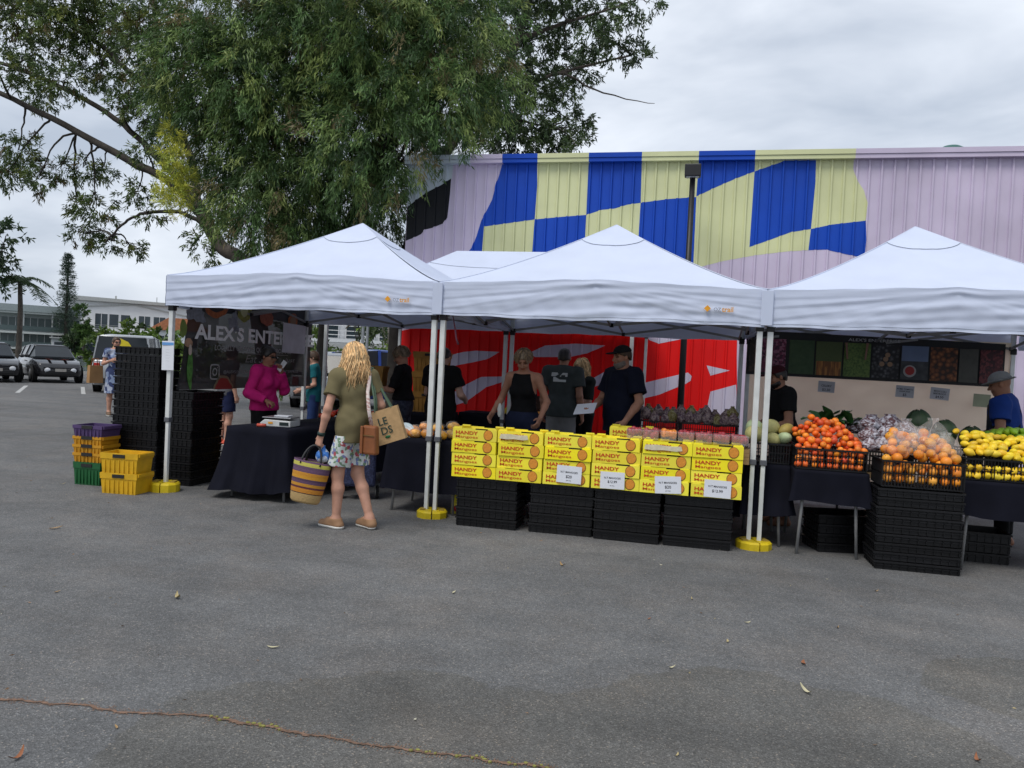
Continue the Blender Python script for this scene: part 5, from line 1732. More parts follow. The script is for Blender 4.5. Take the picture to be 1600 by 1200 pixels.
# second trunk beside the hall and the taller gum behind the hall
gr = thing('gum_tree', 'tall gum tree with clumped leaves rising behind the painted hall', 'tree', (-.36, 7.35, 0))
limb(gr, [(-.36, 7.35, -.1), (-.36, 7.35, 1.5), (-.30, 7.5, 3.5), (-.1, 8.6, 5.6), (.3, 10, 7.4), (.9, 11.2, 9.4), (1.2, 11.5, 11.5)], .155, .08, bark_d, 'trunk', 12, .03, 5)
GR_L = [([(.3, 10, 7.4), (1.0, 10.8, 8.0), (2.0, 11.3, 8.6), (3.6, 11.5, 9.0)], .07, .02), ([(.9, 11.2, 9.4), (2.0, 11.4, 9.8), (3.4, 11.5, 10.2)], .06, .02),
        ([(2.0, 11.3, 8.6), (3.0, 11.4, 8.1), (4.2, 11.5, 7.85)], .03, .006), ([(.3, 10, 7.4), (1.0, 11, 7.4), (1.8, 11.4, 7.3)], .05, .015)]
for i, (p, a, b) in enumerate(GR_L):
    limb(gr, p, a, b, bark_m, 'limb', 8, .06, 300 + i)
for i, (x, y, z, r) in enumerate(GUMR):
    best = min((((Vector(q) - Vector((x, y, z))).length, q) for (p, a, b) in GR_L for q in p))
    q = Vector(best[1])
    limb(gr, [q, q.lerp(Vector((x, y, z)), .5) + Vector((0, 0, .12)), (x, y, z)], .025, .008, bark_m, 'branch', 6, .06, 330 + i)
GUMR = [(x, y, z, r * .86) for x, y, z, r in GUMR]
crown_obj('crown', gr, GUMR, 190, 28, .13, .036, [((.050, .085, .032), 5), ((.075, .115, .038), 3), ((.03, .05, .02), 3)], .4, .26, 9, .85, .25)

# ------------------------------------------------------------------ beyond the car park
def far(px_th, dist, z=0.0):
    p = C0 + dirv(R_(px_th)) * dist
    return (p.x, p.y, z)
def leafy(name, label, loc, h, lobes, dens, per, ll, lw, cols, droop, twig, seed, trunk_r=.12, shell=.3, mat=None, cat='tree', group=None):
    t = thing(name, label, cat, loc, 0, group)
    x, y, z = loc
    L = [(x + a, y + b, z + c, r) for a, b, c, r in lobes]
    limb(t, [(x, y, z - .1), (x + .1, y, z + h * .4), (x - .05, y, z + h * .8)], trunk_r, trunk_r * .4, mat or bark_d, 'trunk', 8, .03, seed)
    for i, (a, b, c, r) in enumerate(lobes[:6]):
        limb(t, [(x, y, z + h * .35), (x + a * .5, y + b * .5, z + (c + h * .35) / 2), (x + a, y + b, z + c)], trunk_r * .4, trunk_r * .1, mat or bark_d, 'branch', 6, .05, seed + i)
    crown_obj('crown', t, L, dens, per, ll, lw, cols, droop, twig, seed + 1, .85, shell)
    return t
BUSHC = [((.10, .17, .03), 4), ((.16, .24, .04), 3), ((.05, .09, .02), 2)]
DARKC = [((.03, .06, .022), 4), ((.05, .08, .03), 3)]
rd = random.Random(12)
def rl(n, w, h0, h1, r):
    return [(rd.uniform(-w, w), rd.uniform(-w * .6, w * .6), rd.uniform(h0, h1), r * rd.uniform(.7, 1.2)) for _ in range(n)]
leafy('leafy_shrub', 'bright green rounded shrub by the river, left of the banner', far(39.2, 40), 2.4, rl(9, 1.5, .8, 2.3, .8), 26, 20, .28, .12, BUSHC, .1, .4, 21, .08, cat='shrub')
leafy('leafy_shrub', 'bright green shrub by the river seen behind the first gazebo pole', far(36.6, 41), 2.2, rl(9, 1.6, .6, 2.1, .8), 26, 20, .28, .12, BUSHC, .1, .4, 31, .08, cat='shrub')
leafy('round_tree', 'dark round tree left of the white river house', far(42.1, 140, .4), 6, rl(10, .6, 2.0, 6.6, .75), 40, 22, .35, .16, [((.04, .085, .02), 3), ((.07, .13, .03), 2)], .1, .5, 41, .2)
leafy('round_tree', 'small dark green tree beside the low white boathouse', far(42.6, 146, .4), 3, rl(6, 1.0, .8, 3.0, .8), 20, 26, .45, .2, DARKC, .1, 1.0, 51, .2)
leafy('round_tree', 'leafy tree cut off by the left edge of the picture', far(47.6, 60), 8.2, rl(8, 1.5, 5.6, 8.6, .9), 16, 24, .35, .12, DARKC, .4, .6, 61, .2)
# pines: whorls of drooping branches
pt = thing('norfolk_pine', 'tall narrow pine standing alone above the far roofs', 'tree', far(43.1, 150, .4))
PH = 16.6
limb(pt, [far(43.1, 150, .3), far(43.1, 150, 10), far(43.1, 150, PH)], .35, .05, bark_d, 'trunk', 8, .02, 70)
rg = np.random.default_rng(71)
B, D = [], []
for k in range(28):
    z = 3.2 + k * .47
    rr = 1.75 * max(.02, 1 - (z - 3.0) / (PH - 2.6)) ** .75 + .35
    for j in range(8):
        a = j * .785 + k * .4 + rg.uniform(-.2, .2)
        if rg.random() < .3: continue
        l = rr * rg.uniform(.75, 1.1)
        t = rg.random(46)
        b = np.stack([np.cos(a) * l * t, np.sin(a) * l * t, z + .35 * t * t * l * .3 - .1 * l * t], 1) + rg.normal(size=(46, 3)) * .12
        B.append(b); D.append(np.tile([np.cos(a), np.sin(a), .5], (46, 1)) + rg.normal(size=(46, 3)) * .5)
B = np.concatenate(B); D = np.concatenate(D)
v, f, c = leaf_quads(B, D, np.full(len(B), .4), np.full(len(B), .08), np.tile([.06, .095, .065], (len(B), 1)) * rg.uniform(.6, 1.3, (len(B), 1)), rg)
o = link('crown', np_mesh('crown', v, f, leaf_mat, tint=c), pt); o['kind'] = 'stuff'
def palm(label, loc, h, seed, spread=2.2):
    p = thing('palm_tree', label, 'palm', loc)
    x, y, z = loc
    limb(p, [(x, y, z - .1), (x + .1, y, z + h * .5), (x, y, z + h)], .2, .13, bark_m, 'trunk', 9, .02, seed)
    rd = random.Random(seed)
    rg = np.random.default_rng(seed)
    for i in range(20):
        a = i * 2.4; e = rd.uniform(-.1, 1.1)
        P = []
        for k in range(9):
            t = k / 8
            r = spread * t * math.cos(e * (1 - .4 * t))
            P.append((r * math.cos(a), r * math.sin(a), h + spread * .8 * t * math.sin(e) - spread * .75 * t * t))
        P = np.array(P)
        n = 70
        t = rg.random(n) * 7.99
        i0 = t.astype(int)
        b = P[i0] + (P[i0 + 1] - P[i0]) * (t - i0)[:, None]
        sd = np.array([-math.sin(a), math.cos(a), 0]) * np.where(rg.random(n) < .5, 1, -1)[:, None]
        d = sd + np.array([math.cos(a), math.sin(a), 0]) * .5 + np.array([0, 0, -.5])
        v, f, c = leaf_quads(b, d, np.full(n, .5), np.full(n, .05), np.tile([.05, .085, .035], (n, 1)) * rg.uniform(.6, 1.4, (n, 1)), rg)
        o = link('frond', np_mesh('frond', v, f, leaf_mat, tint=c), p); o['kind'] = 'stuff'
    return p
palm('palm tree with drooping fronds left of the tall pine', far(45.65, 62), 5.6, 80)
# saplings with pale trunks behind the left gazebo
pale_b = pm('bark_pale', (.30, .27, .23), .8, .3, 6)
leafy('sapling', 'slender pale-trunked tree seen under the gazebo by the hall corner', far(22.6, 36), 6.5, rl(14, 1.5, 1.2, 6.0, .8), 34, 18, .20, .07, BUSHC + [((.04, .07, .02), 4)], .3, .4, 91, .06, mat=pale_b)
leafy('sapling', 'small leafy tree behind the blue car', far(24.6, 40), 5.2, rl(6, .6, 3.2, 4.6, .5), 36, 18, .20, .07, [((.07, .05, .025), 3), ((.05, .07, .025), 3)], .3, .4, 101, .06)
leafy('leafy_shrub', 'green shrub right of the dark banner', far(27.6, 25), 1.8, rl(8, .7, .5, 2.4, .6), 40, 18, .20, .08, BUSHC, .2, .35, 111, .05, cat='shrub')
leafy('leafy_shrub', 'low dark shrub at the foot of the hall corner', far(21.2, 38), 1.6, rl(8, 1.4, .3, 1.6, .7), 40, 18, .20, .08, DARKC, .2, .35, 121, .05, cat='shrub')

# houses over the river
hw = pm('render_white', (.66, .67, .68), .7, .05, .5)
hg = pm('house_glass', (.035, .05, .06), .12, .2, .4)
hs = pm('slab_grey', (.40, .41, .40), .7)
hgg = pm('green_glass', (.07, .10, .10), .15, .2, .4)
hfr = pm('frame_white', (.7, .7, .7), .6)
def windows(parent, rects, y, mat, name='window'):
    for (x0, x1, z0, z1) in rects:
        w = MB(); w.box(((x0 + x1) / 2, y - .03, (z0 + z1) / 2), (x1 - x0 + .16, .06, z1 - z0 + .16))
        fr = w.build(name, hfr, parent)
        MB().box(((x0 + x1) / 2, y - .075, (z0 + z1) / 2), (x1 - x0, .03, z1 - z0)).build('pane', mat, fr)
        if x1 - x0 > 1.6:
            MB().box(((x0 + x1) / 2, y - .10, (z0 + z1) / 2), (.08, .02, z1 - z0)).build('mullion', hfr, fr)
h1 = thing('river_house', 'large white two-storey house with flat roof over the river', 'house', far(39.3, 162, .4), R_(39.3))
k = .1145
MB().box((2.0, 4, 4.6), (26.0, 8, 9.2)).build('wall', hw, h1)
rf = MB().prism([(-11.3, 9.22), (15.4, 9.22), (15.4, 9.6), (-11.3, 10.0)], -.7, 8.4).build('roof', hs, h1)
for (x, w_, h_) in ((-3, .3, .7), (4, .15, 1.0), (7, .5, .4)):
    MB().box((x, 3, 9.9 + h_ / 2), (w_, w_, h_)).build('roof_vent', hs, rf)
mb = MB(); mb.prism([(-11.0, 8.0), (0.3, 9.15), (11.5, 7.3), (11.5, 7.1), (0.3, 8.95), (-11.0, 7.8)], -.25, -.03); mb.build('gable_trim', hs, h1)
windows(h1, [(-10.3, -8.5, 5.0, 7.0), (-6.2, -4.2, 4.2, 7.0), (-3.9, -2.4, 4.7, 7.0), (-2.0, -.5, 4.7, 7.0), (1.0, 2.9, 4.7, 7.0), (3.5, 5.5, 4.7, 7.0), (6.3, 7.9, 4.7, 7.0), (8.4, 10.5, 4.7, 7.0)], 0, hg)
windows(h1, [(-10.3, -8.0, 1.2, 3.2), (-6.8, -.9, .4, 3.2), (1.2, 3.6, .9, 3.2), (5, 9, .9, 3.2)], 0, hg)
mb = MB(); mb.box((1.5, -1.1, 3.85), (25, 2.2, .35)); bal = mb.build('balcony', hw, h1)
for x in (-10.8, -7.3, -.4, .5, 4.3, 11):
    MB().box((x, -1.9, 1.9), (.3, .3, 3.7)).build('column', hw, bal)
for zz in (4.3, 4.6, 4.9):
    MB().bar((-11, -2.1, zz), (14, -2.1, zz), .05).build('rail', hs, bal)
h2 = thing('boathouse', 'low white boathouse with three dark openings left of the river house', 'building', far(42.5, 150, .4), R_(42.5))
MB().box((0, 2, 1.0), (7.2, 4, 2.0)).build('wall', hw, h2)
for x in (-2.4, 0, 2.4):
    MB().box((x, -.02, .75), (1.6, .1, 1.3)).build('opening', hg, h2)
MB().box((0, 1.8, 2.1), (7.8, 5, .2)).build('roof', hs, h2)
jt = thing('jetty', 'dark low jetty on the far river bank', 'jetty', far(42.2, 147, -.3), R_(42.2))
MB().box((0, 0, .25), (22, 1.6, .25)).build('deck', pm('jetty_wood', (.06, .05, .045), .8), jt)
for i in range(7):
    MB().tube([(-10 + i * 3.3, -.6, -.6), (-10 + i * 3.3, -.6, 1.2)], .14, 7).build('pile', MATS['jetty_wood'], jt)
h3 = thing('apartment_block', 'grey-green glazed apartment block at the far left over the river', 'building', far(44.65, 152, .4), R_(44.65))
h3.scale = (.86, .8, .86)
MB().box((0, 5, 3.4), (14.5, 8, 6.8)).build('wall', pm('block_grey', (.42, .45, .45), .7), h3)
for i, zz in enumerate((.1, 3.1, 6.9)):
    MB().box((0, .2, zz), (15.6, 3.4, .38)).build('slab', pm('slab_pale', (.5, .52, .5), .7), h3)
for zz in (.5, 3.5):
    for j in range(6):
        w = MB().box((-6 + j * 2.4, .92, zz + 1.3), (2.2, .06, 2.4)).build('window', hgg, h3)
        MB().box((-6 + j * 2.4, .86, zz + 1.3), (.07, .05, 2.4)).build('mullion', hfr, w)
    MB().box((0, -1.4, zz + .45), (15.2, .05, .9)).build('glass_balustrade', hgg, h3)
for j in range(4):
    MB().box((-7 + j * 4.7, -1.2, 3.5), (.25, .25, 6.6)).build('column', hs, h3)
MB().prism([(-8.4, 7.1), (8.2, 7.1), (6.5, 8.4), (-6.5, 8.4)], -1.8, 9).build('roof', pm('roof_green', (.28, .32, .32), .6), h3)
h4 = thing('tiled_house', 'small house with orange tiled roof right of the white river house', 'house', far(36.4, 150, .4), R_(36.4))
MB().box((0, 3, 2.2), (9, 6, 4.4)).build('wall', hw, h4)
MB().prism([(-5.2, 4.4), (5.2, 4.4), (2.5, 6.6), (-2.0, 6.6)], -.6, 6.8).build('roof', pm('tile_orange', (.40, .15, .07), .8, .2, 3), h4)
windows(h4, [(-3.4, -1.6, 1.5, 3.4), (1, 2.8, 1.5, 3.4)], 0, hg)
h5 = thing('balcony_house', 'white house with long balcony seen between the trunks', 'house', far(25.6, 58), R_(25.6))
MB().box((0, 4, 3.2), (9.5, 7, 6.4)).build('wall', hw, h5)
MB().box((0, 3.5, 6.6), (10.6, 9, .35)).build('roof', hs, h5)
MB().box((0, -.9, 2.7), (9.4, 1.9, .25)).build('balcony', hw, h5)
windows(h5, [(-3.8, -2.2, 2.95, 5.3), (-1.9, -.4, 2.95, 5.3), (.2, 2.2, 2.95, 5.3), (2.6, 4.2, 2.95, 5.3), (-3.6, -1, .4, 2.3), (1, 3.6, .4, 2.3)], .45, hg)
bl_ = [q for q in h5.children if q.name.startswith('balcony')][0]
for zz in (3.1, 3.4, 3.75):
    MB().bar((-4.6, -1.8, zz), (4.6, -1.8, zz), .05).build('rail', hfr, bl_)
for x in (-4.6, -1.5, 1.5, 4.6):
    MB().box((x, -1.75, 1.6), (.22, .22, 3.1)).build('column', hw, bl_)
sp_ = thing('sign_posts', 'pair of slim white posts standing behind the left gazebo', 'posts', (-1.08, 7.5, 0))
for dx in (-.05, .05):
    MB().tube([(dx, 0, 0), (dx, 0, 3.4)], .03, 8).build('post', steel_w, sp_, True)
MB().box((0, 0, .02), (.3, .2, .04)).build('base_plate', steel_g, sp_)

# ------------------------------------------------------------------ cars
tyre = pm('tyre_rubber', (.012, .012, .012), .8)
rim_m = pm('rim_alloy', (.30, .30, .31), .3, metal=.8)
cglass = pm('car_glass', (.02, .025, .03), .12, .1, 2, spec=.35)
lamp_r = pm('lamp_red', (.45, .02, .02), .2)
lamp_w = pm('lamp_clear', (.65, .67, .7), .12)
trim = pm('car_trim', (.015, .015, .016), .5)
def car(name, label, loc, rz, paint, L, W, st, glass, wheel_r=.32, wx=None, cat='car', plate=True):
    """st: stations (x, z_low, z_belt, half width); glass: (x, z_belt, z_roof, half low, half top); +x is the front."""
    c = thing(name, label, cat, loc, rz)
    vs, fs = [], []
    for (x, zl, zb_, hw_) in st:
        vs += [(x, -hw_ * .93, zl), (x, -hw_, zl + .25 * (zb_ - zl)), (x, -hw_, zl + .7 * (zb_ - zl)), (x, -hw_ * .93, zb_), (x, hw_ * .93, zb_), (x, hw_, zl + .7 * (zb_ - zl)), (x, hw_, zl + .25 * (zb_ - zl)), (x, hw_ * .93, zl)]
    n = len(st)
    for i in range(n - 1):
        for k in range(8):
            fs.append((i * 8 + k, i * 8 + (k + 1) % 8, (i + 1) * 8 + (k + 1) % 8, (i + 1) * 8 + k))
    fs += [tuple(range(8)), tuple((n - 1) * 8 + k for k in range(8))]
    b = MB().add(vs, fs).build('body', paint, c, True, bevel=.03)
    gv, gf = [], []
    for (x, zb_, zr, a, t) in glass:
        gv += [(x, -a, zb_), (x, -t, zr), (x, t, zr), (x, a, zb_)]
    m = len(glass)
    for i in range(m - 1):
        for k in range(3):
            gf.append((i * 4 + k, i * 4 + k + 1, (i + 1) * 4 + k + 1, (i + 1) * 4 + k))
    gf += [(0, 1, 2, 3), tuple((m - 1) * 4 + k for k in (3, 2, 1, 0))]
    MB().add(gv, gf).build('window_glass', cglass, c)
    rv = [g_ for g_ in glass if g_[2] > glass[0][2] + .2 or g_[2] > 1.2]
    r = MB()
    top = [(g_[0], g_[2], g_[4]) for g_ in glass if g_[2] >= max(q[2] for q in glass) - .12]
    vv = []
    for (x, z, t) in top:
        vv += [(x, -t - .02, z - .03), (x, -t * .9, z + .035), (x, t * .9, z + .035), (x, t + .02, z - .03)]
    ff = []
    for i in range(len(top) - 1):
        for k2 in range(3):
            ff.append((i * 4 + k2, i * 4 + k2 + 1, (i + 1) * 4 + k2 + 1, (i + 1) * 4 + k2))
    ff += [(0, 1, 2, 3), tuple((len(top) - 1) * 4 + q for q in (3, 2, 1, 0))]
    r.add(vv, ff).build('roof', paint, c, True)
    for i in range(m):                            # pillars along each glass rib
        x, zb_, zr, a, t = glass[i]
        if zr - zb_ < .2: continue
        for s in (-1, 1):
            MB().bar((x, s * (a + .005), zb_), (x, s * (t + .005), zr), .09, .05).build('pillar', paint, c)
    for s in (-1, 1):
        x0, z0, r0, a0, t0 = glass[0]; x1, z1, r1, a1, t1 = glass[-1]
        for wxx in (wx or (-L * .31, L * .31)):
            w = MB().lathe([(.05, -.1), (wheel_r * .97, -.1), (wheel_r, -.06), (wheel_r, .06), (wheel_r * .97, .1), (.05, .1)], 22, axis='y').build('wheel', tyre, c, True, (wxx, s * (W / 2 - .075), wheel_r))
            MB().lathe([(.02, -.11), (wheel_r * .6, -.11), (wheel_r * .66, -.08), (wheel_r * .66, .08), (wheel_r * .6, .11), (.02, .11)], 18, axis='y').build('rim', rim_m, w, True)
            MB().lathe([(.05, 0), (wheel_r * 1.22, 0), (wheel_r * 1.22, .012)], 22, axis='y').build('wheel_arch', trim, c, False, (wxx, s * (W / 2 + .006) - (.012 if s > 0 else 0), wheel_r * 1.02))
        MB().ell((glass[-1][0] - .15, s * (W / 2 + .08), glass[-1][1] + .08), (.06, .10, .07), 10, 7).build('mirror', paint, c, True)
        MB().ell((st[-1][0] - .06, s * st[-1][3] * .72, st[-1][1] + (st[-1][2] - st[-1][1]) * .62), (.09, .15, .12), 12, 8).build('headlight', lamp_w, c, True)
        MB().box((st[0][0] + .02, s * st[0][3] * .84, st[0][1] + (st[0][2] - st[0][1]) * .72), (.10, .18, .26)).build('tail_light', lamp_r, c, bevel=.02)
        MB().box((0.1, s * (W / 2 - .0), st[n // 2][2] - .12), (.16, .03, .03)).build('door_handle', trim, c)
    MB().box((st[-1][0] - .03, 0, st[-1][1] + .12), (.10, st[-1][3] * 1.6, .16)).build('bumper', trim, c, bevel=.03)
    MB().box((st[0][0] + .03, 0, st[0][1] + .10), (.12, st[0][3] * 1.8, .18)).build('bumper', trim, c, bevel=.03)
    if plate:
        MB().box((st[-1][0] + .025, 0, st[-1][1] + .2), (.012, .38, .11)).build('number_plate', pm('plate', (.35, .33, .3), .5), c)
        MB().box((st[0][0] - .04, 0, st[0][1] + .32), (.012, .38, .11)).build('number_plate', MATS['plate'], c)
    return c
p_black = pm('paint_black', (.010, .010, .012), .18, .1, 2, coat=.8)
p_reflection = pm('paint_reflection', (.16, .04, .03), .25)
p_silver = pm('paint_silver', (.42, .44, .46), .25, .05, 2, metal=.5, coat=.6)
p_blue = pm('paint_blue', (.015, .06, .30), .2, .1, 2, coat=.8)
mini = car('hatchback', 'small black hatchback with round headlights facing the market from the car park', far(43.95, 36.5), R_(43.9) - R_(90) + R_(12), p_black, 3.8, 1.72,
    [(-1.85, .3, .78, .72), (-1.6, .22, .92, .82), (-.6, .2, .95, .85), (.6, .2, .93, .86), (1.35, .22, .86, .84), (1.75, .26, .74, .74), (1.86, .3, .62, .62)],
    [(-1.7, .92, 1.0, .70, .6), (-1.45, .93, 1.36, .74, .58), (-.4, .95, 1.43, .78, .6), (.25, .95, 1.40, .78, .58), (.85, .93, 1.0, .76, .66)])
for s in (-1, 1):
    MB().box((1.2, s * .28, .905), (.8, .1, .012), ).build('bonnet_reflection', p_reflection, mini)  # reddish reflection on the black bonnet, painted as two maroon strips
car('sedan', 'dark car cut off by the left edge of the picture', far(47.2, 36), R_(46.9) - R_(90) + R_(8), p_black, 4.3, 1.78,
    [(-2.1, .3, .8, .74), (-1.8, .22, .95, .84), (-.6, .2, .95, .88), (.8, .2, .92, .88), (1.6, .22, .85, .84), (2.1, .28, .68, .7)],
    [(-1.9, .93, 1.0, .7, .6), (-1.2, .94, 1.38, .76, .6), (-.2, .95, 1.44, .8, .62), (.4, .95, 1.40, .8, .6), (1.1, .92, .98, .76, .66)])
van = car('delivery_van', 'small silver van with its rear towards the market', far(39.2, 30.5), R_(39.2) + R_(90) - R_(9), p_silver, 4.4, 1.8,
    [(-2.2, .3, 1.05, .84), (-2.1, .25, 1.1, .88), (-.6, .24, 1.08, .9), (.8, .24, 1.05, .9), (1.5, .26, .98, .86), (2.1, .3, .75, .74)],
    [(-2.16, 1.08, 1.12, .84, .8), (-2.0, 1.08, 1.84, .84, .72), (-.6, 1.06, 1.9, .86, .74), (.5, 1.05, 1.84, .86, .72), (1.35, 1.02, 1.08, .82, .72)], cat='van')
mb = MB(); mb.prism([(-.28, .12), (-.05, .42), (.22, .22), (.3, .0), (.1, .1), (-.1, .05), (-.2, -.2), (-.3, -.1)], -.004, 0)
o = mb.build('yellow_sticker', pm('sticker_yellow', (.75, .6, .03), .5), van, loc=(-2.17, -.02, 1.42), rot=(0, R_(-13), R_(-90)))
car('suv', 'blue sport utility car parked behind the left gazebo', far(22.4, 25), R_(22.4) + R_(18), p_blue, 4.6, 1.85,
    [(-2.25, .4, 1.0, .82), (-2.1, .32, 1.06, .9), (-.6, .3, 1.06, .92), (.8, .3, 1.04, .92), (1.6, .32, .98, .88), (2.2, .4, .8, .76)],
    [(-2.2, 1.06, 1.12, .84, .7), (-1.9, 1.06, 1.66, .82, .66), (-.5, 1.06, 1.78, .84, .68), (.4, 1.05, 1.74, .84, .66), (1.2, 1.04, 1.1, .82, .7)], wheel_r=.36)
car('wagon', 'silver car with red tail light parked behind the trunk', far(26.2, 25), R_(26.2) + R_(90) - R_(10), p_silver, 4.4, 1.8,
    [(-2.15, .35, .95, .8), (-2.0, .28, 1.0, .88), (-.6, .26, 1.0, .9), (.8, .26, .98, .9), (1.6, .28, .9, .86), (2.1, .34, .72, .74)],
    [(-2.1, 1.0, 1.06, .82, .7), (-1.8, 1.0, 1.55, .8, .64), (-.5, 1.0, 1.66, .82, .66), (.4, 1.0, 1.62, .82, .64), (1.2, .98, 1.04, .8, .68)])
# ------------------------------------------------------------------ people: smooth-blended bodies
class Solid:
    """Smooth union of round cones and ellipsoids, meshed with surface nets into one continuous skin."""
    def __init__(self):
        self.p, self.cuts = [], []
    def cone(self, a, b, ra, rb, k=.02, flat=False):
        self.p.append(('c', np.array(a, float), np.array(b, float), ra, rb, k, flat)); return self
    def ell(self, c, r, k=.02, R=None):
        self.p.append(('e', np.array(c, float), np.array(r, float), R, None, k, None)); return self
    def cut(self, pt, n):
        n = np.array(n, float)
        self.cuts.append((np.array(pt, float), n / np.linalg.norm(n))); return self
    def bbox(self, q, m):
        if q[0] == 'c':
            r = max(q[3], q[4]) + m
            return np.minimum(q[1], q[2]) - r, np.maximum(q[1], q[2]) + r
        r = max(q[2]) + m
        return q[1] - r, q[1] + r
    def mesh(self, h, wr=0.0, wf=30.0, seed=0):
        bbs = [self.bbox(q, 0) for q in self.p]
        lo = np.min([b[0] for b in bbs], 0) - 3 * h
        hi = np.max([b[1] for b in bbs], 0) + 3 * h
        n = np.ceil((hi - lo) / h).astype(int) + 1
        d = np.full(n, 1.0, np.float32)
        ax = [lo[i] + h * np.arange(n[i]) for i in range(3)]
        for q in self.p:
            k = q[5]
            b0, b1 = self.bbox(q, k + 3 * h)
            i0 = np.maximum(0, np.floor((b0 - lo) / h).astype(int))
            i1 = np.minimum(n, np.ceil((b1 - lo) / h).astype(int) + 1)
            X, Y, Z = np.meshgrid(ax[0][i0[0]:i1[0]], ax[1][i0[1]:i1[1]], ax[2][i0[2]:i1[2]], indexing='ij')
            if q[0] == 'c':
                a, b, ra, rb = q[1], q[2], q[3], q[4]
                ba = b - a
                L2 = max(1e-9, ba @ ba)
                px, py, pz = X - a[0], Y - a[1], Z - a[2]
                tr = (px * ba[0] + py * ba[1] + pz * ba[2]) / L2
                t = np.clip(tr, 0, 1)
                dd = np.sqrt((px - t * ba[0]) ** 2 + (py - t * ba[1]) ** 2 + (pz - t * ba[2]) ** 2) - (ra + (rb - ra) * t)
                if q[6]:
                    dd = np.maximum(dd, (tr - 1) * math.sqrt(L2))
            else:
                c, r, Rm = q[1], q[2], q[3]
                P = np.stack([X - c[0], Y - c[1], Z - c[2]], -1)
                if Rm is not None:
                    P = P @ Rm
                k0 = np.sqrt(((P / r) ** 2).sum(-1))
                k1 = np.sqrt(((P / (r * r)) ** 2).sum(-1)) + 1e-9
                dd = np.where(k0 < 1e-4, -min(r), k0 * (k0 - 1) / k1)
            s = (slice(i0[0], i1[0]), slice(i0[1], i1[1]), slice(i0[2], i1[2]))
            o = d[s]
            hh = np.clip(.5 + .5 * (dd - o) / k, 0, 1)
            d[s] = dd * (1 - hh) + o * hh - k * hh * (1 - hh)
        if self.cuts or wr:
            X, Y, Z = np.meshgrid(*ax, indexing='ij')
            if wr:
                f = wf
                d += (wr * (np.sin(f * (X * .6 + Z * .9) + 2 * np.sin(f * .35 * Y + seed)) * np.sin(f * .55 * (Z - X * .5) + seed) + .6 * np.sin(f * 1.7 * (X - .4 * Z) + seed + 3 * np.sin(f * .3 * Z)))).astype(np.float32)
            for pt, nn in self.cuts:
                d = np.maximum(d, ((X - pt[0]) * nn[0] + (Y - pt[1]) * nn[1] + (Z - pt[2]) * nn[2]).astype(np.float32))
        return surface_net(d, lo, h)

def surface_net(d, lo, h):
    s = d < 0
    c = [d[i:d.shape[0] - 1 + i, j:d.shape[1] - 1 + j, k:d.shape[2] - 1 + k] for i in (0, 1) for j in (0, 1) for k in (0, 1)]
    cs = np.stack([q < 0 for q in c]).sum(0)
    act = (cs > 0) & (cs < 8)
    idx = np.argwhere(act)
    vals = np.stack([q[act] for q in c], 1)
    corners = np.array([(i, j, k) for i in (0, 1) for j in (0, 1) for k in (0, 1)], float)
    acc = np.zeros((len(idx), 3)); cnt = np.zeros((len(idx), 1))
    for a in range(8):
        for b in range(a + 1, 8):
            if np.abs(corners[a] - corners[b]).sum() != 1:
                continue
            va, vb = vals[:, a], vals[:, b]
            m = (va < 0) != (vb < 0)
            t = np.where(m, va / np.where(np.abs(va - vb) < 1e-9, 1e-9, va - vb), 0)[:, None]
            p = corners[a] + (corners[b] - corners[a]) * t
            acc += np.where(m[:, None], p, 0); cnt += m[:, None]
    v = lo + h * (idx + acc / np.maximum(1, cnt))
    vid = np.full(act.shape, -1, int)
    vid[act] = np.arange(len(idx))
    F = []
    for axn in range(3):
        sl0 = [slice(None)] * 3; sl1 = [slice(None)] * 3
        sl0[axn] = slice(0, -1); sl1[axn] = slice(1, None)
        e = s[tuple(sl0)] != s[tuple(sl1)]
        P = np.argwhere(e)
        o1, o2 = [x for x in range(3) if x != axn]
        ok = (P[:, o1] > 0) & (P[:, o2] > 0) & (P[:, o1] < d.shape[o1] - 1) & (P[:, o2] < d.shape[o2] - 1)
        P = P[ok]
        def cell(da, db):
            Q = P.copy(); Q[:, o1] -= da; Q[:, o2] -= db
            return vid[Q[:, 0], Q[:, 1], Q[:, 2]]
        q = np.stack([cell(0, 0), cell(1, 0), cell(1, 1), cell(0, 1)], 1)
        ins = s[P[:, 0], P[:, 1], P[:, 2]]
        if axn == 1:
            ins = ~ins
        q[~ins] = q[~ins][:, ::-1]
        F.append(q)
    F = np.concatenate(F)
    F = F[(F >= 0).all(1)]
    return v, F

def rotz(a):
    c, s = math.cos(a), math.sin(a)
    return np.array([[c, -s, 0], [s, c, 0], [0, 0, 1]])
def rotx(a):
    c, s = math.cos(a), math.sin(a)
    return np.array([[1, 0, 0], [0, c, -s], [0, s, c]])
def roty(a):
    c, s = math.cos(a), math.sin(a)
    return np.array([[c, 0, s], [0, 1, 0], [-s, 0, c]])

SKIN = {}
def skin(name, col):
    return pm('skin_' + name, col, .55, .16, 11, .12, 130, attr='tint', spec=.3)

def fit_mesh(name, S, h, mat, wr=0, wf=30, seed=0, tint=None):
    v, f = S.mesh(h, wr, wf, seed)
    return np_mesh(name, v, f, mat, True, tint(v) if tint else np.ones((len(v), 3)))

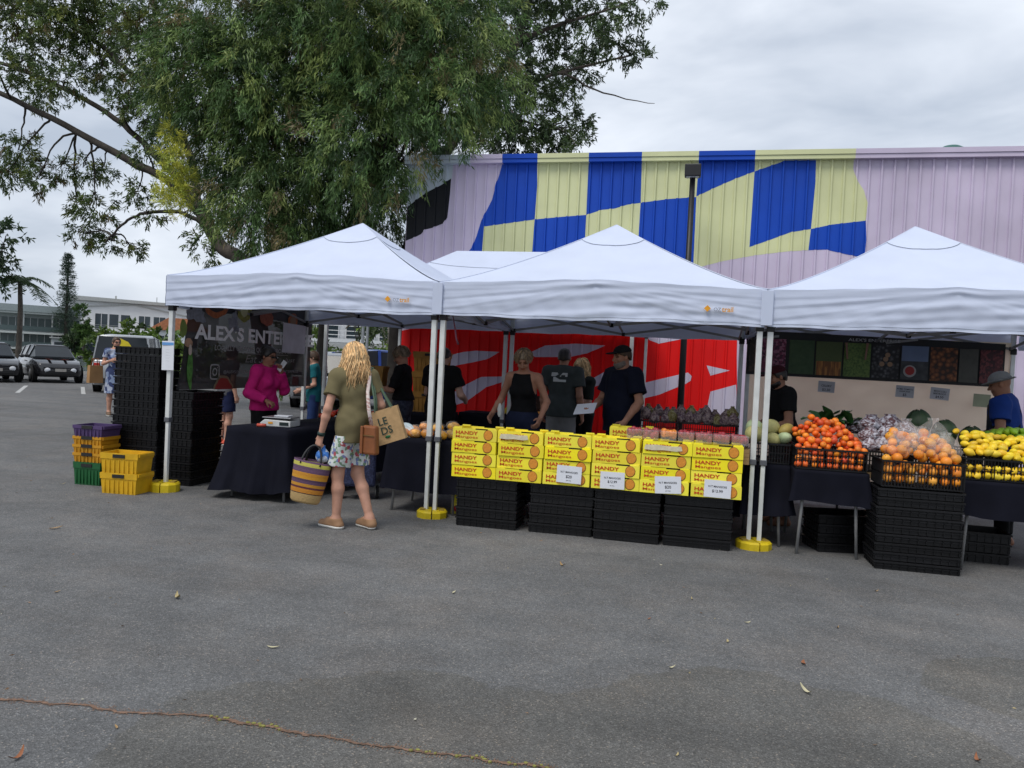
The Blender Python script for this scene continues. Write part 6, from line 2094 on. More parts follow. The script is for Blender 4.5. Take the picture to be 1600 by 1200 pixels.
class Body:
    """Pose in the person's own frame: facing -Y, person's left is +X, feet on z = 0."""
    def __init__(self, H=1.7, female=False, build=1.0, belly=0.0, lean=0.0, twist=0.0, head=(0, 0, 0), J=None, curl=(.5, .5)):
        k = H / 1.7
        self.k, self.female, self.curl = k, female, curl
        sw = .165 if female else .19
        Rt = rotz(twist) @ rotx(lean)
        self.Rt = Rt
        base = np.array([0, 0, .95])
        up = lambda p: base + Rt @ (np.array(p, float) - base)
        D = dict(pelvis=(0, 0, .94), waist=up((0, 0, 1.08)), chest=up((0, 0, 1.27)), neck=up((0, .01, 1.43)), headc=up((0, -.02, 1.585)),
                 shL=up((sw, .005, 1.395)), shR=up((-sw, .005, 1.395)), elL=up((sw + .05, .03, 1.11)), elR=up((-sw - .05, .03, 1.11)),
                 wrL=up((sw + .07, -.05, .87)), wrR=up((-sw - .07, -.05, .87)),
                 hipL=(.092, 0, .90), hipR=(-.092, 0, .90), knL=(.10, -.02, .50), knR=(-.10, -.02, .50), anL=(.10, .02, .085), anR=(-.10, .02, .085),
                 toeL=(.12, -.15, .03), toeR=(-.12, -.15, .03))
        self.D = {q: np.array(p, float) for q, p in D.items()}
        for q, p in (J or {}).items():
            self.D[q] = np.array(p, float)
        self.Rh = Rt @ rotz(head[0]) @ rotx(head[1]) @ roty(head[2])
        self.b, self.belly = build, belly
    def P(self, q):
        return self.D[q] * self.k
    def torso(self, S, t=0.0, hip=True, bust=True):
        k, b = self.k, self.b
        f = self.female
        Rt = self.Rt
        S.ell(self.P('chest'), (np.array((.142 if f else .168, .105, .19)) * b + t) * k, .05, Rt)
        S.ell(self.P('waist') + Rt @ np.array((0, -self.belly * .5, -.01)) * k, (np.array((.122 if f else .150, .098 + self.belly, .17)) * b + t) * k, .06, Rt)
        S.cone(self.P('shL') * .88 + self.P('neck') * .12, self.P('shR') * .88 + self.P('neck') * .12, (.052 + t) * k, (.052 + t) * k, .05)
        S.cone(self.P('shL'), self.P('neck') + np.array((0, 0, -.01)), (.045 + t) * k, (.05 + t) * k, .04)
        S.cone(self.P('shR'), self.P('neck') + np.array((0, 0, -.01)), (.045 + t) * k, (.05 + t) * k, .04)
        if f and bust:
            for s in (-1, 1):
                S.ell(self.P('chest') + Rt @ np.array((s * .065, -.085, -.015)) * k, (np.array((.062, .055, .062)) + t) * k, .03, Rt)
        if hip:
            S.ell(self.P('pelvis'), (np.array((.168 if f else .158, .118, .13)) * b + t) * k, .05)
    def arm(self, S, s, t=0.0, to=1.0, k_=.02):
        k = self.k
        a, e, w = self.P('sh' + s), self.P('el' + s), self.P('wr' + s)
        f = .9 if self.female else 1.05
        if to <= 1.0:
            S.cone(a, a + (e - a) * to, (.052 * f + t) * k, (.052 * f + (.040 - .052) * f * to + t * 1.25) * k, .03, to < .99)
        else:
            S.cone(a, e, (.052 * f + t) * k, (.040 * f + t) * k, .03)
            q = to - 1
            m = e + (w - e) * min(q, .3)
            S.cone(e, m, (.040 * f + t) * k, (.041 * f + t) * k, k_)
            if q > .3:
                S.cone(m, e + (w - e) * q, (.041 * f + t) * k, (.041 * f + (.027 - .041) * f * (q - .3) / .7 + t) * k, k_, q < .98)
    def hand(self, S, s, curl):
        """Palm, four curled fingers and a thumb that leaves the side of the palm."""
        k = self.k
        e, w = self.P('el' + s), self.P('wr' + s)
        d = (w - e) / np.linalg.norm(w - e)
        inner = np.array((-1.0 if s == 'L' else 1.0, 0, 0))
        pn = inner - d * (inner @ d)
        pn /= np.linalg.norm(pn)                       # palm faces the body
        if hasattr(self, 'palm') and s in self.palm:
            pn = np.array(self.palm[s], float); pn -= d * (pn @ d); pn /= np.linalg.norm(pn)
        sd = np.cross(d, pn) * (1 if s == 'L' else -1)  # towards the thumb
        if sd[1] > 0:
            sd = -sd
        pc = w + d * .045 * k
        for q in (-.024, -.008, .008, .024):
            S.cone(w + sd * q * .6 * k, pc + d * .035 * k + sd * q * k, .017 * k, .015 * k, .012)
        for i, (q, l) in enumerate(((.029, .070), (.010, .078), (-.010, .073), (-.028, .058))):
            p = pc + d * .038 * k + sd * q * k
            a = 0.25 + curl * .5
            for j in range(3):
                dr = d * math.cos(a) + pn * math.sin(a)
                p2 = p + dr * l * (.45, .32, .25)[j] * k
                S.cone(p, p2, (.0092 - .0008 * j) * k, (.0086 - .0008 * j) * k, .003)
                p = p2
                a += curl * 1.0
        p = w + d * .02 * k + sd * .026 * k
        dr = d * .62 + sd * .6 + pn * .35
        dr /= np.linalg.norm(dr)
        p2 = p + dr * .042 * k
        S.cone(p, p2, .013 * k, .011 * k, .008)
        dr = d * .9 + sd * .15 + pn * (.3 + .4 * curl)
        dr /= np.linalg.norm(dr)
        S.cone(p2, p2 + dr * .034 * k, .0105 * k, .0085 * k, .003)
    def leg(self, S, s, t=0.0, to=2.0, loose=0.0):
        k, b = self.k, self.b
        h, n, a = self.P('hip' + s), self.P('kn' + s), self.P('an' + s)
        f = 1.0
        if to <= 1:
            S.cone(h, h + (n - h) * to, (.088 * b + t) * k, (.088 * b + (.056 - .088 * b) * to + t + loose) * k, .04, True)
            return
        S.cone(h, n, (.088 * b + t) * k, (.056 + t + loose * .6) * k, .04)
        m = n + (a - n) * .32 + np.array((0, .012, 0)) * k
        q = to - 1
        S.cone(n, m, (.055 + t + loose * .6) * k, (.054 + t + loose * .7) * k, .03)
        e = n + (a - n) * q
        S.cone(m, e, (.054 + t + loose * .7) * k, ((.054 + (.036 - .054) * (q - .32) / .68) + t + loose) * k, .03, to < 1.99)
    def head(self, S):
        k, R = self.k, self.Rh
        c = self.P('headc')
        q = lambda p: c + R @ np.array(p) * k
        S.cone(self.P('neck') + np.array((0, .005, -.02)) * k, q((0, .025, -.06)), .058 * k, .050 * k, .03)
        S.ell(q((0, .012, .025)), np.array((.073, .090, .088)) * k, .02, R)
        S.ell(q((0, -.022, -.045)), np.array((.056, .066, .068)) * k, .03, R)
        S.ell(q((0, -.062, -.088)), np.array((.024, .020, .018)) * k, .02, R)           # chin
        S.cone(q((0, -.082, .012)), q((0, -.105, -.026)), .007 * k, .0125 * k, .012)     # nose
        S.cone(q((-.032, -.073, .026)), q((.032, -.073, .026)), .010 * k, .010 * k, .012)  # brow
        for s in (-1, 1):
            S.ell(q((s * .040, -.066, -.028)), np.array((.020, .018, .016)) * k, .02, R)  # cheek
            S.ell(q((s * .075, .012, -.010)), np.array((.011, .018, .030)) * k, .006, R)  # ear
        S.cone(q((-.020, -.084, -.056)), q((.020, -.084, -.056)), .007 * k, .007 * k, .008)  # lips
        return q
    def foot(self, S, s, t=0.0):
        k = self.k
        a, o = self.P('an' + s), self.P('toe' + s)
        heel = a + np.array((0, .0, 0)) - (o - a) * np.array((1, 1, 0)) * .22
        heel[2] = max(.03 * k, a[2] - .055 * k)
        o = o.copy()
        S.cone(a, heel, (.036 + t) * k, (.034 + t) * k, .02)
        S.cone(heel, o, (.034 + t) * k, (.030 + t) * k, .02)
        S.cone(a, (a + o) / 2 + np.array((0, 0, .005)), (.036 + t) * k, (.030 + t) * k, .03)
    def body(self, h, mat, loc, rz, label, brow=(.25, .17, .12), group=None):
        S = Solid()
        self.torso(S)
        for s in 'LR':
            self.arm(S, s, 0, 2.0)
            self.leg(S, s)
            self.foot(S, s)
        for i, s in enumerate('LR'):
            self.hand(S, s, self.curl[i])
        q = self.head(S)
        k, R, c = self.k, self.Rh, self.P('headc')
        def tint(v):
            t = np.ones((len(v), 3))
            u = ((v - c) @ R) / k
            front = u[:, 1] < -.045
            lip = front & (np.abs(u[:, 0]) < .024) & (np.abs(u[:, 2] + .056) < .009)
            t[lip] = (.78, .50, .48)
            for sgn in (-1, 1):
                eye = front & (np.abs(u[:, 0] - sgn * .031) < .014) & (np.abs(u[:, 2] - .006) < .0075)
                t[eye] = (.30, .26, .26)
                br = front & (np.abs(u[:, 0] - sgn * .031) < .019) & (np.abs(u[:, 2] - .028) < .006)
                t[br] = brow
            return t
        me = fit_mesh('person', S, h, mat, tint=tint)
        o = link('person', me, None, loc, (0, 0, rz))
        tag(o, label, 'person', group)
        self.o, self.h = o, h
        return o
    def add(self, name, S, mat, h=None, wr=0, wf=30, seed=0):
        me = fit_mesh(name, S, h or self.h, mat, wr, wf, seed)
        return link(name, me, self.o)
    # --- clothing
    def shirt(self, mat, sleeve=.55, hem=.90, t=.014, name='shirt', wr=.0028, seed=0, neck=None, loose=.0):
        S = Solid()
        self.torso(S, t + loose, True, True)
        for s in 'LR':
            self.arm(S, s, t + .004 + loose, sleeve)
        for sx in (-1, 1):
            q = (.108 * self.b + t + loose) * self.k
            S.cone((sx * .055 * self.k, 0, .99 * self.k), (sx * .058 * self.k, 0, (hem - .10) * self.k), q, q * 1.04, .05)
        S.cut((0, 0, hem * self.k), (0, 0, -1))
        n = self.P('neck') + self.Rt @ np.array((0, -.035, .035)) * self.k
        S.cut(n, self.Rt @ np.array((0, -.35, 1.0)))
        return self.add(name, S, mat, wr=wr, seed=seed)
    def tank(self, mat, hem=.90, t=.010, name='tank_top', seed=0):
        S = Solid()
        self.torso(S, t)
        k = self.k
        for sg in (-1, 1):
            S.cut(self.D['chest'] * k + self.Rt @ np.array((sg * .112, 0, .10)) * k, self.Rt @ np.array((sg * 1.0, 0, .22)))
        S.cut((0, 0, hem * k), (0, 0, -1))
        S.cut(self.P('neck') + self.Rt @ np.array((0, -.04, .02)) * k, self.Rt @ np.array((0, -.25, 1.0)))
        return self.add(name, S, mat, wr=.002, seed=seed)
    def pants(self, mat, to=1.95, t=.012, loose=.012, name='trousers', top=1.02, wr=.003, seed=0):
        S = Solid()
        k = self.k
        S.ell(self.P('pelvis'), (np.array((.168 if self.female else .158, .118, .13)) * self.b + t) * k, .05)
        S.ell(self.P('waist') + np.array((0, 0, -.03)), (np.array((.128 if self.female else .152, .10 + self.belly * .7, .14)) * self.b + t * .6) * k, .05)
        for s in 'LR':
            self.leg(S, s, t, to, loose)
        S.cut((0, 0, top * k), (0, 0, 1))
        return self.add(name, S, mat, wr=wr, seed=seed)
    def shoes(self, mat, sole, t=.010):
        for s in 'LR':
            S = Solid(); self.foot(S, s, t); S.cut((0, 0, .095 * self.k), (0, 0, 1)); S.cut((0, 0, .022), (0, 0, -1))
            o = self.add('shoe', S, mat)
            S = Solid(); self.foot(S, s, t + .004); S.cut((0, 0, .024), (0, 0, 1)); S.cut((0, 0, .0), (0, 0, -1))
            me = fit_mesh('sole', S, self.h, sole)
            link('sole', me, o)
    def cap_hair(self, mat, t=.012, low=-.03, front=-.055, wr=.004, name='hair', wf=120, back_low=-.06):
        S = Solid(); k, R, c = self.k, self.Rh, self.P('headc')
        q = lambda p: c + R @ np.array(p) * k
        S.ell(q((0, .014, .028)), (np.array((.076, .093, .090)) + t) * k, .02, R)
        S.ell(q((0, .045, -.02)), (np.array((.066, .058, .07)) + t * .6) * k, .03, R)
        S.cut(q((0, front, .03)), R @ np.array((0, -1, -.55)))
        S.cut(q((0, .0, low)), R @ np.array((0, -.55, -1)))
        S.cut(q((0, .0, back_low - .03)), R @ np.array((0, 0, -1)))
        return self.add(name, S, mat, wr=wr, wf=wf)
    def strands(self, mat, n, length, spread=.10, wave=.012, r=.0055, name='hair', seed=0, back=True, fall=(0, .03), face=1.05, tintr=(.75, 1.2), curlf=1.0):
        """Locks that leave the scalp, lie over the skull and hang down in waves."""
        k, R, c = self.k, self.Rh, self.P('headc')
        rd = random.Random(seed)
        M = MB(); cols = []
        for i in range(n):
            a = rd.uniform(-math.pi, math.pi)             # 0 = back of the head
            if abs(a) > math.pi / face:
                continue
            e0 = rd.uniform(.55, 1.5)
            l = length * rd.uniform(.72, 1.05)
            ph, fr = rd.uniform(0, 6.3), rd.uniform(.8, 1.3)
            pts = []; m = 13
            lift = rd.uniform(.006, .03)
            for j in range(m):
                t = j / (m - 1)
                s = t * l
                ang = e0 - s / .095
                lo = -.15
                if ang > lo:
                    p = np.array((math.sin(a) * math.cos(ang) * (.074 + lift), math.cos(a) * math.cos(ang) * (.093 + lift) + .012, .025 + math.sin(ang) * (.090 + lift)))
                else:
                    dz = s - (e0 - lo) * .095
                    w = (.074 + lift + spread * min(1, dz / .25) * .5)
                    p = np.array((math.sin(a) * w * .98, math.cos(a) * (.093 + lift + fall[1] * min(1, dz / .2)) + .012, .025 - .014 - dz))
                wv = wave * min(1, t * 2)
                p += np.array((math.sin(ph + s * 42 * fr * curlf), math.cos(ph * 1.7 + s * 38 * fr * curlf), .3 * math.sin(ph + s * 60))) * wv
                pts.append(c + R @ p * k if ang > lo - .4 else c + (R @ (p * np.array((1, 1, 0)))) * k + np.array((0, 0, p[2])) * k)
            rad = [r * k * (.5 + .9 * math.sin(math.pi * (.15 + .8 * q / (m - 1)))) for q in range(m)]
            o = len(M.v)
            M.tube([tuple(p) for p in pts], rad, 5, flat=.6)
            g = rd.uniform(*tintr)
            g2 = g * rd.uniform(.8, 1.0)
            cols += [(g, (g + g2) / 2, g2)] * (len(M.v) - o)
        me = M.mesh(name, mat, True)
        at = me.attributes.new('tint', 'FLOAT_COLOR', 'POINT')
        arr = np.ones((len(cols), 4), np.float32); arr[:, :3] = cols
        at.data.foreach_set('color', arr.ravel())
        return link(name, me, self.o)
# ------------------------------------------------------------------ people in the market
sk_f = skin('fair', (.50, .27, .19)); sk_t = skin('tanned', (.40, .20, .13)); sk_d = skin('olive', (.30, .145, .09)); sk_p = skin('pale', (.55, .33, .25))
def fab(name, col, var=.12, bump=.15, rough=.85):
    return pm('fabric_' + name, col, rough, var, 9, bump, 260, spec=.15)
blond = pm('hair_blond', (.68, .48, .25), .45, .35, 30, attr='tint', spec=.5)
dark_h = pm('hair_dark', (.014, .010, .009), .4, .3, 30, attr='tint', spec=.5)
grey_h = pm('hair_grey_blond', (.24, .18, .12), .5, .35, 40, attr='tint')
brown_h = pm('hair_brown', (.06, .035, .02), .5, .3, 30, attr='tint')
sole_w = pm('sole_white', (.65, .64, .6), .6)
black_f = fab('black', (.008, .008, .009)); navy_f = fab('navy', (.008, .010, .022))

# shopper in the foreground
tw = -.48
B1 = Body(1.645, True, .92, 0, .10, tw, (.35, .22, 0), dict(
    elL=(.235, -.10, 1.10), wrL=(.245, -.165, .85), elR=(-.215, .13, 1.14), wrR=(-.30, -.02, 1.02),
    knL=(.09, -.09, .50), anL=(.10, -.075, .085), toeL=(.115, -.23, .03), knR=(-.085, -.01, .495), anR=(-.10, .155, .105), toeR=(-.125, .01, .035)), (1.5, 1.2))
SHX, SHY, SHR = 2.56, -.80, R_(250)
B1.body(.0062, sk_f, (SHX, SHY, 0), SHR, 'shopper with wavy blonde hair, olive T-shirt and floral shorts carrying a striped basket')
B1.shirt(fab('olive', (.15, .127, .066)), .58, .80, .010, 'olive_t_shirt', .0045, 2, loose=.012)
flor = pattern('floral_print', [(.62, .66, .64), (.60, .64, .66), (.16, .26, .16), (.66, .68, .68), (.42, .08, .10), (.62, .66, .64), (.18, .22, .42), (.50, .58, .50)], 42, rough=.8, bump=.1)
B1.pants(flor, .78, .012, .03, 'floral_shorts', .86, .004, 3)
B1.shoes(pm('shoe_tan', (.30, .17, .09), .7), sole_w)
B1.cap_hair(blond, .012, -.05, -.05, .003, 'hair_cap', 160, -.08)
B1.strands(blond, 560, .44, .15, .011, .0043, 'hair', 3, fall=(0, .045), face=1.2, tintr=(.5, 1.5), curlf=.65)
w = MB(); wl_ = B1.P('wrL'); dl = (B1.P('wrL') - B1.P('elL')); dl = dl / np.linalg.norm(dl)
w.tube([tuple(wl_ - dl * .035), tuple(wl_ - dl * .005)], .034, 14)
w.build('watch_strap', pm('strap_green', (.01, .03, .025), .5), B1.o, True)
rm = Matrix.Rotation(SHR, 4, 'Z')
def shopper(p):
    q = rm @ Vector(p)
    return Vector((q.x + SHX, q.y + SHY, q.z))
hand_l = shopper(B1.P('wrL') + dl * .085)
# striped woven basket in her left hand
bk = thing('woven_basket', 'striped purple and yellow woven basket held by the blonde shopper', 'basket', (hand_l.x - .10, hand_l.y - .02, hand_l.z - .51), SHR)
bk.rotation_euler = (R_(-4), R_(9), R_(15))
BH_ = .37
bm_ = MB()
prof = [(.001, 0), (.115, 0.0), (.13, .02), (.145, .12), (.158, .25), (.168, BH_), (.160, BH_), (.150, .25), (.135, .1), (.11, .03), (.001, .03)]
bm_.lathe(prof, 40, sx=1.0, sy=.72)
bc = [(.46, .31, .13), (.46, .31, .13), (.03, .012, .016), (.50, .20, .02), (.10, .02, .03), (.48, .22, .02), (.10, .05, .10), (.07, .035, .07), (.55, .26, .02), (.50, .22, .02), (.10, .05, .10), (.08, .04, .08), (.36, .33, .06), (.10, .05, .10)]
pos = [0, .17, .22, .24, .34, .39, .46, .52, .57, .64, .72, .80, .86, .95]
stripe = pattern('basket_weave', bc, 1, 'Z', .85, pos, stretch=(1, 1, 1 / BH_), bump=.6)
bm_.build('body', stripe, bk, True)
for sgn in (-1, 1):
    pts = [(math.cos(a) * .085, sgn * .10 + (-sgn * .06) * math.sin(a), BH_ - .03 + .17 * math.sin(a)) for a in np.linspace(0, math.pi, 13)]
    MB().tube(pts, .010, 8).build('handle', pm('leather_black', (.01, .01, .012), .5), bk, True)
o = film_bag((0, 0, 0), (.06, .05, .06), 'blue and white plastic packet sticking out of the striped basket', 77, pattern('packet_blue', [(.05, .2, .6), (.6, .65, .75)], 20), 'plastic_packet', None, 'packet')
o.location = (hand_l.x + .02, hand_l.y + .05, hand_l.z - .10)
# tan leather shoulder bag
tb = thing('leather_bag', 'small tan leather shoulder bag against the back of the blonde shopper', 'bag', (2.80, -.98, .69), R_(-14))
tb.scale = (.82, .9, 1)
tan_m = pm('leather_tan', (.22, .075, .025), .5, .15, 12, .15, 60)
MB().box((0, 0, .13), (.20, .085, .25), top=.86).build('body', tan_m, tb, bevel=.02)
MB().box((-.07, -.05, .13), (.035, .02, .24), top=.9).build('tassel', tan_m, tb, bevel=.006)
MB().box((.0, -.046, .17), (.165, .008, .006)).build('zip', pm('brass', (.3, .2, .08), .4, metal=.8), tb)
sh_r = shopper(B1.P('shR') + np.array((.03, 0, .055)))
st_pts = [(2.80, -.96, .94), (2.785, -1.0, 1.08), (sh_r.x + .045, sh_r.y - .125, 1.22), (sh_r.x + .04, sh_r.y - .09, 1.33), (sh_r.x + .01, sh_r.y - .02, sh_r.z + .045), (sh_r.x - .06, sh_r.y + .07, sh_r.z - .01)]
mb = MB()
mb.tube([Vector(p) - Vector(tb.location) for p in st_pts], .017, 6, flat=.25)
o = mb.build('strap', pattern('strap_print', [(.55, .45, .42), (.40, .25, .22), (.6, .52, .48)], 50), tb, True)
o.matrix_parent_inverse = (Matrix.Rotation(R_(-14), 4, 'Z') @ Matrix.Diagonal((.82, .9, 1, 1))).inverted()
# jute shopping tote
jt_m = pm('jute', (.42, .27, .13), .9, .12, 20, .4, 160)
to = thing('jute_tote', 'brown jute tote with dark green lettering hanging from the right arm of the blonde shopper', 'bag', (2.94, -.80, .76), R_(8))
to.rotation_euler = (0, R_(-20), R_(10))
to.scale = (.86, .9, .88)
to.location.z += .04
mb = MB()
mb.add([(-.15, -.06, 0), (.15, -.06, 0), (.15, .06, 0), (-.15, .06, 0), (-.155, -.035, .34), (.155, -.035, .34), (.155, .035, .34), (-.155, .035, .34)],
       [(3, 2, 1, 0), (0, 1, 5, 4), (1, 2, 6, 5), (2, 3, 7, 6), (3, 0, 4, 7)])
mb.build('body', jt_m, to)
gi = pm('tote_ink', (.015, .04, .03), .8)
link('lettering', text_mesh('LE', gi, .075, .012), to, (-.075, -.054, .19), (R_(86), 0, 0))
link('lettering', text_mesh('DS', gi, .075, .012), to, (-.07, -.061, .095), (R_(86), 0, 0))
MB().ell((-.02, -.063, .065), (.03, .004, .014), 10, 6).build('leaf_mark', pm('tote_green', (.02, .12, .05), .8), to, True)
hr = shopper(B1.P('wrR'))
for sgn in (-1, 1):
    pts = [(-.08, sgn * .035, .33), (-.075, sgn * .03, .46), (-.06, 0, .55), (.0, sgn * .02, .47), (.07, sgn * .035, .33)]
    mi_ = to.matrix_basis.inverted()
    up_ = [mi_ @ Vector(p) for p in ((sh_r.x + .10, sh_r.y - .075 + .02 * sgn, 1.16), (sh_r.x + .05, sh_r.y - .05 + .02 * sgn, 1.32), (sh_r.x + .02, sh_r.y + .02 * sgn, sh_r.z + .04), (sh_r.x + .06, sh_r.y + .06, 1.30))]
    MB().tube([(-.08, sgn * .035, .33)] + up_ + [(.09, sgn * .035, .33)], .012, 6, flat=.4).build('handle', pm('handle_green', (.09, .14, .09), .8), to, True)
# wheeled shopping trolley beyond her
tr = thing('shopping_trolley', 'dark blue patterned shopping trolley with white wheels behind the blonde shopper', 'trolley', (2.02, .60, 0), .4)
MB().box((0, 0, .42), (.34, .24, .55), top=.95).build('bag', pattern('trolley_print', [(.010, .014, .05), (.03, .04, .10), (.012, .016, .05)], 60), tr, bevel=.03)
for sgn in (-1, 1):
    wq = MB().lathe([(.02, -.018), (.07, -.018), (.075, 0), (.07, .018), (.02, .018)], 20, axis='x').build('wheel', tyre, tr, True, (sgn * .19, .02, .075))
    MB().lathe([(.005, -.02), (.045, -.02), (.045, .02), (.005, .02)], 16, axis='x').build('rim', sole_w, wq, True)
MB().tube([(-.13, .13, .1), (-.13, .16, .95), (.13, .16, .95), (.13, .13, .1)], .010, 8).build('frame', steel_g, tr, True)

# stallholder in pink at the scales
B2 = Body(1.60, True, .98, 0, .05, 0, (.0, .10, 0), dict(elR=(-.245, .03, 1.12), wrR=(-.19, -.22, 1.03), elL=(.215, -.13, 1.15), wrL=(.10, -.165, 1.395)), (.6, 1.1))
B2.palm = {'R': (0.2, -.2, -1)}
B2.body(.0085, sk_d, (.50, 1.15, 0), R_(78), 'stallholder in bright pink sweater holding a phone to her mouth')
B2.shirt(fab('pink', (.50, .016, .155)), 1.93, .90, .016, 'pink_sweater', .005, 4, loose=.008)
B2.pants(black_f, 1.95)
B2.shoes(black_f, sole_w)
B2.cap_hair(dark_h, .009, -.02, -.055, .002)
S = Solid(); c_ = B2.P('headc'); S.ell(c_ + B2.Rh @ np.array((0, .075, .085)), (.045, .045, .042), .01); B2.add('hair_bun', S, dark_h, wr=.003, wf=120)
def glasses(B, mat, k=1.0):
    m = MB(); R = B.Rh; c = B.P('headc')
    q = lambda p: tuple(c + R @ (np.array(p) * B.k))
    for s in (-1, 1):
        m.tube([q((s * .012, -.100, .004)), q((s * .052, -.086, .004))], .017 * k, 8, flat=.5)
        m.tube([q((s * .056, -.082, .012)), q((s * .078, .0, .008))], .0035, 5)
    return m.build('sunglasses', mat, B.o, True)
glasses(B2, pm('lens_black', (.006, .006, .007), .1))
ph = MB().box((0, 0, 0), (.012, .07, .14)).build('phone', pm('phone_white', (.6, .6, .62), .3), None, bevel=.004)
wv_ = Matrix.Rotation(R_(78), 4, 'Z') @ Vector(B2.P('wrL') + np.array((-.02, -.03, .07)))
ph.location = (wv_.x + .50, wv_.y + 1.15, wv_.z); ph.rotation_euler = (.5, .3, R_(78))
tag(ph, 'white mobile phone in the hand of the pink stallholder', 'phone')

# woman in the black tank top behind the mangoes
B3 = Body(1.70, True, 1.06, .0, .10, 0, (.25, .42, 0), dict(elL=(.27, -.01, 1.14), wrL=(.26, -.19, .96), elR=(-.27, -.01, 1.14), wrR=(-.30, -.19, .98)), (.5, .5))
B3.body(.0085, sk_t, (3.66, 1.22, 0), R_(-8), 'woman in black tank top with cropped hair looking down over the mangoes')
B3.tank(black_f, .92)
B3.pants(fab('denim', (.015, .02, .045)), 1.95)
B3.shoes(black_f, sole_w)
B3.cap_hair(grey_h, .006, .0, -.06, .004)
B3.strands(grey_h, 150, .10, .0, .006, .0045, 'hair_tufts', 13, face=1.15, tintr=(.5, 1.5))
rag = film_bag((3.44, 1.00, 1.03), (.022, .012, .075), 'white rag tucked at the side of the woman in the tank top', 900, pm('rag_white', (.62, .62, .58), .9), 'cloth_rag', None, 'rag', neck=False)
# man seen from behind in a grey T-shirt with white print
B4 = Body(1.78, False, 1.0, .0, .02, 0, (.15, .1, 0), None)
B4.body(.010, sk_t, (3.78, 3.0, 0), R_(172), 'man seen from behind in grey T-shirt with white block print')
sh4 = B4.shirt(fab('slate', (.055, .065, .065)), .62, .84, .016, 'grey_t_shirt', .004, 6, loose=.014)
B4.pants(fab('stone', (.22, .22, .22)), 1.0, .014, .03, 'shorts')
B4.shoes(black_f, sole_w)
B4.cap_hair(dark_h, .006, .0, -.06, .002)
pw = pm('print_white', (.55, .57, .57), .8)
for (poly) in ([(-.115, .02), (-.06, .02), (-.01, .055), (-.03, .055), (-.03, .07), (-.11, .07)], [(-.0, .02), (.02, .02), (.02, .04), (.075, .04), (.075, .02), (.105, .02), (.105, .07), (.04, .07)], [(-.085, -.05), (.09, -.05), (.09, -.02), (.0, -.02), (-.06, .012), (-.085, .012)]):
    mb = MB(); mb.prism(poly, -.002, .002)
    o = mb.build('white_print', pw, B4.o, loc=tuple(B4.P('chest') + np.array((.0, .146, .06))), rot=(R_(-6), 0, math.pi))
# fair-haired woman further back
B5 = Body(1.65, True, .95, 0, .06, 0, (.1, .3, 0), dict(elL=(.19, -.06, 1.12), wrL=(.02, -.22, 1.10), elR=(-.2, -.04, 1.12), wrR=(-.02, -.24, 1.06)))
B5.body(.010, sk_p, (4.02, 3.35, 0), R_(-42), 'woman with long fair hair and dark top standing before the red wall')
B5.shirt(fab('charcoal', (.02, .023, .023)), .9, .92, .015, 'dark_top', .003, 7)
B5.pants(black_f, 1.95)
B5.cap_hair(blond, .010, -.03, -.05, .003)
B5.strands(blond, 110, .40, .05, .008, .007, 'hair', 5, fall=(0, .01), face=1.2, tintr=(.5, 1.0))
# burly man in navy with papers
B6 = Body(1.80, False, 1.12, .035, .03, 0, (-.1, .12, 0), dict(elL=(.30, -.0, 1.13), wrL=(.27, -.15, .92), elR=(-.25, -.10, 1.12), wrR=(-.10, -.32, 1.02)), (.7, .8))
B6.palm = {'R': (.2, -.1, 1)}
B6.body(.010, sk_t, (4.72, 1.5, 0), R_(-50), 'burly bearded man in navy T-shirt and cap holding papers')
B6.shirt(navy_f, .72, .80, .018, 'navy_t_shirt', .004, 8, loose=.016)
B6.pants(black_f, 1.95)
B6.cap_hair(brown_h, .005, .0, -.06, .001)
def beard(B, mat, t=.010, wr=.003):
    S = Solid(); R, c, k = B.Rh, B.P('headc'), B.k
    S.ell(c + R @ np.array((0, -.024, -.062)) * k, (np.array((.058, .066, .058)) + t) * k, .02, R)
    S.cut(c + R @ np.array((0, -.05, -.050)) * k, R @ np.array((0, -.35, 1)))
    S.cut(c + R @ np.array((0, .01, -.05)) * k, R @ np.array((0, 1, 0)))
    return B.add('beard', S, mat, wr=wr, wf=160)
beard(B6, pm('beard_grey', (.20, .17, .15), .8, .3, 40, attr='tint'))
def cap(B, mat, brim=.075, yaw=0.0):
    R, c, k = B.Rh @ rotz(yaw), B.P('headc'), B.k
    S = Solid()
    S.ell(c + R @ np.array((0, .012, .040)) * k, np.array((.088, .104, .086)) * k, .01, R)
    S.cut(c + R @ np.array((0, 0, .045)) * k, R @ np.array((0, .05, -1)))
    o = B.add('cap', S, mat)
    S = Solid()
    S.ell(c + R @ np.array((0, -.105, .050)) * k, np.array((.070, brim, .012)) * k, .01, R)
    me = fit_mesh('brim', S, B.h * .7, mat)
    link('brim', me, o)
    return o
cap(B6, fab('cap_dark', (.015, .015, .016)))
pap = MB().box((0, 0, 0), (.24, .003, .17)).build('paper_sheets', card_m, None)
q = Matrix.Rotation(R_(-50), 4, 'Z') @ Vector(B6.P('wrR') + np.array((.05, -.11, .0)))
pap.location = (q.x + 4.72, q.y + 1.5, q.z + .01); pap.rotation_euler = (R_(-50), R_(-8), R_(-15))
tag(pap, 'white papers held by the burly man in navy', 'papers')
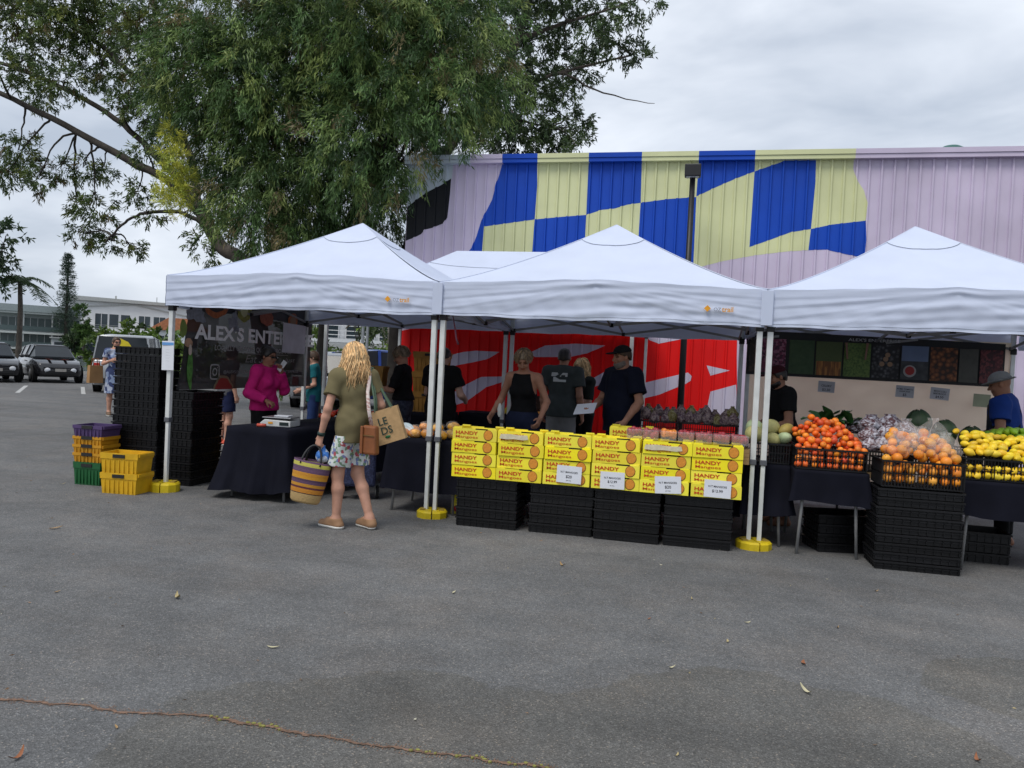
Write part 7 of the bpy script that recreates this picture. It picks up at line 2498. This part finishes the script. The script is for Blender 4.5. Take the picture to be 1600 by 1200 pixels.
# man with maroon cap behind the mandarins
B7 = Body(1.66, False, 1.0, .0, .14, 0, (.05, .15, 0), dict(elL=(.25, -.06, 1.10), wrL=(.16, -.26, 1.0), elR=(-.25, -.06, 1.10), wrR=(-.16, -.26, 1.0)))
B7.body(.0085, sk_d, (6.42, 1.35, 0), R_(-72), 'bearded man in maroon cap and black T-shirt behind the mandarins')
B7.shirt(black_f, .6, .85, .016, 'black_t_shirt', .003, 9, loose=.010)
B7.pants(black_f, 1.95)
B7.cap_hair(dark_h, .007, -.02, -.05, .003)
beard(B7, dark_h, .006)
cap(B7, fab('maroon', (.045, .008, .012)))
yp = MB()
for i in range(5):
    a = i * 1.2566
    yp.prism([(.05 * math.cos(a + d_) * r_, .07 * math.sin(a + d_) * r_) for d_, r_ in ((-.25, .5), (0, 1), (.25, .5), (0, .2))], -.003, .0)
yp.build('yellow_print', pm('print_gold', (.32, .22, .03), .7), B7.o, loc=tuple(B7.P('chest') + np.array((-.03, -.152, -.04))), rot=(R_(8), 0, 0))
# man in blue with grey hat and dark apron at the right
B8 = Body(1.69, False, 1.08, .02, .12, 0, (.1, .2, 0), dict(elL=(.28, -.02, 1.13), wrL=(.20, -.24, 1.03), elR=(-.29, -.05, 1.15), wrR=(-.24, -.29, 1.05)))
B8.body(.0085, sk_d, (8.48, 1.25, 0), R_(-118), 'man in blue T-shirt, grey hat and dark apron bending over the lemons')
B8.shirt(fab('royal', (.012, .04, .20)), .62, .86, .016, 'blue_t_shirt', .004, 10, loose=.014)
B8.pants(black_f, 1.95)
S = Solid(); B8.torso(S, .034, True); S.cut(B8.P('chest') + B8.Rt @ np.array((0, -.02, .06)), B8.Rt @ np.array((0, .9, .5))); S.cut((0, 0, .72), (0, 0, -1))
B8.add('apron', S, fab('apron', (.018, .022, .028)), wr=.002)
for s in (-1, 1):
    mb = MB(); P8 = lambda p: tuple(B8.P('chest') + B8.Rt @ np.array(p))
    mb.tube([P8((s * .07, -.12, .10)), P8((s * .075, -.05, .19)), P8((s * .07, .06, .18)), P8((s * -.02, .13, .05)), P8((s * -.12, .12, -.16))], .018, 6, flat=.3)
    mb.build('apron_strap', MATS['fabric_apron'], B8.o, True)
S = Solid(); R, c_, k = B8.Rh, B8.P('headc'), B8.k
S.ell(c_ + R @ np.array((0, .012, .055)) * k, np.array((.086, .102, .075)) * k, .02, R)
S.ell(c_ + R @ np.array((0, .0, .035)) * k, np.array((.150, .160, .012)) * k, .015, R)
S.cut(c_ + R @ np.array((0, 0, .022)) * k, R @ np.array((0, 0, -1)))
B8.add('hat', S, fab('hat_grey', (.24, .25, .25)))
# woman with cropped hair lifting an amber crate
B9 = Body(1.69, True, 1.06, 0, .06, 0, (.0, .35, 0), dict(elL=(.24, -.10, 1.13), wrL=(.17, -.34, 1.16), elR=(-.24, -.10, 1.13), wrR=(-.17, -.34, 1.16)))
B9.body(.010, sk_t, (1.72, 2.55, 0), R_(-84), 'woman with cropped fair hair and black top lifting an amber crate')
B9.shirt(black_f, .9, 1.0, .016, 'black_top', .003, 11)
B9.pants(pattern('leggings_print', [(.010, .012, .03), (.03, .035, .06), (.012, .014, .03)], 30, rough=.8), 1.95, name='patterned_trousers')
B9.cap_hair(grey_h, .006, .0, -.06, .004)
B9.strands(grey_h, 150, .12, .0, .006, .0045, 'hair_tufts', 14, face=1.15, tintr=(.5, 1.5))
# man seen from behind in black
B10 = Body(1.70, False, 1.06, .0, .03, 0, (.2, .25, 0), dict(elL=(.27, -.06, 1.12), wrL=(.18, -.28, 1.05), elR=(-.27, -.06, 1.12), wrR=(-.18, -.28, 1.05)))
B10.body(.010, sk_p, (2.36, 2.2, 0), R_(160), 'man seen from behind in black T-shirt and shorts beside the paired legs')
B10.shirt(black_f, .65, .80, .016, 'black_t_shirt', .004, 12, loose=.016)
B10.pants(black_f, .85, .014, .03, 'shorts')
B10.shoes(black_f, sole_w)
B10.cap_hair(dark_h, .008, .0, -.06, .002)
tote(pm('tote_ochre', (.34, .17, .03), .6, .12, 9), (1.28, 2.52, 1.16), R_(8), 'amber crate being lifted by the woman with cropped hair', .36, .30, .27)
# amber crates stacked on the far table
table(1.2, 1.95, 3.7, 4.3, .76, 'folding table carrying the amber crates', 'dark cloth on the table below the amber crates', (.6, .6, .5, .6), 0, .02, 17)
for i in range(3):
    tote(MATS['tote_ochre'], (1.62, 3.95, .765 + i * .30), R_(-6 + 4 * i), ('lowest', 'middle', 'topmost')[i] + ' amber crate in the stack on the far table', .50, .36, .30)
# woman in a patterned dress walking in the car park
B11 = Body(1.72, True, 1.0, 0, .0, 0, (.1, .0, 0), dict(elR=(-.24, .02, 1.12), wrR=(-.13, -.20, 1.20), elL=(.22, .02, 1.11), wrL=(.23, -.04, .86)), (1.0, .5))
B11.body(.011, sk_f, (-6.84, 7.36, 0), R_(52), 'woman in blue patterned dress with a brown bag walking through the car park')
dp = pattern('dress_print', [(.02, .035, .11), (.20, .26, .40), (.03, .045, .13), (.36, .40, .50), (.04, .06, .16)], 16, rough=.8, stretch=(1, 1, .7))
S = Solid(); B11.torso(S, .018)
S.cone(B11.P('pelvis'), (0, 0, .50), .175, .215, .05, True)
for s in 'LR': B11.arm(S, s, .02, .5)
S.cut(B11.P('neck') + np.array((0, -.04, .02)), (0, -.4, 1))
B11.add('patterned_dress', S, dp, wr=.004, wf=22)
B11.cap_hair(brown_h, .010, -.03, -.05, .003)
glasses(B11, MATS['lens_black'])
B11.shoes(pm('shoe_brown', (.16, .10, .06), .7), sole_w)
bb = thing('paper_bag', 'brown bag on the arm of the woman in the patterned dress', 'bag', (-7.14, 7.11, .70), R_(70))
MB().box((0, 0, .2), (.30, .12, .38), top=.92).build('body', pm('bag_brown', (.34, .19, .08), .8), bb)
for sgn in (-1, 1):
    MB().tube([(-.07, sgn * .05, .38), (-.05, sgn * .03, .54), (.05, sgn * .03, .54), (.07, sgn * .05, .38)], .010, 6).build('handle', MATS['leather_tan'], bb, True)
# person behind the dark banner: only shorts and legs show
B12 = Body(1.60, False, .98, 0, .10, 0, (0, .2, 0), None)
B12.body(.012, sk_f, (-1.95, 4.1, 0), R_(150), 'person in navy shorts whose bare legs show below the dark banner')
B12.shirt(fab('mid_grey', (.10, .10, .11)), .55, .86, .015, 'grey_shirt', .003)
B12.pants(fab('short_navy', (.012, .016, .05)), .80, .014, .03, 'shorts')
B12.shoes(pm('shoe_red', (.55, .07, .03), .6), sole_w)
B12.cap_hair(brown_h)
# person in teal beyond the banner
B13 = Body(1.60, True, 1.0, 0, .04, 0, (0, .2, 0), dict(wrL=(.20, -.22, 1.0), wrR=(-.20, -.22, 1.0)))
B13.body(.012, sk_f, (-.80, 4.9, 0), R_(-70), 'person in teal top standing behind the red tomatoes')
B13.shirt(fab('teal', (.012, .11, .13)), .6, .80, .016, 'teal_top', .004)
B13.pants(fab('blue_jeans', (.02, .04, .12)), 1.95)
B13.cap_hair(brown_h, .012)
B13.shoes(black_f, sole_w)

# ------------------------------------------------------------------ fallen leaves and litter on the asphalt
lf_m = [pm('dry_leaf_a', (.34, .22, .10), .8, .2, 30), pm('dry_leaf_b', (.42, .34, .17), .8, .2, 30), pm('dry_leaf_c', (.28, .11, .05), .8, .2, 30), pm('dry_leaf_d', (.50, .46, .30), .8, .2, 30)]
def leaf_me(m, curl_):
    vs, fs = [], []
    for j in range(7):
        t = j / 6
        w = .011 * math.sin(math.pi * min(1, t * .96 + .04)) ** .8
        x = (t - .5) * .09
        y = .012 * math.sin(t * 2.6)
        for q in (-1, 0, 1):
            vs.append((x, y + q * w, .004 + curl_ * (t - .5) ** 2 * .09 + abs(q) * .004))
    for j in range(6):
        for q in range(2):
            k = j * 3 + q
            fs.append((k, k + 1, k + 4, k + 3))
    me = MB().add(vs, fs).mesh('leaf', m, True)
    return me
LM = [leaf_me(m, c) for m in lf_m for c in (.3, 1.2)]
spots = [(.477, -1.898, 1.7, 'lying left of the yellow totes on open asphalt'), (2.508, -3.088, 1.5, 'lying in the left foreground'), (3.453, -3.613, 1.0, 'lying in the left foreground nearest the dark patch'),
         (4.587, -1.319, 1.2, 'lying upright before the second crate stack'), (6.156, -2.839, 1.3, 'lying in the right foreground'), (6.102, -3.247, 1.3, 'lying nearest the camera on the right'),
         (5.757, -2.633, .8, 'reddish, lying in the centre right foreground'), (3.172, -4.911, 1.2, 'lying at the bottom left corner'), (3.335, -4.604, .6, 'small, lying beside the crack at left'),
         (5.554, -1.852, .6, 'small and pale, lying before the fourth crate stack'), (5.894, -2.222, .8, 'narrow, lying before the paired legs'), (6.442, -2.118, .6, 'pale, lying before the orange stack'),
         (5.308, -2.391, .6, 'dark, lying in the centre foreground'), (5.467, -3.161, .7, 'lying on the rim of the dark patch'), (5.513, -4.086, .5, 'small, lying at the bottom of the picture'),
         (6.714, -3.73, 1.0, 'reddish, lying at the bottom right corner'), (1.786, -3.262, .8, 'pale, lying at the far left'), (-1.098, -.157, 1.0, 'lying left of the mixed tote stack'), (4.031, -2.333, .9, 'lying before the paired legs beside the mangoes'), (6.871, -1.106, .7, 'lying just before the orange stack')]
for i, (x, y, s, where) in enumerate(spots):
    o = link('fallen_leaf', LM[(i * 3) % 8], None, (x, y, .002), (random.uniform(-.1, .1), random.uniform(-.1, .1), random.uniform(0, 6.28)), (s * .72, s * .72, s * .72))
    tag(o, 'dry fallen leaf ' + where, 'leaf', 'fallen leaves on the asphalt')
rg = np.random.default_rng(31)
n = 420
bx = np.stack([rg.uniform(-4, 10, n), rg.uniform(-6.2, 2.5, n), np.full(n, .006)], 1)
v, f, c = leaf_quads(bx, np.concatenate([rg.normal(size=(n, 2)), np.zeros((n, 1))], 1), rg.uniform(.008, .032, n), rg.uniform(.004, .011, n), np.array([(.40, .32, .16), (.28, .16, .08), (.5, .47, .36), (.12, .08, .05)])[rg.integers(0, 4, n)], rg)
v[:, 2] = np.clip(v[:, 2], .003, .010)
o = link('leaf_litter', np_mesh('leaf_litter', v, f, leaf0, tint=c)); tag(o, 'tiny bits of leaf and grit scattered over the asphalt', 'litter', None, 'stuff')
